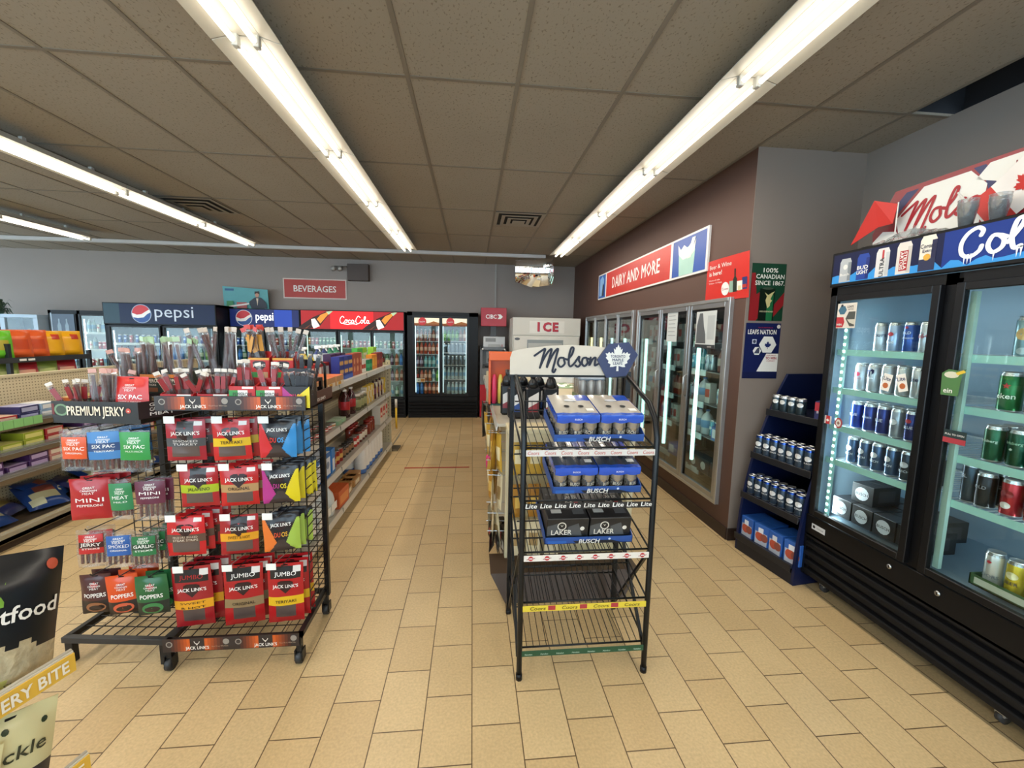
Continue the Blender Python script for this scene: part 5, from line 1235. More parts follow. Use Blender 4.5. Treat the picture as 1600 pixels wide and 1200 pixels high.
# ================================================================ navy beer rack in the corner
br = thing('beer_shelf_unit', 'navy curved sided beer shelf unit between wall posters and beer fridge', 'shelf', (2.47, 2.725, 0), R(8))
NV = M('131d40', .35, spec=.3, vary=.05)
def side(x, dx):
    # profile seen from the aisle: curved outline in the y-z plane? the unit faces the aisle (-x)
    pass
# sides are planes y = const; front edge curves in x
def prof(z): return .42-.0*z-.40*(1-max(0, z)/1.38)**.5 if z > .0 else .0
pts = [(2.0+.0, 0)]
for yy, nm in ((.24, 'far'), (-.26, 'near')):
    P = []
    for i in range(13):
        z = 1.38*i/12; xx = -.36+.34*(z/1.38)**2.2; P.append((xx, yy, z))
    P += [(.40, yy, 1.38), (.40, yy, 0)]
    MB().prism(P, (0, .02, 0), NV).build('side_panel', br)
MB().box(.38, .40, -.24, .24, 0, 1.38, NV).build('back_panel', br)
for z in (.13, .46, .77, 1.10):
    xx = -.36+.34*((z-.02)/1.38)**2.2-.02
    MB().box(xx, .38, -.24, .24, z-.02, z, M('20263c', .4), .003).box(xx-.008, xx, -.25, .25, z-.035, z+.014, M('15181f', .4), .002).build('shelf', br)
MB().box(-.36, .38, -.24, .24, 0, .08, M('14161f', .5)).build('plinth', br)
# cans on it, facing the aisle/camera
def brow(key, z, n, x0, dep, lab, h='', y0=-.205, dy=.068):
    for j in range(dep):
        for i in range(n):
            K2[key].place(wp((2.47, 2.725, 0), R(8), x0+.07*j, .205-dy*i, z+.001), R(-67)+random.uniform(-.2, .2), '%s, %s from wall, %s row' % (lab, ORD[i], ('front', 'second', 'third')[j]), 'cans on the navy shelf unit')
K2 = {'a': can_kind('3f4f62', [('oval', .085, .022, 'dfe2e4'), ('BUSCH', .05, .01, 'dfe2e4')], r=.031, h=.15, top='2c50a4', lid=False), 'b': can_kind('35454e', [('oval', .08, .02, 'e4e6e4')], r=.033, h=.125, lid=False)}
brow('b', 1.10, 4, -.14, 1, 'slate can on the top shelf of navy unit')
brow('a', .77, 7, -.26, 2, 'blue rimmed can, upper middle shelf of navy unit')
brow('a', .46, 7, -.30, 2, 'blue rimmed can, lower middle shelf of navy unit')
K['pbr'] = box_kind(.13, .2, .13, '2a2c66', [('Pabst', -.02, .62, .026, 'e9e6ea', .5), ('Blue Ribbon', .0, .38, .018, 'e9e6ea', .8), ('rect', -.5, -.3, .5, .95, 'c0283a'), ('rect', -.15, .3, .08, .28, 'b0284a')], 'beer_case', 'beer case')
K['pbr'].place(wp((2.47, 2.725, 0), R(8), -.06, -.15, 1.101), R(-58), 'purple blue boxed beer pack on top shelf of the navy unit')
K['molson_case'] = box_kind(.115, .2, .15, '2a5eae', [('rect', -.42, .42, .0, .62, 'b9bcc4'), ('disc', -.1, .4, .034, 'b8503a'), ('disc', .22, .4, .03, '8c4a3c'), ('rect', -.2, .15, .6, .85, 'dfe6f0')], 'beer_case', 'beer case')
for i in range(4): K['molson_case'].place(wp((2.47, 2.725, 0), R(8), -.24, .175-.118*i-.02*(i > 1), .131), R(-82)+(.12 if i % 2 else -.05), 'blue beer case printed with cans, %s from the wall on bottom shelf' % ORD[i], 'blue cases on the bottom shelf')
# ================================================================ gondola shelving
SHF = M('b9b3a4', .4, .1, vary=.03); LIP = M('c6c3ba', .35, .3, vary=.02); PEG = M('cdbd97', .6, vary=.02)
def pegboard(axis='x'):
    """beige board with a regular grid of dark holes"""
    key = 'peg' + axis
    if key in MATS: return MATS[key]
    m = bpy.data.materials.new('pegboard'); m.use_nodes = True
    nt, N, L = nodes(m); p = nt.nodes['Principled BSDF']
    tc = N('ShaderNodeTexCoord'); sp = N('ShaderNodeSeparateXYZ'); L(tc.outputs['Object'], sp.inputs[0])
    def cell(o):
        a = N('ShaderNodeMath', operation='MULTIPLY'); a.inputs[1].default_value = 1/.0254
        b = N('ShaderNodeMath', operation='FRACT'); c = N('ShaderNodeMath', operation='SUBTRACT'); c.inputs[1].default_value = .5
        d = N('ShaderNodeMath', operation='MULTIPLY')
        L(sp.outputs[o], a.inputs[0]); L(a.outputs[0], b.inputs[0]); L(b.outputs[0], c.inputs[0]); L(c.outputs[0], d.inputs[0]); L(c.outputs[0], d.inputs[1]); return d
    a = cell('Y' if axis == 'x' else 'X'); b = cell('Z')
    s_ = N('ShaderNodeMath', operation='ADD'); L(a.outputs[0], s_.inputs[0]); L(b.outputs[0], s_.inputs[1])
    t = N('ShaderNodeMath', operation='LESS_THAN'); t.inputs[1].default_value = .035; L(s_.outputs[0], t.inputs[0])
    mx = N('ShaderNodeMix', data_type='RGBA'); mx.inputs[6].default_value = (*hexc('cbbd9c'), 1); mx.inputs[7].default_value = (*hexc('6d5f48'), 1)
    L(t.outputs[0], mx.inputs[0]); L(mx.outputs[2], p.inputs['Base Color']); p.inputs['Roughness'].default_value = .6
    MATS[key] = m; return m
def lipshelf(t, x0, x1, y0, y1, z, face, name='shelf', lip=.045):
    """shelf board with a price channel along the side face (+1: x1, -1: x0)"""
    b = MB(); b.box(x0, x1, y0, y1, z-.018, z, SHF)
    s_ = x1 if face > 0 else x0
    b.prism([(s_, y0, z+.006), (s_+face*.006, y0, z+.006), (s_+face*.016, y0, z-lip+.006), (s_+face*.006, y0, z-lip)], (0, y1-y0, 0), LIP)
    for k in range(1, int((y1-y0)/.9)+1): b.box(s_+face*.004-.001, s_+face*.017, y0+.9*k-.0015, y0+.9*k+.0015, z-lip, z+.007, M('8a857a', .5))
    return b.build(name, t)

# ---- grocery gondola (left of the aisle)
gx = -1.45; t = thing('grocery_gondola', 'long beige gondola of groceries along the tiled aisle', 'store shelf', (gx, 4.1, 0)); ox = lambda x: x-gx; oy = lambda y: y-4.1
Y0, Y1 = 2.62, 5.72
MB().box(-.02, .02, oy(Y0), oy(Y1), .12, 1.215, pegboard('x')).build('back_panel', t)
for z in (1.21, .85, .50, .14):
    lipshelf(t, .02, .345, oy(Y0), oy(Y1), z, 1); lipshelf(t, -.36, -.02, oy(Y0), oy(Y1), z, -1)
MB().box(-.28, .27, oy(Y0), oy(Y1), 0, .10, M('3b342c', .6)).build('kick_plate', t)
for y in (Y0-.02, Y1+.03):
    b = MB(); b.box(.28, .34, oy(y)-.015, oy(y)+.015, 0, 1.27, BEIGE, .002)
    for k in range(24): b.box(.305, .313, oy(y)-.0165, oy(y)+.0165, .12+.048*k, .138+.048*k, M('3a342c', .7))
    b.build('end_upright', t)
MB().box(-.34, .28, oy(Y1)+.02, oy(Y1)+.035, .1, 1.24, pegboard('y')).build('end_panel', t)
MB().box(-.25, .42, oy(Y1)+.04, oy(Y1)+.3, 0, .02, M('6e6452', .5)).prism([(.30, oy(Y1)+.05, .02), (.30, oy(Y1)+.30, .02), (.44, oy(Y1)+.30, .25), (.44, oy(Y1)+.05, .22)], (.012, 0, 0), M('8a8272', .5)).build('end_deck', t)
t2 = thing('mop_handle', 'yellow handled cleaning tool hanging at the far gondola end', 'tool', (-1.06, 5.86, .3)); MB().tube([(0, 0, .0), (0, 0, .3)], .014, M('d8b02c', .5), 8).tube([(0, 0, .3), (0, 0, .42)], .017, M('c9c5bb', .4), 8).build('handle', t2); MB().tube([(0, 0, .02), (0, -.14, .02)], .004, STEEL).build('peg', t2)

P = {}
P['noodle_tray'] = box_kind(.20, .22, .075, 'b98a5c', [('rect', -.5, .5, .0, .42, 'd9cdb8'), ('rect', -.3, .1, .05, .38, 'd8a030')], 'product_tray', 'box', top='d8703c')
P['cup'] = bottle_kind('e0c8a8', 'd0563a', 'efe6d8', h=.09, r=.042, name='noodle_cup', cat='cup', neck=.9, lab=(.2, .7))
P['redwhite'] = box_kind(.17, .09, .155, 'a8281f', [('rect', -.42, -.04, .05, .8, 'e8e0d6'), ('rect', .04, .42, .05, .8, 'e8e0d6')])
P['cookie'] = box_kind(.13, .07, .21, '1f2f86', [('disc', -.27, .72, .02, 'd9a860'), ('disc', .0, .72, .02, 'd9a860'), ('disc', .27, .72, .02, 'd9a860'), ('disc', -.27, .36, .02, 'd9a860'), ('disc', 0, .36, .02, 'd9a860'), ('disc', .27, .36, .02, 'd9a860'), ('rect', -.5, .5, .0, .18, '2b55b0')])
P['purple'] = box_kind(.14, .07, .22, '3a2050', [('rect', -.45, .45, .2, .6, '8a5a9a')])
P['brown'] = box_kind(.11, .07, .22, 'a4482c', [('disc', 0, .3, .03, 'd8946a'), ('disc', 0, .65, .03, 'd8946a')])
P['green_can'] = tin_kind('1f7a50', '3fa070', .05, .13, 'drink_mix_tin')
P['orangebox'] = box_kind(.12, .07, .17, 'e08a22', [('rect', -.35, .35, .25, .8, 'f0b43c')])
P['darkred'] = box_kind(.10, .07, .18, '7c1f1c', [('disc', 0, .4, .03, 'c0563a')])
P['greenbox'] = box_kind(.19, .07, .24, '49b04a', [('rect', -.4, .4, .3, .75, 'dfeedd'), ('TEA', 0, .5, .03, '2f8a3a')])
P['limebox'] = box_kind(.19, .07, .24, '9ad03c', [('rect', -.4, .4, .3, .75, 'e9f2c8'), ('TEA', 0, .5, .03, '5a9a2a')])
P['whitecan'] = tin_kind('d9d4c8', 'b0483a', .035, .14, 'seasoning_tin')
def spray(body, liq):
    def make():
        b = MB(); m = M(body, .25, coat=.3)
        b.lathe([(.038, 0), (.045, .01), (.045, .12, M(liq, .4)), (.044, .20, m), (.018, .235), (.016, .25), (.0001, .25)], m, n=12, sy=.7)
        o = b.build('spray_bottle'); MB().box(-.014, .014, -.03, .03, .25, .285, WHITEG, .005).box(-.011, .011, -.065, -.03, .262, .285, WHITEG, .004).prism([(-.004, -.03, .262), (-.004, -.045, .225), (-.004, -.037, .225), (-.004, -.02, .25)], (.008, 0, 0), WHITEG).build('trigger', o)
        return tag(o, '', 'bottle')
    return Kind(make)
P['spray_y'] = spray('e8cf3a', 'e9e28a'); P['spray_b'] = spray('2a3f7a', 'c9d0d8'); P['spray_g'] = spray('1f7a5a', '6fb08c')
P['soap_y'] = bottle_kind('e8d64a', 'efe9b0', 'f0efe9', h=.22, r=.04, name='soap_bottle')
P['net'] = box_kind(.1, .1, .035, '8fae86', [], 'wrapped_pack', 'pack', top='c4d4bc')
P['tuna_r'] = tin_kind('b8261f', 'e8ddd0', .042, .035, 'fish_tin'); P['tuna_w'] = tin_kind('d8cfbc', 'b87a3c', .042, .035, 'fish_tin')
P['redtin'] = tin_kind('b02a24', 'e4d8c8', .036, .10); P['soup'] = tin_kind('c0392c', 'ece4d4', .036, .10); P['darktin'] = tin_kind('3a3430', '8c8478', .036, .10); P['beantin'] = tin_kind('6d3a24', 'd8b060', .036, .10)
P['juice'] = bottle_kind('3a0f14', 'b0242c', 'e6e4dc', h=.26, r=.046, name='juice_jug', cat='bottle', neck=.35)
P['pickle'] = jar_kind('5a5a34', 'e6e4dc', .05, .17, '9a9a6a'); P['jam'] = jar_kind('6a2418', '3a1c14', .04, .14, 'd9cfbc'); P['sauce'] = jar_kind('7a2a1c', '8a2018', .042, .16); P['syrup'] = bottle_kind('4a2030', '7a4458', '34202c', h=.22, r=.033)
P['pasta_w'] = box_kind(.06, .05, .19, 'e4dcc4', [('rect', -.4, .4, .3, .7, 'd8b040')], 'pasta_pack', 'pack'); P['pasta_y'] = box_kind(.06, .05, .20, 'd8b838', [('rect', -.4, .4, .3, .7, 'efe6c4')], 'pasta_pack', 'pack')
P['bluewhite'] = box_kind(.11, .12, .20, 'd4dce6', [('rect', -.5, .5, .8, 1, '2a6ab0'), ('disc', 0, .5, .03, '7a8ca8'), ('rect', -.5, .5, 0, .12, '2a6ab0')])
P['blueside'] = box_kind(.09, .12, .20, '2f7ac4', [('rect', -.3, .3, .1, .6, 'dfe8f0')])
P['gravy'] = jar_kind('2f2018', '2a2a2c', .035, .11, '8c6a4a'); P['stewtin'] = tin_kind('8a1f1c', 'c9a45a', .04, .12)
P['flour'] = box_kind(.12, .10, .24, 'dcd6c8', [('rect', -.4, .4, .35, .85, 'c03a2c'), ('rect', -.3, .3, .45, .6, 'e9dcc8')], 'flour_bag', 'bag')
P['roll'] = None
def roll():
    b = MB(); w_ = M('dcdad4', .7, vary=.05, scale=40); b.lathe([(.058, 0, M('2f5fae', .5)), (.062, .01, M('4f78ba', .5)), (.062, .05, w_), (.063, .1), (.062, .24), (.055, .262), (.015, .262), (.015, .25), (.0001, .25)], w_, n=14)
    return tag(b.build('paper_towel_roll'), '', 'paper towel')
P['roll'] = Kind(roll)
P['jugw'] = Kind(lambda: (lambda o: (MB().lathe([(.03, .235), (.032, .262), (.0001, .262)], M('3a66a8', .4), n=12).build('cap', o), tag(o, '', 'jug'))[1])(
    MB().lathe([(.062, 0), (.07, .012), (.07, .14), (.06, .18), (.03, .225), (.028, .24), (.0001, .24)], M('ccd2d0', .3, vary=.04), n=14).box(-.055, .055, -.0715, -.069, .05, .11, WHITE).build('water_jug')))
P['obox'] = box_kind(.24, .16, .15, 'c4592c', [('rect', -.4, .4, .2, .7, 'd8864c')])
def snackbag(c1, c2, w=.2, h=.27, txt=None, puff=.07, zones=None, tc='efece4', seed=1, name='snack_bag'):
    def make():
        return pouch(name, w, h, puff, c1, zones or [(-.35, .35, .3, .62, c2)], [(txt, 0, .68, .03, .6, tc, 1.5)] if txt else [], seed=seed, cat='snack bag', nu=12, nv=14)
    return Kind(make)
P['redbag'] = snackbag('7c1f18', 'c08a4a', .17, .22)
P['bun'] = box_kind(.2, .12, .07, 'a87a44', [('rect', -.3, .3, .2, .8, 'e0d4b8')], 'bun_pack', 'pack')
def shelf_row(items, z, x, shelf, grp='groceries on the aisle gondola', rz=R(90)):
    """items: (key, y, description, dx)"""
    for it in items:
        k, y, d = it[:3]; dx = it[3] if len(it) > 3 else 0
        P[k].place((x+dx, y, z+.0015), rz+random.uniform(-.06, .06), '%s, %s' % (d, shelf), grp)
# top shelf
it = []
for i in range(4): it.append(('noodle_tray', 2.86+.215*i, ORD[i]+' cardboard tray with orange printed top, counted from the jerky rack'))
for i in range(3): it.append(('redwhite', 3.48+.18*i, ORD[i]+' red box with white panels behind the cardboard trays', -.16))
for i in range(3): it.append(('cookie', 3.80+.135*i, ORD[i]+' navy cookie box with round biscuit pictures'))
for i in range(3): it.append(('purple', 4.02+.15*i, ORD[i]+' dark purple box behind the navy cookie boxes', -.14))
for i in range(3): it.append(('brown', 4.205+.115*i, ORD[i]+' rust brown biscuit box'))
it += [('whitecan', 4.56, 'slim white tin beside the rust brown boxes'), ('whitecan', 4.64, 'second slim white tin'), ('green_can', 4.76, 'first green tin'), ('green_can', 4.87, 'second green tin'), ('orangebox', 5.0, 'nearest bright orange box'), ('orangebox', 5.125, 'second bright orange box'), ('darkred', 5.24, 'first dark red box'), ('darkred', 5.345, 'second dark red box'), ('darkred', 5.45, 'third dark red box'),
       ('greenbox', 5.08, 'tall mid green tea box at the back', -.17), ('limebox', 5.30, 'first tall lime tea box at the back', -.17), ('limebox', 5.60, 'second tall lime tea box near the end upright', -.12)]
shelf_row(it, 1.21, -1.19, 'on the top shelf')
for i in range(7):
    k = ['soap_y', 'spray_y', 'soap_y', 'spray_b', 'spray_b', 'spray_g', 'spray_g'][i]
    P[k].place((-1.56, 3.8+.19*i, 1.2115), R(60), {'soap_y': 'yellow soap bottle with white cap', 'spray_y': 'yellow spray cleaner with white trigger', 'spray_b': 'navy spray cleaner with white trigger', 'spray_g': 'green spray cleaner with white trigger'}[k]+', %s in the far side row atop the gondola' % ORD[i], 'cleaners on the far side of the gondola')
for i in range(6):
    P['soap_y'].place((-1.42-.1*(i % 2), 3.25+.09*i, 1.2115), R(60), 'yellow soap bottle with white cap, %s of the cluster behind the cardboard trays' % ORD[i], 'cleaners on the far side of the gondola')
# second shelf
it = []
for i in range(7): it.append(('tuna_r' if i % 3 else 'tuna_w', 2.98+.09*i, ORD[i]+' flat fish tin in the front row')); it.append(('tuna_r', 2.98+.09*i, ORD[i]+' flat fish tin in the back row', -.10))
for i in range(2): it.append(('net', 3.62+.12*i, ORD[i]+' pale green wrapped pack'))
for i in range(3): it.append(('juice', 3.93+.095*i, ORD[i]+' dark red juice jug with white cap', -.04*(i % 2)))
for i in range(3): it.append(('pickle', 4.30+.115*i, ORD[i]+' green pickle jar with white lid'))
for i in range(6): it.append(('pasta_w' if i % 2 == 0 else 'pasta_y', 4.62+.065*i, ORD[i]+' pasta pack, '+('cream' if i % 2 == 0 else 'yellow')))
for i in range(6): it.append(('syrup' if i % 2 == 0 else 'pasta_w', 5.05+.085*i, ORD[i]+(' dark plum bottle' if i % 2 == 0 else ' cream pack between plum bottles')))
it.append(('pasta_y', 5.6, 'yellow pack at the far end'))
shelf_row(it, .85, -1.175, 'on the second shelf')
it = []
for i in range(3): it.append(('bluewhite', 3.02+.125*i, ORD[i]+' blue and white carton'))
it.append(('blueside', 3.40, 'bright blue box beside the cartons'))
for i in range(3): it.append(('stewtin', 3.53+.09*i, ORD[i]+' dark red stew tin'))
for i in range(4): it.append(('gravy', 3.82+.085*i, ORD[i]+' small brown gravy jar'))
for i in range(2): it.append(('redtin', 4.18+.085*i, ORD[i]+' red soup tin'))
for i in range(3): it.append(('jam', 4.37+.10*i, ORD[i]+' dark lidded jam jar')); it.append(('sauce', 4.40+.10*i, ORD[i]+' red sauce jar behind the jam', -.1))
for i in range(3): it.append(('sauce', 4.72+.10*i, ORD[i]+' red sauce jar in front row'))
it += [('flour', 5.25, 'first red and white flour bag'), ('flour', 5.40, 'second red and white flour bag'), ('flour', 5.56, 'third red and white flour bag')]
shelf_row(it, .50, -1.18, 'on the third shelf')
it = []
for i in range(4): it.append(('jugw', 2.95+.145*i, ORD[i]+' cloudy white water jug'))
it.append(('obox', 3.62, 'orange cardboard box beside the jugs'))
for i in range(4): it.append(('bun', 3.85+.13*i, ORD[i]+' brown bun pack', -.03*(i % 2)))
for i in range(7): it.append(('roll', 4.45+.135*i, ORD[i]+' white paper towel roll with blue base', 0)); it.append(('roll', 4.47+.135*i, ORD[i]+' paper towel roll in the back row', -.13))
shelf_row(it, .14, -1.19, 'on the bottom shelf')

# ---- middle gondola behind the beer rack
t = thing('centre_gondola', 'beige double gondola with hanging goods behind the beer rack', 'store shelf', (.62, 4.4, 0)); ox = lambda x: x-.62; oy = lambda y: y-4.4
MB().box(ox(.64), ox(1.08), oy(3.15), oy(5.9), .12, 1.12, M('bfb08c', .5)).box(ox(.62), ox(1.10), oy(3.1), oy(5.95), 1.12, 1.145, M('cfc29e', .4), .003).build('counter', t)
MB().box(ox(.36), ox(.38), oy(2.66), oy(5.9), .12, 1.04, pegboard('x')).box(ox(.30), ox(.36), oy(4.3), oy(4.34), 0, 1.04, BEIGE).build('side_panel', t)
lipshelf(t, ox(.17), ox(.64), oy(2.66), oy(5.95), 1.06, -1); lipshelf(t, ox(.22), ox(.62), oy(2.66), oy(5.95), .14, -1)
MB().box(ox(.24), ox(1.06), oy(2.64), oy(2.66), .12, 1.06, M('c4b68e', .5)).box(ox(.22), ox(1.08), oy(2.46), oy(2.66), 1.04, 1.07, M('d4c8a4', .4), .003).box(ox(.22), ox(1.08), oy(2.46), oy(2.47), .99, 1.04, BEIGE).box(ox(.22), ox(.26), oy(2.6), oy(2.64), .1, 1.04, BEIGE, .002).box(ox(1.04), ox(1.08), oy(2.6), oy(2.64), .1, 1.04, BEIGE, .002).build('end_panel', t)
MB().prism([(ox(.12), oy(2.42), .165), (ox(1.07), oy(2.42), .165), (ox(.96), oy(2.36), .005), (ox(.21), oy(2.36), .005)], (0, .24, 0), M('43301f', .5)).build('kick_plate', t)
MB().box(ox(.20), ox(.26), oy(5.9), oy(5.95), 0, 1.12, BEIGE).build('far_upright', t)
HG = {'gold': snackbag('c09a3c', 'e4d8b0', .10, .26, puff=.02, name='hanging_pack'), 'cream': snackbag('d9cba8', 'a88a5a', .09, .24, puff=.015, seed=3, name='hanging_pack'), 'grey': snackbag('4a4844', '6d6a64', .13, .32, puff=.03, seed=4, name='hanging_pack'), 'black': snackbag('1f1d1c', 'b8544a', .12, .14, puff=.02, seed=5, name='hanging_pack'), 'brass': snackbag('a8772c', 'd8b45a', .08, .22, puff=.02, seed=6, name='hanging_pack')}
b = MB()
def hang(key, x, y, z, rz, label, hook=True):
    HG[key].place((x, y, z), (random.uniform(-.08, .08), random.uniform(-.12, .12), rz), label, 'packs hanging on the centre gondola')
NAM = {'gold': 'gold foil pack', 'cream': 'cream carded pack', 'grey': 'grey work glove pack', 'black': 'black carded pack', 'brass': 'brass coloured pack'}
hk = [(2.72, .98, 'gold'), (2.86, .96, 'brass'), (3.0, .98, 'cream'), (3.15, .95, 'gold'), (3.3, .98, 'brass'), (3.5, .97, 'gold'), (3.7, 1.0, 'cream'), (3.9, .98, 'grey'), (2.74, .68, 'cream'), (2.9, .66, 'brass'), (3.08, .68, 'gold'), (3.25, .70, 'cream'), (3.45, .66, 'brass'), (2.76, .40, 'cream'), (2.95, .40, 'cream'), (2.74, .28, 'black'), (2.92, .27, 'black'), (4.2, .95, 'grey')]
for i, (y, z, k) in enumerate(hk):
    hh = {'gold': .26, 'cream': .24, 'grey': .32, 'black': .14, 'brass': .22}[k]
    MB().tube([(ox(.36), oy(y), z), (ox(.11), oy(y), z+.01)], .0028, STEEL, 5).build('peg_hook', t)
    for j in range(2):
        hang(k, .14+.045*j-.02*(k == 'grey'), y+random.uniform(-.01, .01), z-hh+.012, R(-90)+random.uniform(-.45, .45), '%s, %s on %s hook from beer rack, %s row' % (NAM[k], ('front', 'second')[j], ORD[i if i < 8 else (i-8 if i < 13 else (i-13 if i < 17 else 8))], ('upper', 'middle', 'lower')[0 if i < 8 or i == 17 else (1 if i < 13 else 2)]))
for i, x in enumerate((.30, .40, .52)):
    for k_, z in (('gold', 1.0), ('brass', .72), ('cream', .46)):
        MB().tube([(ox(x), oy(2.64), z), (ox(x), oy(2.5), z+.01)], .0028, STEEL, 5).build('peg_hook', t)
        HG[k_].place((x, 2.53, z-.24), random.uniform(-.3, .3), '%s on the end panel behind the beer rack, %s from the aisle' % (NAM[k_], ORD[i]), 'packs hanging on the centre gondola')
o = MB().lathe([(.0001, 0), (.03, .004), (.034, .03), (.034, .10), (.02, .125), (.0001, .13)], M('d8387a', .3), n=14).build('pink_bottle'); o.location = (.145, 3.2, .58); tag(o, 'small bright pink bottle hanging at the aisle side of centre gondola', 'bottle'); MB().tube([(0, 0, .125), (0, .0, .2), (.1, .0, .22), (.22, 0, .215)], .003, M('d8b8c4', .4), 5).build('loop', o)
for i in range(3):
    o = MB().box(-.05, .05, -.02, .02, 0, .12, M('26221f', .4), .004).shape([(-.03, .02), (-.01, .06), (-.03, .09), (.02, .08), (.03, .03)], M(('e8e4dc', 'd8504a', 'b8e07a')[i], .4), (0, -.021, 0)).build('toy_card'); o.location = (.235, 2.72+.13*i, .142); o.rotation_euler = (0, 0, R(-80)); tag(o, 'small black toy card with bright print, %s on the base shelf' % ORD[i], 'toy', 'toy cards on the centre gondola base')
def oil(l1, l2):
    def make():
        b = MB(); k = M('17181c', .3, vary=.04); b.box(-.052, .052, -.035, .035, 0, .22, k, .012); b.lathe([(.045, .215), (.03, .26), (.017, .275), (.017, .29), (.0001, .29)], k, n=10, sy=.7)
        b.shape([(-.036, .06), (-.036, .15), (.036, .19), (.036, .06)], M(l1, .4), (0, -.0357, 0)); b.shape([(-.036, .05), (-.036, .08), (.036, .12), (.036, .05)], M(l2, .4), (0, -.0363, 0))
        o = b.build('black_bottle'); MB().lathe([(.019, .285), (.019, .315), (.0001, .315)], M('26272c', .4), n=10).build('cap', o); return tag(o, '', 'bottle')
    return Kind(make)
OR_, OB_ = oil('dcd8d4', '8c2c36'), oil('dcdcdc', '2c4a8a')
for i, (x, y, k) in enumerate([(.30, 2.85, OB_), (.42, 2.84, OR_), (.545, 2.84, OR_), (.26, 3.0, OR_), (.37, 3.0, OR_), (.49, 3.0, OB_), (.58, 3.0, OR_), (.27, 3.15, OR_)]):
    k.place((x, y, 1.0615), random.uniform(-.15, .15), 'tall black bottle with slanted white label, %s on the deck behind the beer sign' % ORD[i], 'black bottles behind the beer sign')
tt = thing('candy_display', 'orange edged candy stand with pink bottles on the centre gondola', 'display stand', (.235, 3.42, 1.061))
MB().box(-.10, -.085, -.05, .05, 0, .42, M('e0622a', .4)).box(.085, .10, -.05, .05, 0, .42, M('3a2a6a', .4)).box(-.10, .10, -.055, .05, .37, .44, M('e8672a', .4), .003).box(-.10, .10, .04, .05, 0, .4, M('e0622a', .4)).box(-.1, .1, -.05, .05, 0, .012, M('1f4a44', .4)).build('stand_frame', tt)
for i in range(3):
    o = MB().lathe([(.02, 0), (.022, .1), (.02, .2), (.01, .24), (.0001, .24)], M(('e0406a', 'd8c860', 'e0406a')[i], .3), n=10).build('candy_bottle'); o.location = (.18+.05*i, 3.40, 1.075); tag(o, 'slim candy bottle, %s in the orange edged stand' % ORD[i], 'candy', 'bottles in the candy stand')
# things on the counter
def fourpack(t):
    pass
tt = thing('can_multipack', 'silver and green shrink wrapped can cube on the beige counter', 'drinks pack', (.925, 3.23, 1.146))
cm_ = M('a9a39c', .25, .6); c0 = MB().lathe([(.03, 0), (.033, .01), (.033, .16), (.027, .172), (.0001, .17)], cm_, n=12)
first = None
for k in range(2):
    for i in range(3):
        for j in range(3):
            if i == 1 and j == 1: continue
            if first is None: first = c0.build('can', tt); o = first
            else: o = first.copy(); C.objects.link(o); o.parent = tt
            if k == 0 or True:
                o.location = (-.068+.068*i, -.068+.068*j, .002); 
            if k == 1: bpy.data.objects.remove(o)
MB().box(-.105, .105, -.105, .105, 0, .04, M('5f7f58', .35), .004).box(-.105, .105, -.105, .105, .15, .182, M('8f9cac', .3), .012).text('CLEAR', (0, -.1065, .012), M('d8e0d0', .4), h=.018, bold=1.5).build('printed_band', tt); MB().box(-.104, .104, -.104, .104, .04, .15, CLEAR).build('shrink_film', tt)
tt = thing('ice_bag', 'bulging frosted plastic bag slumped on the beige counter', 'bag', (.90, 4.5, 1.146)); b = MB(); im = M('d4d8d8', .25, coat=.3, vary=.08, scale=25)
b.grid(lambda u, v: Vector(((u-.5)*.42, (v-.5)*.5, .003+.22*(max(0, math.sin(PI*u))**.45)*(max(0, math.sin(PI*v))**.45)*(1+.16*noise.noise(Vector((u*7, v*9, 2)))))), 18, 22, im); b.build('film', tt); MB().tube([(0, .24, .05), (0, .3, .07), (.03, .34, .03)], [.02, .008, .02], im, 8).build('tied_neck', tt)
tt = thing('produce_pack', 'flat pack of green and white leaves lying on the counter', 'food pack', (.88, 3.95, 1.146)); b = MB()
b.grid(lambda u, v: Vector(((u-.5)*.36, (v-.5)*.24, .002+.035*math.sin(PI*u)*math.sin(PI*v)*(1+.4*noise.noise(Vector((u*8, v*8, 5)))))), 16, 12, M('dfe4d2', .3), matfn=lambda u, v: M('5f8a4a', .4) if noise.noise(Vector((u*6, v*6, 9))) > .08 or v < .12 else M('dfe4d2', .3)); b.build('leaf_bag', tt)

# ================================================================ sloping beer rack
BRK = M('17191b', .35, .4, vary=.05); GRN = M('1c2a22', .35, .4)
rx, ry = .54, 1.80
t = thing('beer_rack', 'black tube wire shelf rack under a white script sign, standing in the aisle', 'display rack', (rx, ry, 0)); X = lambda x: x-rx; Y = lambda y: y-ry
arc = lambda x: [(X(x), 0, .02), (X(x), 0, .5), (X(x), 0, 1.18), (X(x), .03, 1.26), (X(x), .10, 1.325), (X(x), .47, 1.44)]
for x in (.232, .85): MB().tube(arc(x), .0135, BRK, 8).tube([(X(x), 0, 0), (X(x), 0, .03)], .016, BLACK, 8).build('front_post', t)
for x in (.222, .86): MB().bar((X(x), Y(2.28), 0), (X(x), Y(2.28), 1.45), .024, BRK).tube([(X(x), Y(2.28), 0), (X(x), Y(2.28), .02)], .016, BLACK, 8).build('rear_post', t)
SZ = [1.135, .885, .635, .385, .155]
def sy_(z, y): return z+(y-1.81)*.2
for x in (.225, .855):
    for z in SZ: MB().tube([(X(x), 0, sy_(z, 1.8)-.01), (X(x), Y(2.28), sy_(z, 2.28)-.01)], .005, BRK, 6).build('side_rail', t)
    MB().bar((X(x), .02, .10), (X(x), Y(2.26), .62), .014, BRK).bar((X(x), .02, .62), (X(x), Y(2.26), .05), .014, BRK).build('side_brace', t)
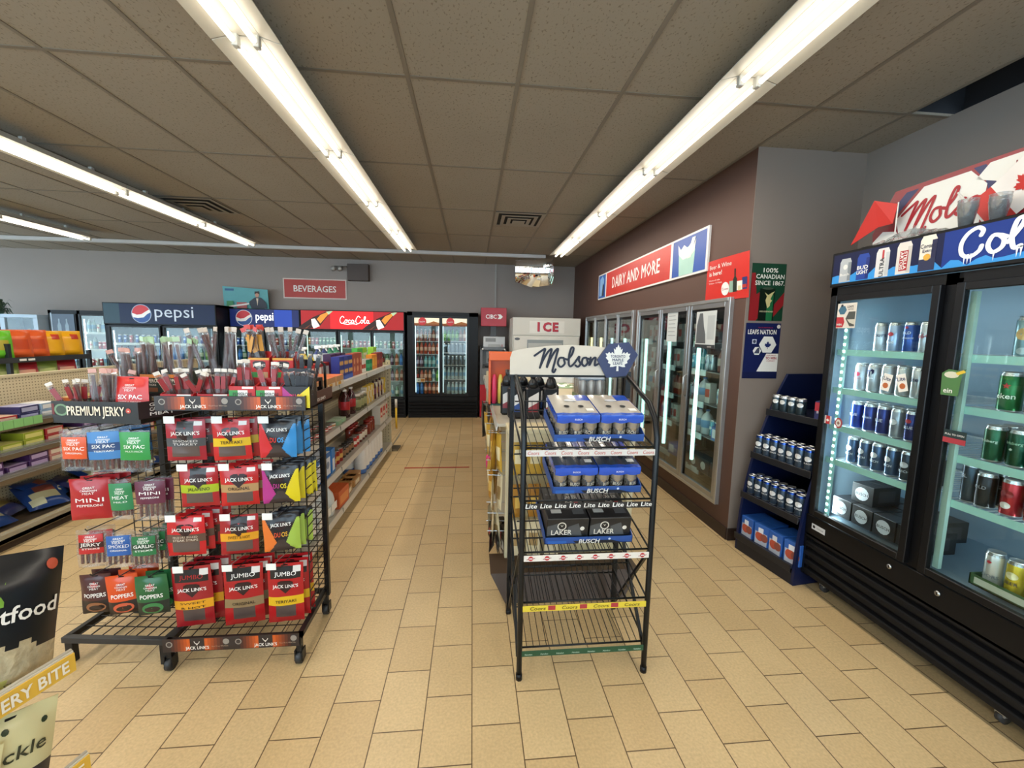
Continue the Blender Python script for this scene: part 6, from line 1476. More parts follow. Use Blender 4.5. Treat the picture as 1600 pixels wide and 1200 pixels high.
strips = [('cfcac4', 'Coors', 'b8544a', 8, .024, .016), ('1d1c1e', 'Lite', 'e8e6e0', 9, .022, .020), ('ddd6cc', None, 'b52a2e', 8, .024, .020), ('d8bf3c', 'Coors', '4a3a14', 4, .024, .016), ('1f4a30', 'Heineken', 'b4c8b4', 8, .020, .008)]
for k, z in enumerate(SZ):
    b = MB(); w0, w1 = X(.236), X(.846)
    b.tube([(w0, .012, z), (w1, .012, z)], .0045, BRK, 6); b.tube([(w0, Y(2.26), sy_(z, 2.26)), (w1, Y(2.26), sy_(z, 2.26))], .0045, BRK, 6); b.tube([(w0, Y(2.05), sy_(z, 2.05)-.006), (w1, Y(2.05), sy_(z, 2.05)-.006)], .0035, BRK, 6); b.tube([(w0, Y(2.26), sy_(z, 2.26)+.05), (w1, Y(2.26), sy_(z, 2.26)+.05)], .004, BRK, 6)
    for i in range(1, 19):
        x = w0+(w1-w0)*i/19; b.tube([(x, .012, z), (x, Y(2.26), sy_(z, 2.26)), (x, Y(2.262), sy_(z, 2.26)+.05)], .0022, BRK, 4)
    b.build('wire_shelf', t)
    c, tx, tc, n, hh, th = strips[k]; b = MB(); y = -.008
    b.box(w0-.003, w1+.003, y, y+.004, z-.035, z+.004-.01, M(c, .35), .001)
    for i in range(n):
        cx = w0+(w1-w0)*(i+.5)/n; zz = z-.035+.006
        if tx: b.text(tx, (cx, y-.001, zz+.002), M(tc, .4), h=th, slant=.15, bold=1, w=(.052 if k != 3 else .075)/glyphs(tx, 1)[2] if th > .01 else .036/glyphs(tx, 1)[2])
        else: b.shape(ngon(12, .0115), M(tc, .4), (cx, y-.001, zz+.009)).shape([(-.02, -.002), (.02, .004), (.02, .007), (-.02, .001)], M('8c2024', .4), (cx, y-.0014, zz+.005)).box(cx-.008, cx+.008, y-.0022, y-.0018, zz+.007, zz+.011, WHITE)
        if k == 3: b.box(cx+.05, cx+.085, y-.001, y-.0005, zz, zz+.022, M('a8323a', .4)) if i < 3 else None
    b.build('price_strip', t)
# sign on the rack
sg = thing('beer_sign', 'white board with dark script and blue hexagon leaf badge above the rack', 'sign', (.20, 2.20, 1.43))
m = MB(); top = [(0, .09), (.012, .125), (.08, .14), (.2, .155), (.32, .163), (.45, .158), (.58, .145)]
m.prism([(0, 0, 0)]+[(x, 0, z) for x, z in top]+[(.6, 0, 0)], (0, .012, 0), M('cbbfae', .5)); m.build('board', sg)
MB().box(-.01, .66, -.003, .016, -.012, .0, BLACK).build('bottom_rail', sg)
a = MB(); script_molson(a, (.158, -.001, .042), .118, M('1c2233', .7), upto=8, ux=(.86, 0, 0), uy=(0, 0, .82)); a.build('script_lettering', sg)
hx = MB(); HX = [(.47, .085), (.53, .172), (.64, .182), (.695, .115), (.635, .0), (.525, -.012)]
hx.prism([(x, -.016, z) for x, z in HX], (0, .012, 0), M('1b2450', .4)); o = hx.build('hexagon_badge', sg)
a = MB(); SLEAF = [(0, 1.0), (.07, .82), (.13, .86), (.14, .70), (.24, .78), (.20, .48), (.33, .60), (.38, .50), (.50, .60), (.56, .50), (.68, .52), (.60, .36), (.66, .28), (.50, .12), (.54, .02), (.38, -.06), (.42, -.2), (.26, -.2), (.05, -.14), (.06, -.42)]
SLEAF = SLEAF+[(-x, y) for x, y in SLEAF[::-1][:-1]]
a.shape(SLEAF, M('d9d6ce', .4), (.583, -.0175, .068), k=.102)
for i, (s_, ww) in enumerate((('TORONTO', .082), ('MAPLE', .062), ('LEAFS', .052))): a.text(s_, (.583, -.019, .098-.019*i), M('1b2450', .4), h=.014, bold=1.5, w=ww/glyphs(s_, 1.5)[2])
a.build('leaf_logo', o)
MB().bar((.66, .03, -.13), (.66, .03, .02), .028, BRK).build('sign_post', sg)

def busch_pack(name, topc, face):
    def make():
        t = bpy.data.objects.new(name, None); C.objects.link(t)
        r = .0325; cb_ = MB(); si = M('a9a49c', .18, .75, vary=.05)
        cb_.lathe([(r*.8, 0, ALU), (r, .01, si), (r, .055, M('a59c90', .25, .6)), (r, .106, ALU), (r*.82, .121, ALU), (.0001, .119)], si, n=14)
        cb_.text('BUSCH', (0, .026, 0), M('d9cdb8', .4), h=.016, w=.05/glyphs('BUSCH', 1)[2], warp=wrapc(r, 0, .0008), bold=1)
        c0 = None
        for i in range(3):
            for j in range(4):
                if c0 is None: c0 = cb_.build('can', t); o = c0
                else: o = c0.copy(); C.objects.link(o); o.parent = t
                o.location = (-.068+.068*i, -.102+.068*j, 0); o.rotation_euler = (0, 0, random.uniform(-.7, .7))
        w = .101; d = .136; b = MB(); bl = M('1f4fb8', .25, coat=.4); tp = M(topc, .25, coat=.4)
        def roof(u, v):
            x = (u-.5)*2*w; y = -d-.001+v*2*d; return Vector((x, y, .124+.003*math.sin(u*PI*3)**2-.001))
        b.grid(roof, 12, 10, tp, matfn=lambda u, v: bl if v < .12 or (u > .7 and v > .7) else tp)
        b.grid(lambda u, v: Vector(((u-.5)*2*w, -d-.001-.004*math.sin(PI*v), .088+.036*v-.006*abs(math.sin(u*PI*3))*(1-v))), 18, 3, bl)
        b.grid(lambda u, v: Vector((w+.001, -d+2*d*u, .088+.036*v)), 10, 2, bl); b.grid(lambda u, v: Vector((-w-.001, d-2*d*u, .088+.036*v)), 10, 2, bl)
        for q in (-.035, .035): b.shape(ngon(12, .014), M('101114', .6), (q, -.03, .1275), (1, 0, 0), (0, 1, 0))
        b.shape(ngon(14, .024, 0, 1.3, .7), M('c9cdd4', .3), (0, .05, .1275), (1, 0, 0), (0, 1, 0)); b.box(.05, .085, -.09, -.06, .1272, .1276, WHITE)
        b.text('BUSCH', (0, -d-.0062, .10), M('e4e8f4', .4), h=.008); b.build('carrier', t)
        return tag(t, '', 'drinks pack')
    return Kind(make)
BP1 = busch_pack('beer_multipack', 'b9b2a6', 0); BP2 = busch_pack('beer_multipack', '34404e', 1)
def tray_make():
    t = bpy.data.objects.new('beer_tray', None); C.objects.link(t)
    b = MB(); bl = M('2a4f94', .4); dk = M('20242c', .4); w = .215; d = .15
    b.box(-w, w, -d, d, 0, .003, M('7a5a3c', .6)); b.box(-w, w, -d, -d+.003, 0, .036, bl); b.box(-w, w, d-.003, d, 0, .045, bl)
    for s_ in (-1, 1): b.prism([(s_*w, -d, 0), (s_*w, -d, .036), (s_*w, -d+.04, .05), (s_*w, d, .05), (s_*w, d, 0)], (-s_*.003, 0, 0), bl)
    b.build('tray_wall', t)
    a = MB(); y = -d-.0008; a.shape([(-.07, 0), (-.09, .016), (.10, .016), (.16, .0)], dk, (.01, y, .001)); a.box(-.20, -.11, y-.0002, y+.0004, .002, .018, M('2f62b0', .4)); a.text('BUSCH', (-.0, y-.001, .003), M('e6e2d8', .4), h=.022, slant=.15, bold=2, w=.10/glyphs('BUSCH', 2)[2]); a.shape(ngon(10, .006), M('c9d4e8', .4), (.10, y-.001, .024)); a.build('print', t)
    return tag(t, '', 'tray')
KT = Kind(tray_make)
tilt = math.atan(.2)
def on_rack(k, dx, dy, up_): # point on the shelf k
    return (.592+dx-(.03 if k == 2 else 0), 1.81+dy*math.cos(tilt)-up_*math.sin(tilt), SZ[k]+.009+dy*math.sin(tilt)+up_*math.cos(tilt))
sn = ['top', 'second', 'third']
for k in range(3):
    KT.place(on_rack(k, 0, .19, 0), (tilt, 0, 0), 'blue cardboard beer tray on the %s shelf of the aisle rack' % sn[k], 'cardboard beer trays on the rack')
    for i in range(2):
        if k < 2: (BP1 if k == 0 else BP2).place(on_rack(k, -.104+.208*i, .19, .0045), (tilt, 0, 0), '%s twelve can beer pack on the %s shelf of the aisle rack' % (('first', 'second')[i], sn[k]), 'silver can packs on the rack')
def laker():
    t = bpy.data.objects.new('beer_case', None); C.objects.link(t); b = MB(); k = M('1c1d1f', .35); b.box(-.101, .101, -.135, .135, 0, .125, k, .003); b.build('carton', t)
    a = MB(); y = -.1358; g = M('4c4e50', .4); w_ = M('d9d4c8', .4)
    a.shape([(-.1, .055), (-.03, .075), (-.03, .02), (-.1, .0)], g, (0, y, .03)); a.shape([(.0, .05), (.05, .07), (.07, .0), (.0, .0)], g, (0, y, .03)); a.shape(ngon(16, .022), w_, (-.03, y-.0004, .085)); a.shape(ngon(14, .017), k, (-.03, y-.0008, .085)); a.shape([(-.008, .008), (0, .0), (.008, .008), (0, -.006)], w_, (-.03, y-.0012, .087)); a.shape(ngon(12, .011), w_, (.07, y-.0004, .07))
    a.text('LAKER', (-.03, y-.001, .038), w_, h=.026, bold=2, w=.10/glyphs('LAKER', 2)[2]); zt = .1256
    a.text('LAKER', (.045, .03, zt), w_, h=.026, bold=2, w=.07/glyphs('LAKER', 2)[2], uy=(0, 1, 0)); a.text('ICE', (.03, -.005, zt), w_, h=.018, bold=2, uy=(0, 1, 0)); a.box(.055, .075, -.02, .0, zt, zt+.0004, M('b8323a', .4)); a.shape(ngon(12, .012), w_, (.04, .075, zt), uy=(0, 1, 0)); a.box(-.075, -.025, -.09, -.055, zt, zt+.0004, M('a9a8a4', .4)); a.box(.03, .085, -.1, -.03, zt, zt+.0003, g)
    for q in range(3): a.box(-.08+.02*q, -.068+.02*q, .06, .075, zt, zt+.0004, g)
    a.build('print', t); return tag(t, '', 'beer case')
KLK = Kind(laker)
for i in range(2): KLK.place(on_rack(2, -.104+.208*i, .19, .0045), (tilt, 0, 0), '%s black carton of cans on the third shelf of the aisle rack' % ('first', 'second')[i], 'black cartons on the rack')
# ================================================================ jerky racks
def wire_panel(b, x0, x1, z0, z1, y, nx, nz, m, r=.0018):
    for i in range(nx+1): x = x0+(x1-x0)*i/nx; b.box(x-r, x+r, y-r, y+r, z0, z1, m)
    for j in range(nz+1): z = z0+(z1-z0)*j/nz; b.box(x0, x1, y-r*2, y, z-r, z+r, m)
def brand_strip(b, x0, x1, z, h, y, n=2):
    b.box(x0, x1, y, y+.004, z, z+h, M('2b2220', .35))
    w = (x1-x0)/n
    for i in range(n):
        c = x0+w*(i+.5); f = y-.0006
        for k in range(6):  # orange fire panels at both sides of the name, in strips of deepening tone
            cc = ('c4571f', 'ad4a1c', '93401c', '78351c', '5c2b1c', '43231c')[k]; ww = w*.045
            for s_ in (-1, 1): quadp(b, c+s_*(w*.105+ww*k)-(ww if s_ < 0 else 0), c+s_*(w*.105+ww*k)+(ww if s_ > 0 else 0), z+.003, z+h-.003, f, M(cc, .35))
        b.text("JACK LINK'S", (c, f-.001, z+h*.16), M('ece6dc', .4), h=h*.22, bold=1.5, w=w*.34/glyphs("JACK LINK'S", 1.5)[2])
        b.stroke([(-.012, .012), (-.008, .004), (0, 0), (.008, .004), (.012, .012)], .0016, M('d9cfc4', .4), at=(c, f-.001, z+h*.58)); b.stroke([(-.004, .002), (0, -.006), (.004, .002)], .0016, M('d9cfc4', .4), at=(c, f-.001, z+h*.58))
        b.text('Feed Your Wild Side', (c+w*.33, f-.001, z+h*.28), M('b09a84', .4), h=h*.10, bold=0, w=w*.24/glyphs('Feed Your Wild Side', 0)[2])
        b.shape(ngon(14, h*.22), M('8f867c', .4), (c-w*.40, f-.001, z+h*.6)); b.shape(ngon(14, h*.15), M('3a2f2a', .4), (c-w*.40, f-.0014, z+h*.6)); b.shape(ngon(14, h*.22), M('8f867c', .4), (c+w*.42, f-.001, z+h*.66)) if n > 1 else None
jx, jy = -1.13, 2.0
t = thing('jerky_rack', 'black wheeled wire rack of red jerky bags with brown fiery header', 'display rack', (jx, jy, 0)); X = lambda x: x-jx; Y = lambda y: y-jy
RK = M('1b1a19', .4, .3)
x0, x1 = X(-1.43), X(-.80)
b = MB(); 
for x in (x0+.012, x1-.03): b.bar((x, Y(2.35), .12), (x, Y(2.35), 1.34), .026, RK)
b.build('rear_frame', t)
b = MB(); wire_panel(b, x0+.01, x1-.03, .16, 1.28, Y(2.34), 13, 34, RK); b.build('wire_back', t)
b = MB()
for z in [.2+.05*i for i in range(22)]: b.box(x1-.032, x1-.028, Y(2.10)+.0, Y(2.34), z-.0018, z+.0018, RK)
for y in (2.10, 2.22): b.box(x1-.032, x1-.028, Y(y)-.0018, Y(y)+.0018, .2, 1.28, RK)
b.build('wire_side', t)
b = MB(); b.box(x0-.03, x1-.03, Y(1.98), Y(2.0), .13, .155, RK); b.box(x0-.03, x1-.03, Y(2.34), Y(2.36), .13, .155, RK); b.box(x0-.03, x0-.005, Y(1.98), Y(2.36), .13, .155, RK); b.box(x1-.055, x1-.03, Y(1.98), Y(2.36), .13, .155, RK)
for i in range(1, 12): x = x0-.03+(x1-x0)*i/12; b.box(x-.0018, x+.0018, Y(2.0), Y(2.34), .15, .1535, RK)
for i in range(1, 6): y = 2.0+.34*i/6; b.box(x0-.03, x1-.03, Y(y)-.0018, Y(y)+.0018, .148, .151, RK)
b.build('base_frame', t)
b = MB(); brand_strip(b, x0-.035, x1-.04, .10, .068, Y(1.968)); b.build('base_strip', t)
b = MB(); brand_strip(b, x0+.02, x1+.035, 1.278, .064, Y(1.968)); b.build('header_strip', t)
b = MB(); b.box(x0+.02, x1+.035, Y(1.972), Y(2.34), 1.275, 1.285, RK); b.box(x1+.031, x1+.035, Y(1.972), Y(2.34), 1.278, 1.345, M('4a2a20', .35)); b.box(x0+.02, x0+.024, Y(1.972), Y(2.34), 1.278, 1.34, RK); b.box(x0+.08, x1-.02, Y(2.20), Y(2.36), 1.375, 1.392, RK); b.box(x0+.08, x0+.095, Y(2.34), Y(2.36), 1.28, 1.38, RK); b.box(x1-.035, x1-.02, Y(2.34), Y(2.36), 1.28, 1.38, RK)
b.build('top_tray', t)
b = MB(); b.text("JACK LINK'S", (x1+.0358, Y(2.16), 1.295), M('ece6dc', .4), h=.014, ux=(0, 1, 0), bold=1.5, w=.14/glyphs("JACK LINK'S", 1.5)[2]); b.build('side_lettering', t)
MB().tube([(x1-.0, Y(2.34), 1.33), (x1-.0, Y(2.34), 1.46), (x1-.015, Y(2.34), 1.475), (x1-.10, Y(2.34), 1.475)], .007, RK, 8).box(x1-.125, x1-.06, Y(2.31), Y(2.345), 1.455, 1.49, BLACK, .004).build('push_handle', t)
def caster(t, x, y):
    b = MB(); b.box(x-.012, x+.012, y-.012, y+.012, .065, .14, RK); b.box(x-.02, x-.014, y-.02, y+.02, .02, .075, RK); b.box(x+.014, x+.02, y-.02, y+.02, .02, .075, RK); b.tube([(x-.013, y, .031), (x+.013, y, .031)], .031, M('242424', .5), 14); b.build('caster', t)
for x, y in ((x0-.015, Y(1.985)), (x1-.045, Y(1.985)), (x0-.015, Y(2.345)), (x1-.04, Y(2.35))): caster(t, x, y)
J = {'gun': jerky_pouch('SMOKED', '4a4a4c', 'd8d4d0', top='3a3838', base='a01f2c', two='TURKEY'), 'ter': jerky_pouch('TERIYAKI', 'd9b01c', '2a1a10', base='bc1a1e', top=None, seed=2), 'jal': jerky_pouch('JALAPENO', 'a4b424', '2a2a10', base='a41c22', seed=3), 'ori': jerky_pouch('ORIGINAL', 'b08a5c', '2a1a10', base='b81a1c', top=None, seed=4),
     'hic': jerky_pouch('HICKORY SMOKED', '5c4438', 'd8c8b4', base='c01c22', top=None, two='STEAK STRIPS', seed=5), 'swe': jerky_pouch('SWEET & HOT', 'dc9a20', '3a2210', base='9c1c22', seed=6), 'jsw': jerky_pouch('SWEET', 'dc9a20', '3a2210', .175, .315, base='961a20', jumbo=2, two='& HOT', seed=7), 'jor': jerky_pouch('ORIGINAL', '8a7250', '2a1a10', .175, .315, base='a4161a', jumbo=1, seed=8), 'jte': jerky_pouch('TERIYAKI', 'd8ac1c', '2a1a10', .165, .315, base='a8181c', jumbo=1, seed=9),
     'd1': duo_pouch('c4242c', '2f86c4', 'd8342c', '3f9ad8', 1), 'd2': duo_pouch('a82c7c', 'd8c41c', 'b03a8c', 'e0cc2c', 2), 'd3': duo_pouch('d8702c', '9cb84a', 'd8502c', 'e0a82c', 3)}
JN = {'gun': 'red and charcoal jerky bag', 'ter': 'red teriyaki jerky bag with yellow band', 'jal': 'red jalapeno jerky bag with lime band', 'ori': 'red original jerky bag with tan band', 'hic': 'red hickory jerky bag with brown band', 'swe': 'red sweet and hot jerky bag with amber band', 'jsw': 'jumbo jerky bag with amber band', 'jor': 'jumbo original jerky bag with tan band', 'jte': 'jumbo teriyaki jerky bag with yellow band', 'd1': 'black jerky duo bag with red and blue wedges', 'd2': 'black jerky duo bag with magenta and yellow wedges', 'd3': 'black jerky duo bag with orange and lime wedges'}
grid = [(1.215, .20, [('gun', -1.355, 2), ('ter', -1.147, 2), ('d1', -.94, 3)]), (.985, .20, [('jal', -1.315, 2), ('ori', -1.13, 3), ('d2', -.935, 4)]), (.735, .20, [('hic', -1.385, 4), ('swe', -1.14, 1), ('d3', -.945, 3)]), (.475, .315, [('jsw', -1.37, 3), ('jor', -1.145, 3), ('jte', -.94, 3)])]
def hook(t, x, z, yb, yf, tagx=-.05, tg=True):
    MB().tube([(x, yb, z), (x, yf-.012, z+.006), (x, yf-.018, z+.016)], .0028, M('3a3a3a', .4, .5), 5).tube([(x+.0, yb, z+.022), (x+tagx*.6, yf-.02, z+.03)], .002, M('b9b9b6', .3, .6), 4).build('peg_hook', t)
    if tg: o = MB().box(x+tagx-.024, x+tagx+.024, yf-.028, yf-.025, z-.004, z+.03, TAG, .001).build('price_tag', t.children[-1] if False else t)
for ri, (zt_, h, cols) in enumerate(grid):
    for ci, (k, x, n) in enumerate(cols):
        hook(t, X(x), zt_-.008, Y(2.335), Y(2.06), -.045)
        for j in range(n):
            hh = .19 if k[0] == 'd' else h
            J[k].place((x+random.uniform(-.006, .006)+.012*j, 2.075+.047*j, zt_-hh), (0, random.uniform(-.03, .03), .13+random.uniform(-.08, .08)), '%s, %s on %s hook, %s row' % (JN[k], ('foremost', 'second', 'third', 'fourth')[j], ('first', 'middle', 'last')[ci], ('top', 'second', 'third', 'bottom')[ri]), 'jerky bags on the fiery rack')
# ---- display boxes with sticks
def dbox(name_lbl, w, d, h, col, fn=None, back=.03):
    def make():
        t = bpy.data.objects.new('display_box', None); C.objects.link(t); m = M(col, .4); b = MB()
        b.box(-w/2, w/2, -d/2, -d/2+.003, 0, h, m); b.box(-w/2, w/2, d/2-.003, d/2, 0, h+back, m); b.box(-w/2, w/2, -d/2, d/2, 0, .003, m)
        for s_ in (-1, 1): b.prism([(s_*w/2, -d/2, 0), (s_*w/2, -d/2, h), (s_*w/2, d/2, h+back), (s_*w/2, d/2, 0)], (-s_*.003, 0, 0), m)
        b.build('carton_wall', t)
        if fn: a = MB(); fn(a, w, h, -d/2-.0006); a.build('print', t)
        return tag(t, '', 'display box')
    return Kind(make)
def pr_pep(a, w, h, y):
    a.box(-w/2, -w/6, y-.0002, y+.0004, h*.45, h*.82, M('2f8a3c', .4)); a.box(-w/6, w/5, y-.0002, y+.0004, h*.45, h*.82, M('e4e0d8', .4)); a.text('PEPPERONI', (0, y-.001, h*.55), M('2a1a14', .4), h=h*.16, w=w*.7/glyphs('PEPPERONI', 1)[2]); a.box(w*.0, w*.42, y-.0004, y+.0002, h*.88, h*.98, M('e4e0d8', .4)); a.box(-w/2, w/2, y-.0001, y+.0003, h*.40, h*.44, M('d88a2c', .4)); a.text("JACK LINK'S", (0, y-.001, h*.08), M('f0ece4', .4), h=h*.14, bold=1.5, w=w*.6/glyphs("JACK LINK'S", 1.5)[2])
def pr_duo(a, w, h, y):
    a.shape([(-w/2, 0), (-w/2, h), (-w*.1, h*.5), (0, 0)], M('a8287c', .4), (0, y, 0)); a.shape([(w/2, 0), (w/2, h), (w*.0, h*.5), (0, 0)], M('d8c41c', .4), (0, y-.0002, 0)); a.text('DU', (-.015, y-.002, h*.35), M('d83a6a', .4), h=h*.3, bold=2, w=.026/glyphs('DU', 2)[2]); a.text('OS', (.015, y-.002, h*.35), M('f0a82c', .4), h=h*.3, bold=2, w=.026/glyphs('OS', 2)[2]); a.text("JACK LINK'S", (0, y-.002, h*.06), M('f0ece4', .4), h=h*.12, bold=1.5, w=w*.55/glyphs("JACK LINK'S", 1.5)[2])
def pr_wild(a, w, h, y):
    a.box(-w/2, w/2, y-.0002, y+.0004, h*.82, h, M('d07a2c', .4)); a.text('PEPPERONI', (0, y-.001, h*.58), M('efe4d0', .4), h=h*.18, bold=1.5, w=w*.86/glyphs('PEPPERONI', 1.5)[2]); a.text('STICKS', (0, y-.001, h*.40), M('d9cfc0', .4), h=h*.1, w=w*.4/glyphs('STICKS', 1)[2]); a.box(-w*.25, w*.25, y-.0004, y, h*.08, h*.3, M('7c4a24', .4))
def pr_line(txt, c):
    def f(a, w, h, y): a.text(txt, (0, y-.001, h*.35), M(c, .4), h=h*.35, bold=1, w=w*.75/glyphs(txt, 1)[2])
    return f
def pr_big(a, w, h, y):
    a.shape(SHIELD, M('2a1416', .4), (0, y, h*.62), k=w*.62); a.text("JACK LINK'S", (0, y-.001, h*.6), M('ece6dc', .4), h=h*.12, bold=1.5, w=w*.6/glyphs("JACK LINK'S", 1.5)[2]); a.box(-w/2, -w*.1, y-.0002, y+.0004, h*.1, h*.35, M('3a8a44', .4)); a.box(-w*.1, w*.4, y-.0002, y+.0004, h*.05, h*.35, M('c9a07c', .4)); a.box(-w/2, w/2, y-.0003, y, h*.9, h, M('d89a2c', .4))
BX = {'pep': dbox('', .115, .09, .10, 'b51a1c', pr_pep), 'pep_s': dbox('', .14, .09, .062, 'b51a1c', pr_pep), 'duo': dbox('', .12, .09, .10, '1b181c', pr_duo), 'wild': dbox('', .115, .08, .095, '26342a', pr_wild), 'big': dbox('', .10, .08, .11, 'c0201c', pr_big), 'hot': dbox('', .13, .08, .05, 'a81c2c', pr_line('HOT PEPPERONI', 'efe4dc')), 'grn': dbox('', .14, .10, .035, '1f5a34', pr_line('PEPPERONI', 'c9dcc4')), 'red': dbox('', .13, .10, .06, 'c01c24', pr_line('JERKY', 'f0dcd0')), 'brn': dbox('', .18, .08, .03, '2b1d18', pr_line('ALL MEAT BEEF', 'c9b49c')), 'ylw': dbox('', .12, .10, .025, '1f1e1a', pr_line('TERIYAKI', 'd8c43c'))}
SK = {'a': stick_kind('4a1c18', 'c9b8a8', .26), 'b': stick_kind('5c2a22', 'd8cfc4', .17, text='8c1c20'), 'c': stick_kind('2a1a2a', '1c1a22', .16, text='1c1a20'), 'g': stick_kind('5a342c', 'a9c49c', .28, .026), 'p': stick_kind('4a2420', 'd09a8c', .22, .026), 'y': stick_kind('3a1a14', 'c8382c', .24, text='c98a2c')}
def sticks(key, cx, cy, z, n, spread, lab, fan=.5, grp='meat sticks in the display boxes', rows_=2):
    n = int(n*1.4)
    for i in range(n):
        f = (i+.5)/n-.5
        SK[key].place((cx+f*spread, cy+(.012 if i % 2 else -.012), z), (random.uniform(-.14, .16), f*fan+random.uniform(-.2, .2), random.uniform(-.5, .5)), 'wrapped meat stick, %s in %s' % (ORD[i], lab), grp)
ty = 1.286; 
BX['pep_s'].place((-1.325, 2.03, ty), 0, 'low red white and green box, first on the fiery rack top tray', 'open boxes on the jerky racks'); sticks('b', -1.325, 2.035, ty+.006, 7, .11, 'the first low box of the fiery rack', .9)
BX['pep_s'].place((-1.175, 2.035, ty), .03, 'low red white and green box, second on the fiery rack top tray', 'open boxes on the jerky racks'); sticks('b', -1.175, 2.04, ty+.006, 7, .11, 'the second low box of the fiery rack', .7)
BX['pep'].place((-1.045, 2.03, ty), 0, 'tall red white and green box, first of the pair on top tray', 'open boxes on the jerky racks')
BX['pep'].place((-.928, 2.03, ty), 0, 'tall red white and green box beside the magenta and yellow one', 'open boxes on the jerky racks')
BX['duo'].place((-.81, 2.03, ty), 0, 'magenta and yellow box at the end of the fiery top tray', 'open boxes on the jerky racks'); sticks('c', -.81, 2.035, ty+.02, 8, .09, 'the magenta and yellow box', .35)
sticks('b', -1.045, 2.035, ty+.05, 3, .06, 'the first tall red box', .2); sticks('b', -.93, 2.035, ty+.04, 3, .06, 'the second tall red box', .2)
BX['brn'].place((-1.29, 2.27, 1.393), 0, 'low brown open box on the raised back tier', 'open boxes on the jerky racks'); sticks('a', -1.29, 2.275, 1.397, 8, .15, 'the low brown box on the back tier', .35)
BX['big'].place((-1.07, 2.24, 1.393), 0, 'bright red box on the back tier, nearer the middle', 'open boxes on the jerky racks'); sticks('y', -1.10, 2.25, 1.43, 7, .10, 'the bright red back tier box', -.5)
BX['big'].place((-.955, 2.24, 1.393), 0, 'bright red box on the back tier, beside the push handle', 'open boxes on the jerky racks'); sticks('a', -.965, 2.25, 1.40, 5, .06, 'the back tier box beside the handle', .7)
for i in range(4):
    SK['c'].place((-.90+.03*i, 2.22, 1.38), (0, .1*i-.1, 0), 'black wrapped stick, %s standing behind the magenta and yellow box' % ORD[i], 'meat sticks in the display boxes')

# ---- premium jerky rack
GO = (-1.69, 2.05); GR = -.10
t = thing('jerky_rack', 'black wire rack with black PREMIUM JERKY header on a low mesh base', 'display rack', (GO[0], GO[1], 0), GR)
KB = M('171514', .4)
b = MB(); b.box(-.235, .165, -.002, .004, 1.222, 1.302, KB); b.shape(ngon(16, .028, 0, 1.15, 1), M('6d8a68', .4), (-.19, -.003, 1.262)); b.shape(ngon(16, .02, 0, 1.15, 1), M('32402f', .4), (-.19, -.0035, 1.262)); b.box(-.232, -.222, -.003, -.002, 1.24, 1.29, M('6a1c1c', .4)); b.text('PREMIUM JERKY', (-.03, -.004, 1.238), M('efe0c8', .4), h=.042, bold=1.3, w=.265/glyphs('PREMIUM JERKY', 2)[2]); b.shape(ngon(10, .012), M('c04a3a', .4), (.12, -.004, 1.262)); b.shape(LEAF, M('f0e4d4', .4), (.12, -.0045, 1.258), k=.006); b.build('header_board', t)
b = MB(); b.prism([(.165, -.002, 1.222), (.165, -.002, 1.302), (.235, .16, 1.302), (.235, .16, 1.222)], (-.004, 0, 0), M('2a1c1c', .4)); ux = Vector((.07, .162, 0)).normalized()
for i, s_ in enumerate(('GREAT', 'CANADIAN', 'MEAT')): b.text(s_, (.203, .083, 1.278-.022*i), M('e4dcd4', .4), h=.015, bold=1.5, ux=ux, w=.10/glyphs(s_, 1.5)[2])
b.build('side_board', t)
b = MB(); b.box(-.235, .17, 0, .36, 1.20, 1.222, KB); b.box(-.235, -.231, .0, .36, 1.20, 1.29, KB); b.box(-.10, .22, .20, .36, 1.30, 1.312, KB); b.box(-.09, -.08, .34, .35, 1.2, 1.30, KB); b.box(.2, .21, .34, .35, 1.2, 1.30, KB); b.build('top_tray', t)
b = MB(); wire_panel(b, -.22, .19, .2, 1.2, .33, 9, 24, RK); b.build('wire_back', t)
b = MB(); b.bar((-.03, .34, .10), (-.03, .34, 1.21), .03, RK); b.bar((.195, .345, .10), (.195, .345, 1.21), .02, RK); b.build('rear_post', t)
b = MB(); z = .135; b.box(-.30, .215, -.02, .008, z-.03, z, M('2a2a2b', .4, .2), .002); b.box(-.30, -.272, 0, .38, z-.03, z, RK, .002); b.box(.187, .215, 0, .38, z-.03, z, RK, .002); b.box(-.30, .215, .36, .385, z-.03, z, RK, .002)
for i in range(1, 9): x = -.29+.5*i/9; b.box(x-.002, x+.002, 0, .36, z-.006, z-.002, RK)
for j in range(1, 5): y = .38*j/5; b.box(-.29, .2, y-.002, y+.002, z-.009, z-.005, RK)
b.build('mesh_base', t)
for x, y in ((.19, 0), (-.275, .365), (.19, .365), (-.275, 0)): MB().box(x-.013, x+.025, y-.018, y+.013, 0, .11, RK, .002).build('leg', t)
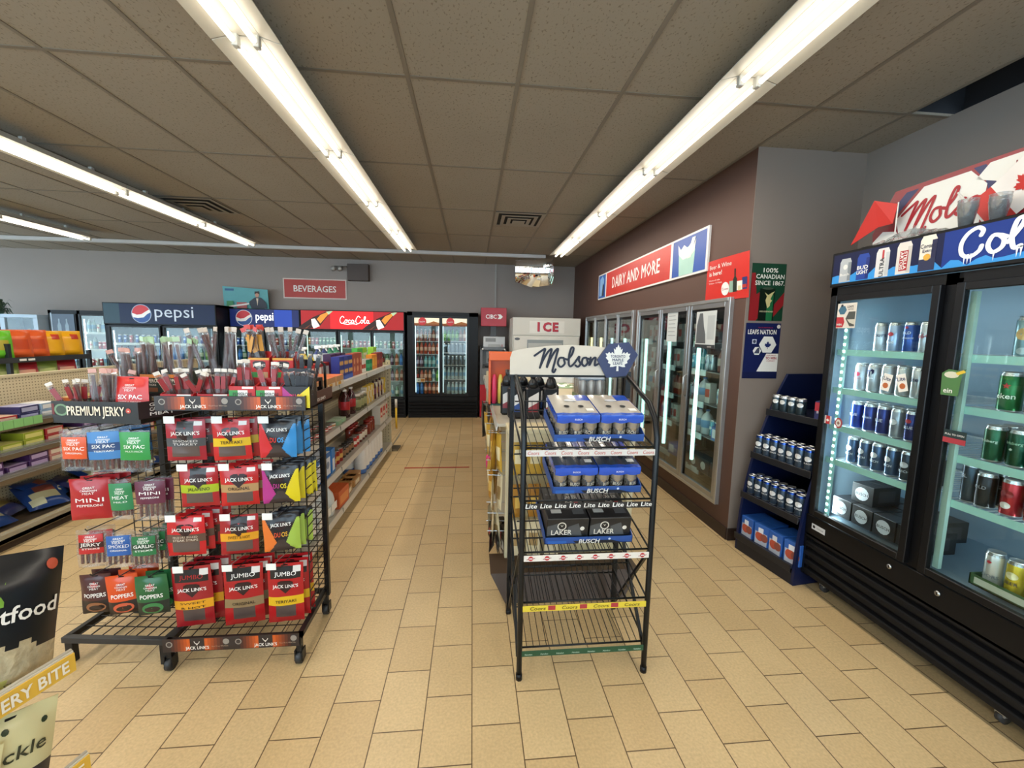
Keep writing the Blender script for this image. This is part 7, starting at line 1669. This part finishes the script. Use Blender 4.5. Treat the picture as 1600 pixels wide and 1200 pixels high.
GC = {'o': stick_pouch('d8521c', 'SIX PAC', 'ORIGINAL', .125, .20, (.30, .82)), 'b': stick_pouch('3a78b4', 'SIX PAC', 'TERIYAKI', .125, .21, (.34, .96), boxed=False, dark='1f3f6e', seed=1), 'g': stick_pouch('2a8a3c', 'SIX PAC', 'MULTI PACK', .125, .20, (.30, .96), boxed=False, seed=2),
      'r2': foil_bag('a81c22', 'MINI', 'PEPPERONI', .155, .20, seed=2), 'g2': stick_pouch('2a7a48', 'MEAT', 'MILD', .095, .20, (.25, .90), boxed=False, seed=3), 'm2': stick_pouch('5c1c34', 'MINI', 'PEPPERONI', .12, .20, (.42, .96), boxed=False, seed=4),
      'r3': stick_pouch('b5201f', 'JERKY', 'STICKS', .12, .19, (.38, .88), dark='3a1414', seed=5), 'b3': stick_pouch('2458a0', 'SMOKED', 'ORIGINAL', .12, .19, (.34, .86), seed=6), 'g3': stick_pouch('1f6a3a', 'GARLIC', 'STICKS', .12, .19, (.36, .86), dark='123a24', seed=7),
      'm4': foil_bag('46201f', 'POPPERS', None, .125, .20, ov='8c5a3a', zones=[(-.5, .5, 0, .36, '1f1614')], seed=8), 'o4': foil_bag('cc4a1a', 'POPPERS', None, .125, .20, ov='c4583a', zones=[(-.5, .5, 0, .34, '1f1614')], seed=9), 'g4': foil_bag('1f5a30', 'POPPERS', None, .135, .20, ov='3a7a44', zones=[(-.5, .5, 0, .34, '16201a')], seed=10), 'six': foil_bag('c8281f', 'SIX PAC', 'SWEET & SMOKY', .16, .19, seed=11, leaf=False)}
GN = {'o': 'clear bag with orange card', 'b': 'blue meat stick bag', 'g': 'green meat stick bag', 'r2': 'red foil pepperoni bag', 'g2': 'narrow green meat stick bag', 'm2': 'maroon meat stick bag', 'r3': 'clear stick bag with red card', 'b3': 'clear stick bag with blue card', 'g3': 'clear stick bag with green card', 'm4': 'dark maroon foil bag', 'o4': 'orange foil bag', 'g4': 'green foil bag'}
def gl(x, y, z): return (GO[0]+x*math.cos(GR)-y*math.sin(GR), GO[1]+x*math.sin(GR)+y*math.cos(GR), z)
for ri, (zt_, cols) in enumerate([(1.17, [('o', -.155, 3), ('b', -.012, 4), ('g', .128, 1)]), (.935, [('r2', -.105, 3), ('g2', .045, 1), ('m2', .18, 2)]), (.682, [('r3', -.125, 2), ('b3', .008, 1), ('g3', .132, 4)]), (.455, [('m4', -.125, 2), ('o4', .01, 3), ('g4', .152, 2)])]):
    for ci, (k, x, n) in enumerate(cols):
        MB().tube([(x, .33, zt_-.008), (x, -.01, zt_), (x, -.016, zt_+.012)], .0028, M('3a3a3a', .4, .5), 5).build('peg_hook', t)
        for j in range(n):
            zz = zt_-(.21 if k == 'b' else .19 if k in ('r3', 'b3', 'g3') else .20)
            GC[k].place(gl(x+.008*j, .005+.048*j, zz), (0, random.uniform(-.03, .03), .12+random.uniform(-.08, .08)), '%s, %s on its hook' % (GN[k], ('foremost', 'second', 'third', 'fourth')[j]), 'bags on the premium jerky rack')
GC['six'].place(gl(.075, .06, 1.223), (R(-6), 0, GR), 'large red bag leaning on the premium jerky top tray')
for k, x, y, z, lb, st, n, sp, fan in (('grn', -.165, .07, 1.223, 'flat green box at the end of premium jerky tray', 'b', 5, .10, .6), ('red', -.045, .07, 1.223, 'red open box in the middle of premium jerky tray', 'p', 5, .08, .5), ('ylw', .02, .066, 1.223, 'thin black box with yellow print on premium jerky tray', None, 0, 0, 0), ('hot', -.06, .24, 1.315, 'crimson HOT PEPPERONI box on the raised tier', 'p', 7, .10, .35), ('wild', .06, .24, 1.315, 'dark green box with orange top, first on raised tier', 'g', 6, .10, -.45), ('wild', .175, .25, 1.315, 'dark green box with orange top, second on raised tier', 'g', 5, .09, .55)):
    BX[k].place(gl(x, y, z), GR, lb, 'open boxes on the jerky racks')
    if st: px_, py_, _ = gl(x, y, z); sticks(st, px_, py_, z+.006, n, sp, 'the '+lb[:38].rsplit(' ', 1)[0], fan)

# ================================================================ snack gondola by the left side
gx = -3.85; t = thing('snack_gondola', 'beige pegboard gondola of chocolate and snacks beyond the jerky racks', 'store shelf', (gx, 4.2, 0)); Y0, Y1 = 2.3, 6.2; oy = lambda y: y-4.2
MB().box(-.02, .02, oy(Y0), oy(Y1), .1, 1.225, pegboard('x')).box(-.026, .026, oy(Y0), oy(Y1), 1.215, 1.235, BEIGE).build('back_panel', t)
SD = M('5a4c3c', .5)
for z, d in ((.90, .36), (.69, .39), (.52, .42), (.11, .47)):
    b = MB(); b.box(.02, d-.02, oy(Y0), oy(Y1), z-.02, z, SD); b.box(d-.02, d, oy(Y0), oy(Y1), z-.05, z-.012, M('6a5a44', .5)); b.box(d-.004, d+.004, oy(Y0), oy(Y1), z-.012, z+.035, thin_glass('shelf_riser', (.9, .93, .95), .12, .1, .1) if 'riser' not in MATS else MATS['riser']); b.build('shelf', t)
MB().box(.40, .47, oy(Y0), oy(Y1), .06, .13, M('a89876', .5), .004).box(.38, .44, oy(Y0), oy(Y1), 0, .06, M('3a2a1e', .6)).build('kick_plate', t)
for k, z in enumerate((.9,)):
    for j in range(10): MB().box(.366, .369, oy(2.95+.072*j), oy(3.018+.072*j), z-.035, z+.03, M('8ac47a', .4)).build('price_tag', t)
SB = {}
for nm, c1, c2 in (('red', 'a8242c', 'd8b8a0'), ('blue', '8fa8c4', 'e4e4e4'), ('lime', '9aa42c', 'd8d07a'), ('purple', '4a2a5a', 'b8a0c4'), ('cream', 'cfc2ac', '8a4a5a'), ('navy', '2a2a5c', 'a8a8c8'), ('pink', 'c07a70', 'e4d0b8'), ('orange', 'b8642c', 'e8c48a')):
    SB[nm] = box_kind(.15, .17, .055, c1, [('rect', -.42, .42, .2, .8, c2)], 'candy_box', 'candy box', top=c2)
for si, (z, xs, seq) in enumerate(((.90, -3.60, ['blue', 'blue', 'red', 'red', 'navy', 'blue', 'red', 'orange', 'lime', 'purple', 'red', 'pink', 'blue', 'navy']), (.69, -3.585, ['purple', 'cream', 'cream', 'lime', 'lime', 'red', 'orange', 'purple', 'navy', 'red', 'lime', 'blue', 'red', 'pink']), (.52, -3.57, ['red', 'navy', 'purple', 'purple', 'purple', 'pink', 'lime', 'red', 'orange', 'purple', 'navy', 'red', 'lime', 'red']))):
    for i, k in enumerate(seq):
        for j in range(2 if i % 3 else 1):
            SB[k].place((xs, 2.95+.165*i, z+.0015+.056*j), R(90)+random.uniform(-.05, .05), '%s candy box, %s along the %s shelf of snack gondola%s' % (k, ORD[i], ('top', 'middle', 'lower')[si], ', upper one' if j else ''), 'candy boxes on the snack gondola')
CB = snackbag('1f3f7a', 'b8b48c', .26, .32, puff=.09, zones=[(-.3, .3, .25, .5, 'b8b08a'), (-.2, .35, .5, .7, '8a4a3c'), (-.4, -.1, .1, .3, 'c9c4a0')], seed=12, name='chip_bag')
CB2 = snackbag('2a2f5a', '8a7a4a', .24, .30, puff=.08, seed=13, name='chip_bag')
for i in range(11):
    (CB if i % 3 else CB2).place((-3.52+.05*(i % 2)-.12*(i % 2), 2.9+.2*i, .14+.03*(i % 2)), (R(-62), 0, R(90)+random.uniform(-.5, .5)), 'blue chip bag lying on the base of snack gondola, %s along' % ORD[i], 'blue chip bags on the base shelf')
# ================================================================ black chip shelf behind it
t = thing('chip_rack', 'black shelf unit of colourful chip bags beyond the beige pegboard', 'display rack', (-5.1, 5.1, 0)); oy = lambda y: y-5.1
b = MB(); KM = M('2c2f33', .4, .2)
for z in (1.29, .99, .6, .2): b = MB(); b.box(-.2, .2, oy(4.5), oy(5.85), z-.03, z, KM); b.box(.19, .205, oy(4.5), oy(5.85), z-.045, z+.012, M('3d4146', .35, .3)); b.build('shelf', t)
for y in (4.48, 4.93, 5.87): MB().box(-.2, -.16, oy(y)-.015, oy(y)+.015, 0, 1.5, KM).box(.14, .18, oy(y)-.015, oy(y)+.015, 0, 1.35 if y != 4.93 else 1.45, KM).build('upright', t)
for q, y in ((0, 4.99), (1, 5.08)): MB().box(.205, .207, oy(y), oy(y)+.07, 1.262, 1.285, TAG).build('price_tag', t)
BG = {'green': snackbag('6ac02c', 'b8a83c', .24, .30, seed=21, name='chip_bag', puff=.1), 'orange': snackbag('e0602c', 'c84a24', .24, .31, seed=22, name='chip_bag', puff=.1), 'yellow': snackbag('ecac1c', 'd8981c', .25, .30, seed=23, name='chip_bag', puff=.1, zones=[(.0, .34, .66, .84, 'c8402c')]), 'teal': snackbag('0f6a64', 'c8b47a', .22, .29, seed=24, name='chip_bag', puff=.1), 'red': snackbag('b02c34', 'd8a08a', .23, .25, seed=25, name='chip_bag', puff=.09), 'olive': snackbag('8aa04c', 'b4c07c', .23, .25, seed=26, name='chip_bag', puff=.09)}
for i, (k, y) in enumerate((('green', 4.66), ('green', 4.90), ('orange', 5.10), ('orange', 5.28), ('yellow', 5.46), ('yellow', 5.70))): BG[k].place((-5.0, y, 1.292), (R(-6), 0, R(70)), 'bright %s chip bag, %s on the top shelf of black chip unit' % (k, ORD[i]), 'chip bags on the black unit')
for i, (k, y) in enumerate((('red', 4.66), ('olive', 4.95), ('red', 5.15), ('olive', 5.38), ('red', 5.62))): BG[k].place((-5.0, y, .992), (R(-6), 0, R(75)), '%s chip bag, %s on the second shelf of black chip unit' % (k, ORD[i]), 'chip bags on the black unit')
t = thing('chip_rack', 'second black chip unit nearer the entrance holding the teal bag', 'display rack', (-5.0, 4.1, 0))
for z in (1.14, .84, .3): MB().box(-.2, .2, -.4, .33, z-.03, z, KM).build('shelf', t)
for y in (-.4, .33): MB().box(.16, .2, y-.015, y+.015, 0, 1.42, KM).box(-.2, -.16, y-.015, y+.015, 0, 1.42, KM).build('upright', t)
BG['teal'].place((-4.86, 4.28, 1.142), (R(-6), 0, R(70)), 'teal chip bag on the second black unit'); BG['teal'].place((-4.88, 4.03, 1.142), (R(-6), 0, R(70)), 'teal chip bag nearer the entrance on second black unit')
BG['red'].place((-4.86, 4.25, .842), (R(-6), 0, R(70)), 'orange red chip bag under the teal one'); BG['red'].place((-4.86, 3.98, .842), (R(-6), 0, R(70)), 'orange red chip bag under the outer teal one')

# ================================================================ near rack at the left edge: popcorn and pickle chips
NO = (-.856, .909); NR = R(73.8)
def nl(x, y, z): return (NO[0]+x*math.cos(NR)-y*math.sin(NR), NO[1]+x*math.sin(NR)+y*math.cos(NR), z)
t = thing('popcorn_rack', 'pale wire snack rack with yellow EVERY BITE strips, close to the camera', 'display rack', (NO[0], NO[1], 0), NR)
PW = M('c9c4b4', .35, .2); YS = M('d8a93c', .4)
for z, y0, nm in ((.945, 0, 'upper'), (.70, -.01, 'lower')):
    b = MB(); b.box(-.55, 0, y0-.003, y0+.0, z-.045, z-.004, YS); b.box(-.55, 0, y0, y0+.004, z-.045, z, PW); b.text('EVERY BITE', (-.012, y0-.0045, z-.037), M('e6dcc8', .4), h=.024, al='r', bold=2.5, w=.135/glyphs('EVERY BITE', 2.5)[2]); b.build('printed_strip', t)
    b = MB(); b.tube([(-.55, y0+.006, z), (0, y0+.006, z)], .004, PW, 6); b.tube([(-.55, y0+.24, z-.03), (0, y0+.24, z-.03)], .004, PW, 6)
    for i in range(12): x = -.02-.045*i; b.tube([(x, y0+.006, z-.04), (x, y0+.24, z-.04)], .0018, PW, 4)
    b.build('wire_shelf', t)
for x in (-.02, -.53): MB().tube([(x, .25, 0), (x, .25, 1.45)], .009, PW, 8).build('upright', t)
MB().tube([(-.55, -.08, .02), (-.02, -.08, .02), (-.02, .25, .02)], .009, PW, 8).build('base_frame', t)
b = MB(); b.box(-.5, -.06, .02, .2, .35, .55, M('26262a', .5), .02); b.build('dark_bin', t)
def popc():
    def tri(u, v):
        e = .33+.05*math.sin(u*9)+.02*math.sin(u*31)
        if v > e: return M('15171a', .3)
        if v > .10+.04*math.sin(u*7+1): return M('b5a583', .5, vary=.25, scale=60, bump=.6)
        return M('b0b060', .4)
    o = pouch('popcorn_bag', .24, .28, .09, '15171a', [], [('Smartfood', .04, .53, .030, .84, 'efece4', 1.5), ('SUGAR', .25, .085, .010, .26, '4a4a2c', 1)], [(ngon(12, 1), .40, .88, .012, 'b8523a'), ([(-.2, -.4), (0, 1), (.2, -.4)], -.02, .70, .04, 'd8c42c'), ([(-.2, -.4), (.3, .9), (.2, -.4)], .02, .70, .036, '7aa83c')], seed=31, tri=tri, nu=22, nv=26, top=.02)
    return o
PC = Kind(popc)
for i in range(2): PC.place(nl(-.125-.26*i, .07, .905), (R(-12), R(15), NR-.12), 'black popcorn bag standing on the upper tray of near rack' if i == 0 else 'second black popcorn bag further along the near rack', 'popcorn bags')
def pick():
    return pouch('chip_bag', .14, .175, .04, 'cfc493', [(-.5, .5, 0, .34, '2e2a2c')], [('Pickle', .03, .50, .026, .7, '2f3424', 1)], [(ngon(8, 1), .34, .80, .006, '2f3a24'), (ngon(8, 1), -.1, .84, .006, '2f3a24'), (ngon(8, 1), -.35, .74, .006, '2f3a24')], seed=33, nu=14, nv=16)
PK = Kind(pick)
for i in range(3): PK.place(nl(-.112-.10*i, .05-.02*i, .68-.012*i), (R(-8), R(14), NR-.15), 'pale yellow pickle chip bag, %s along the lower tray of near rack' % ORD[i], 'pickle chip bags')
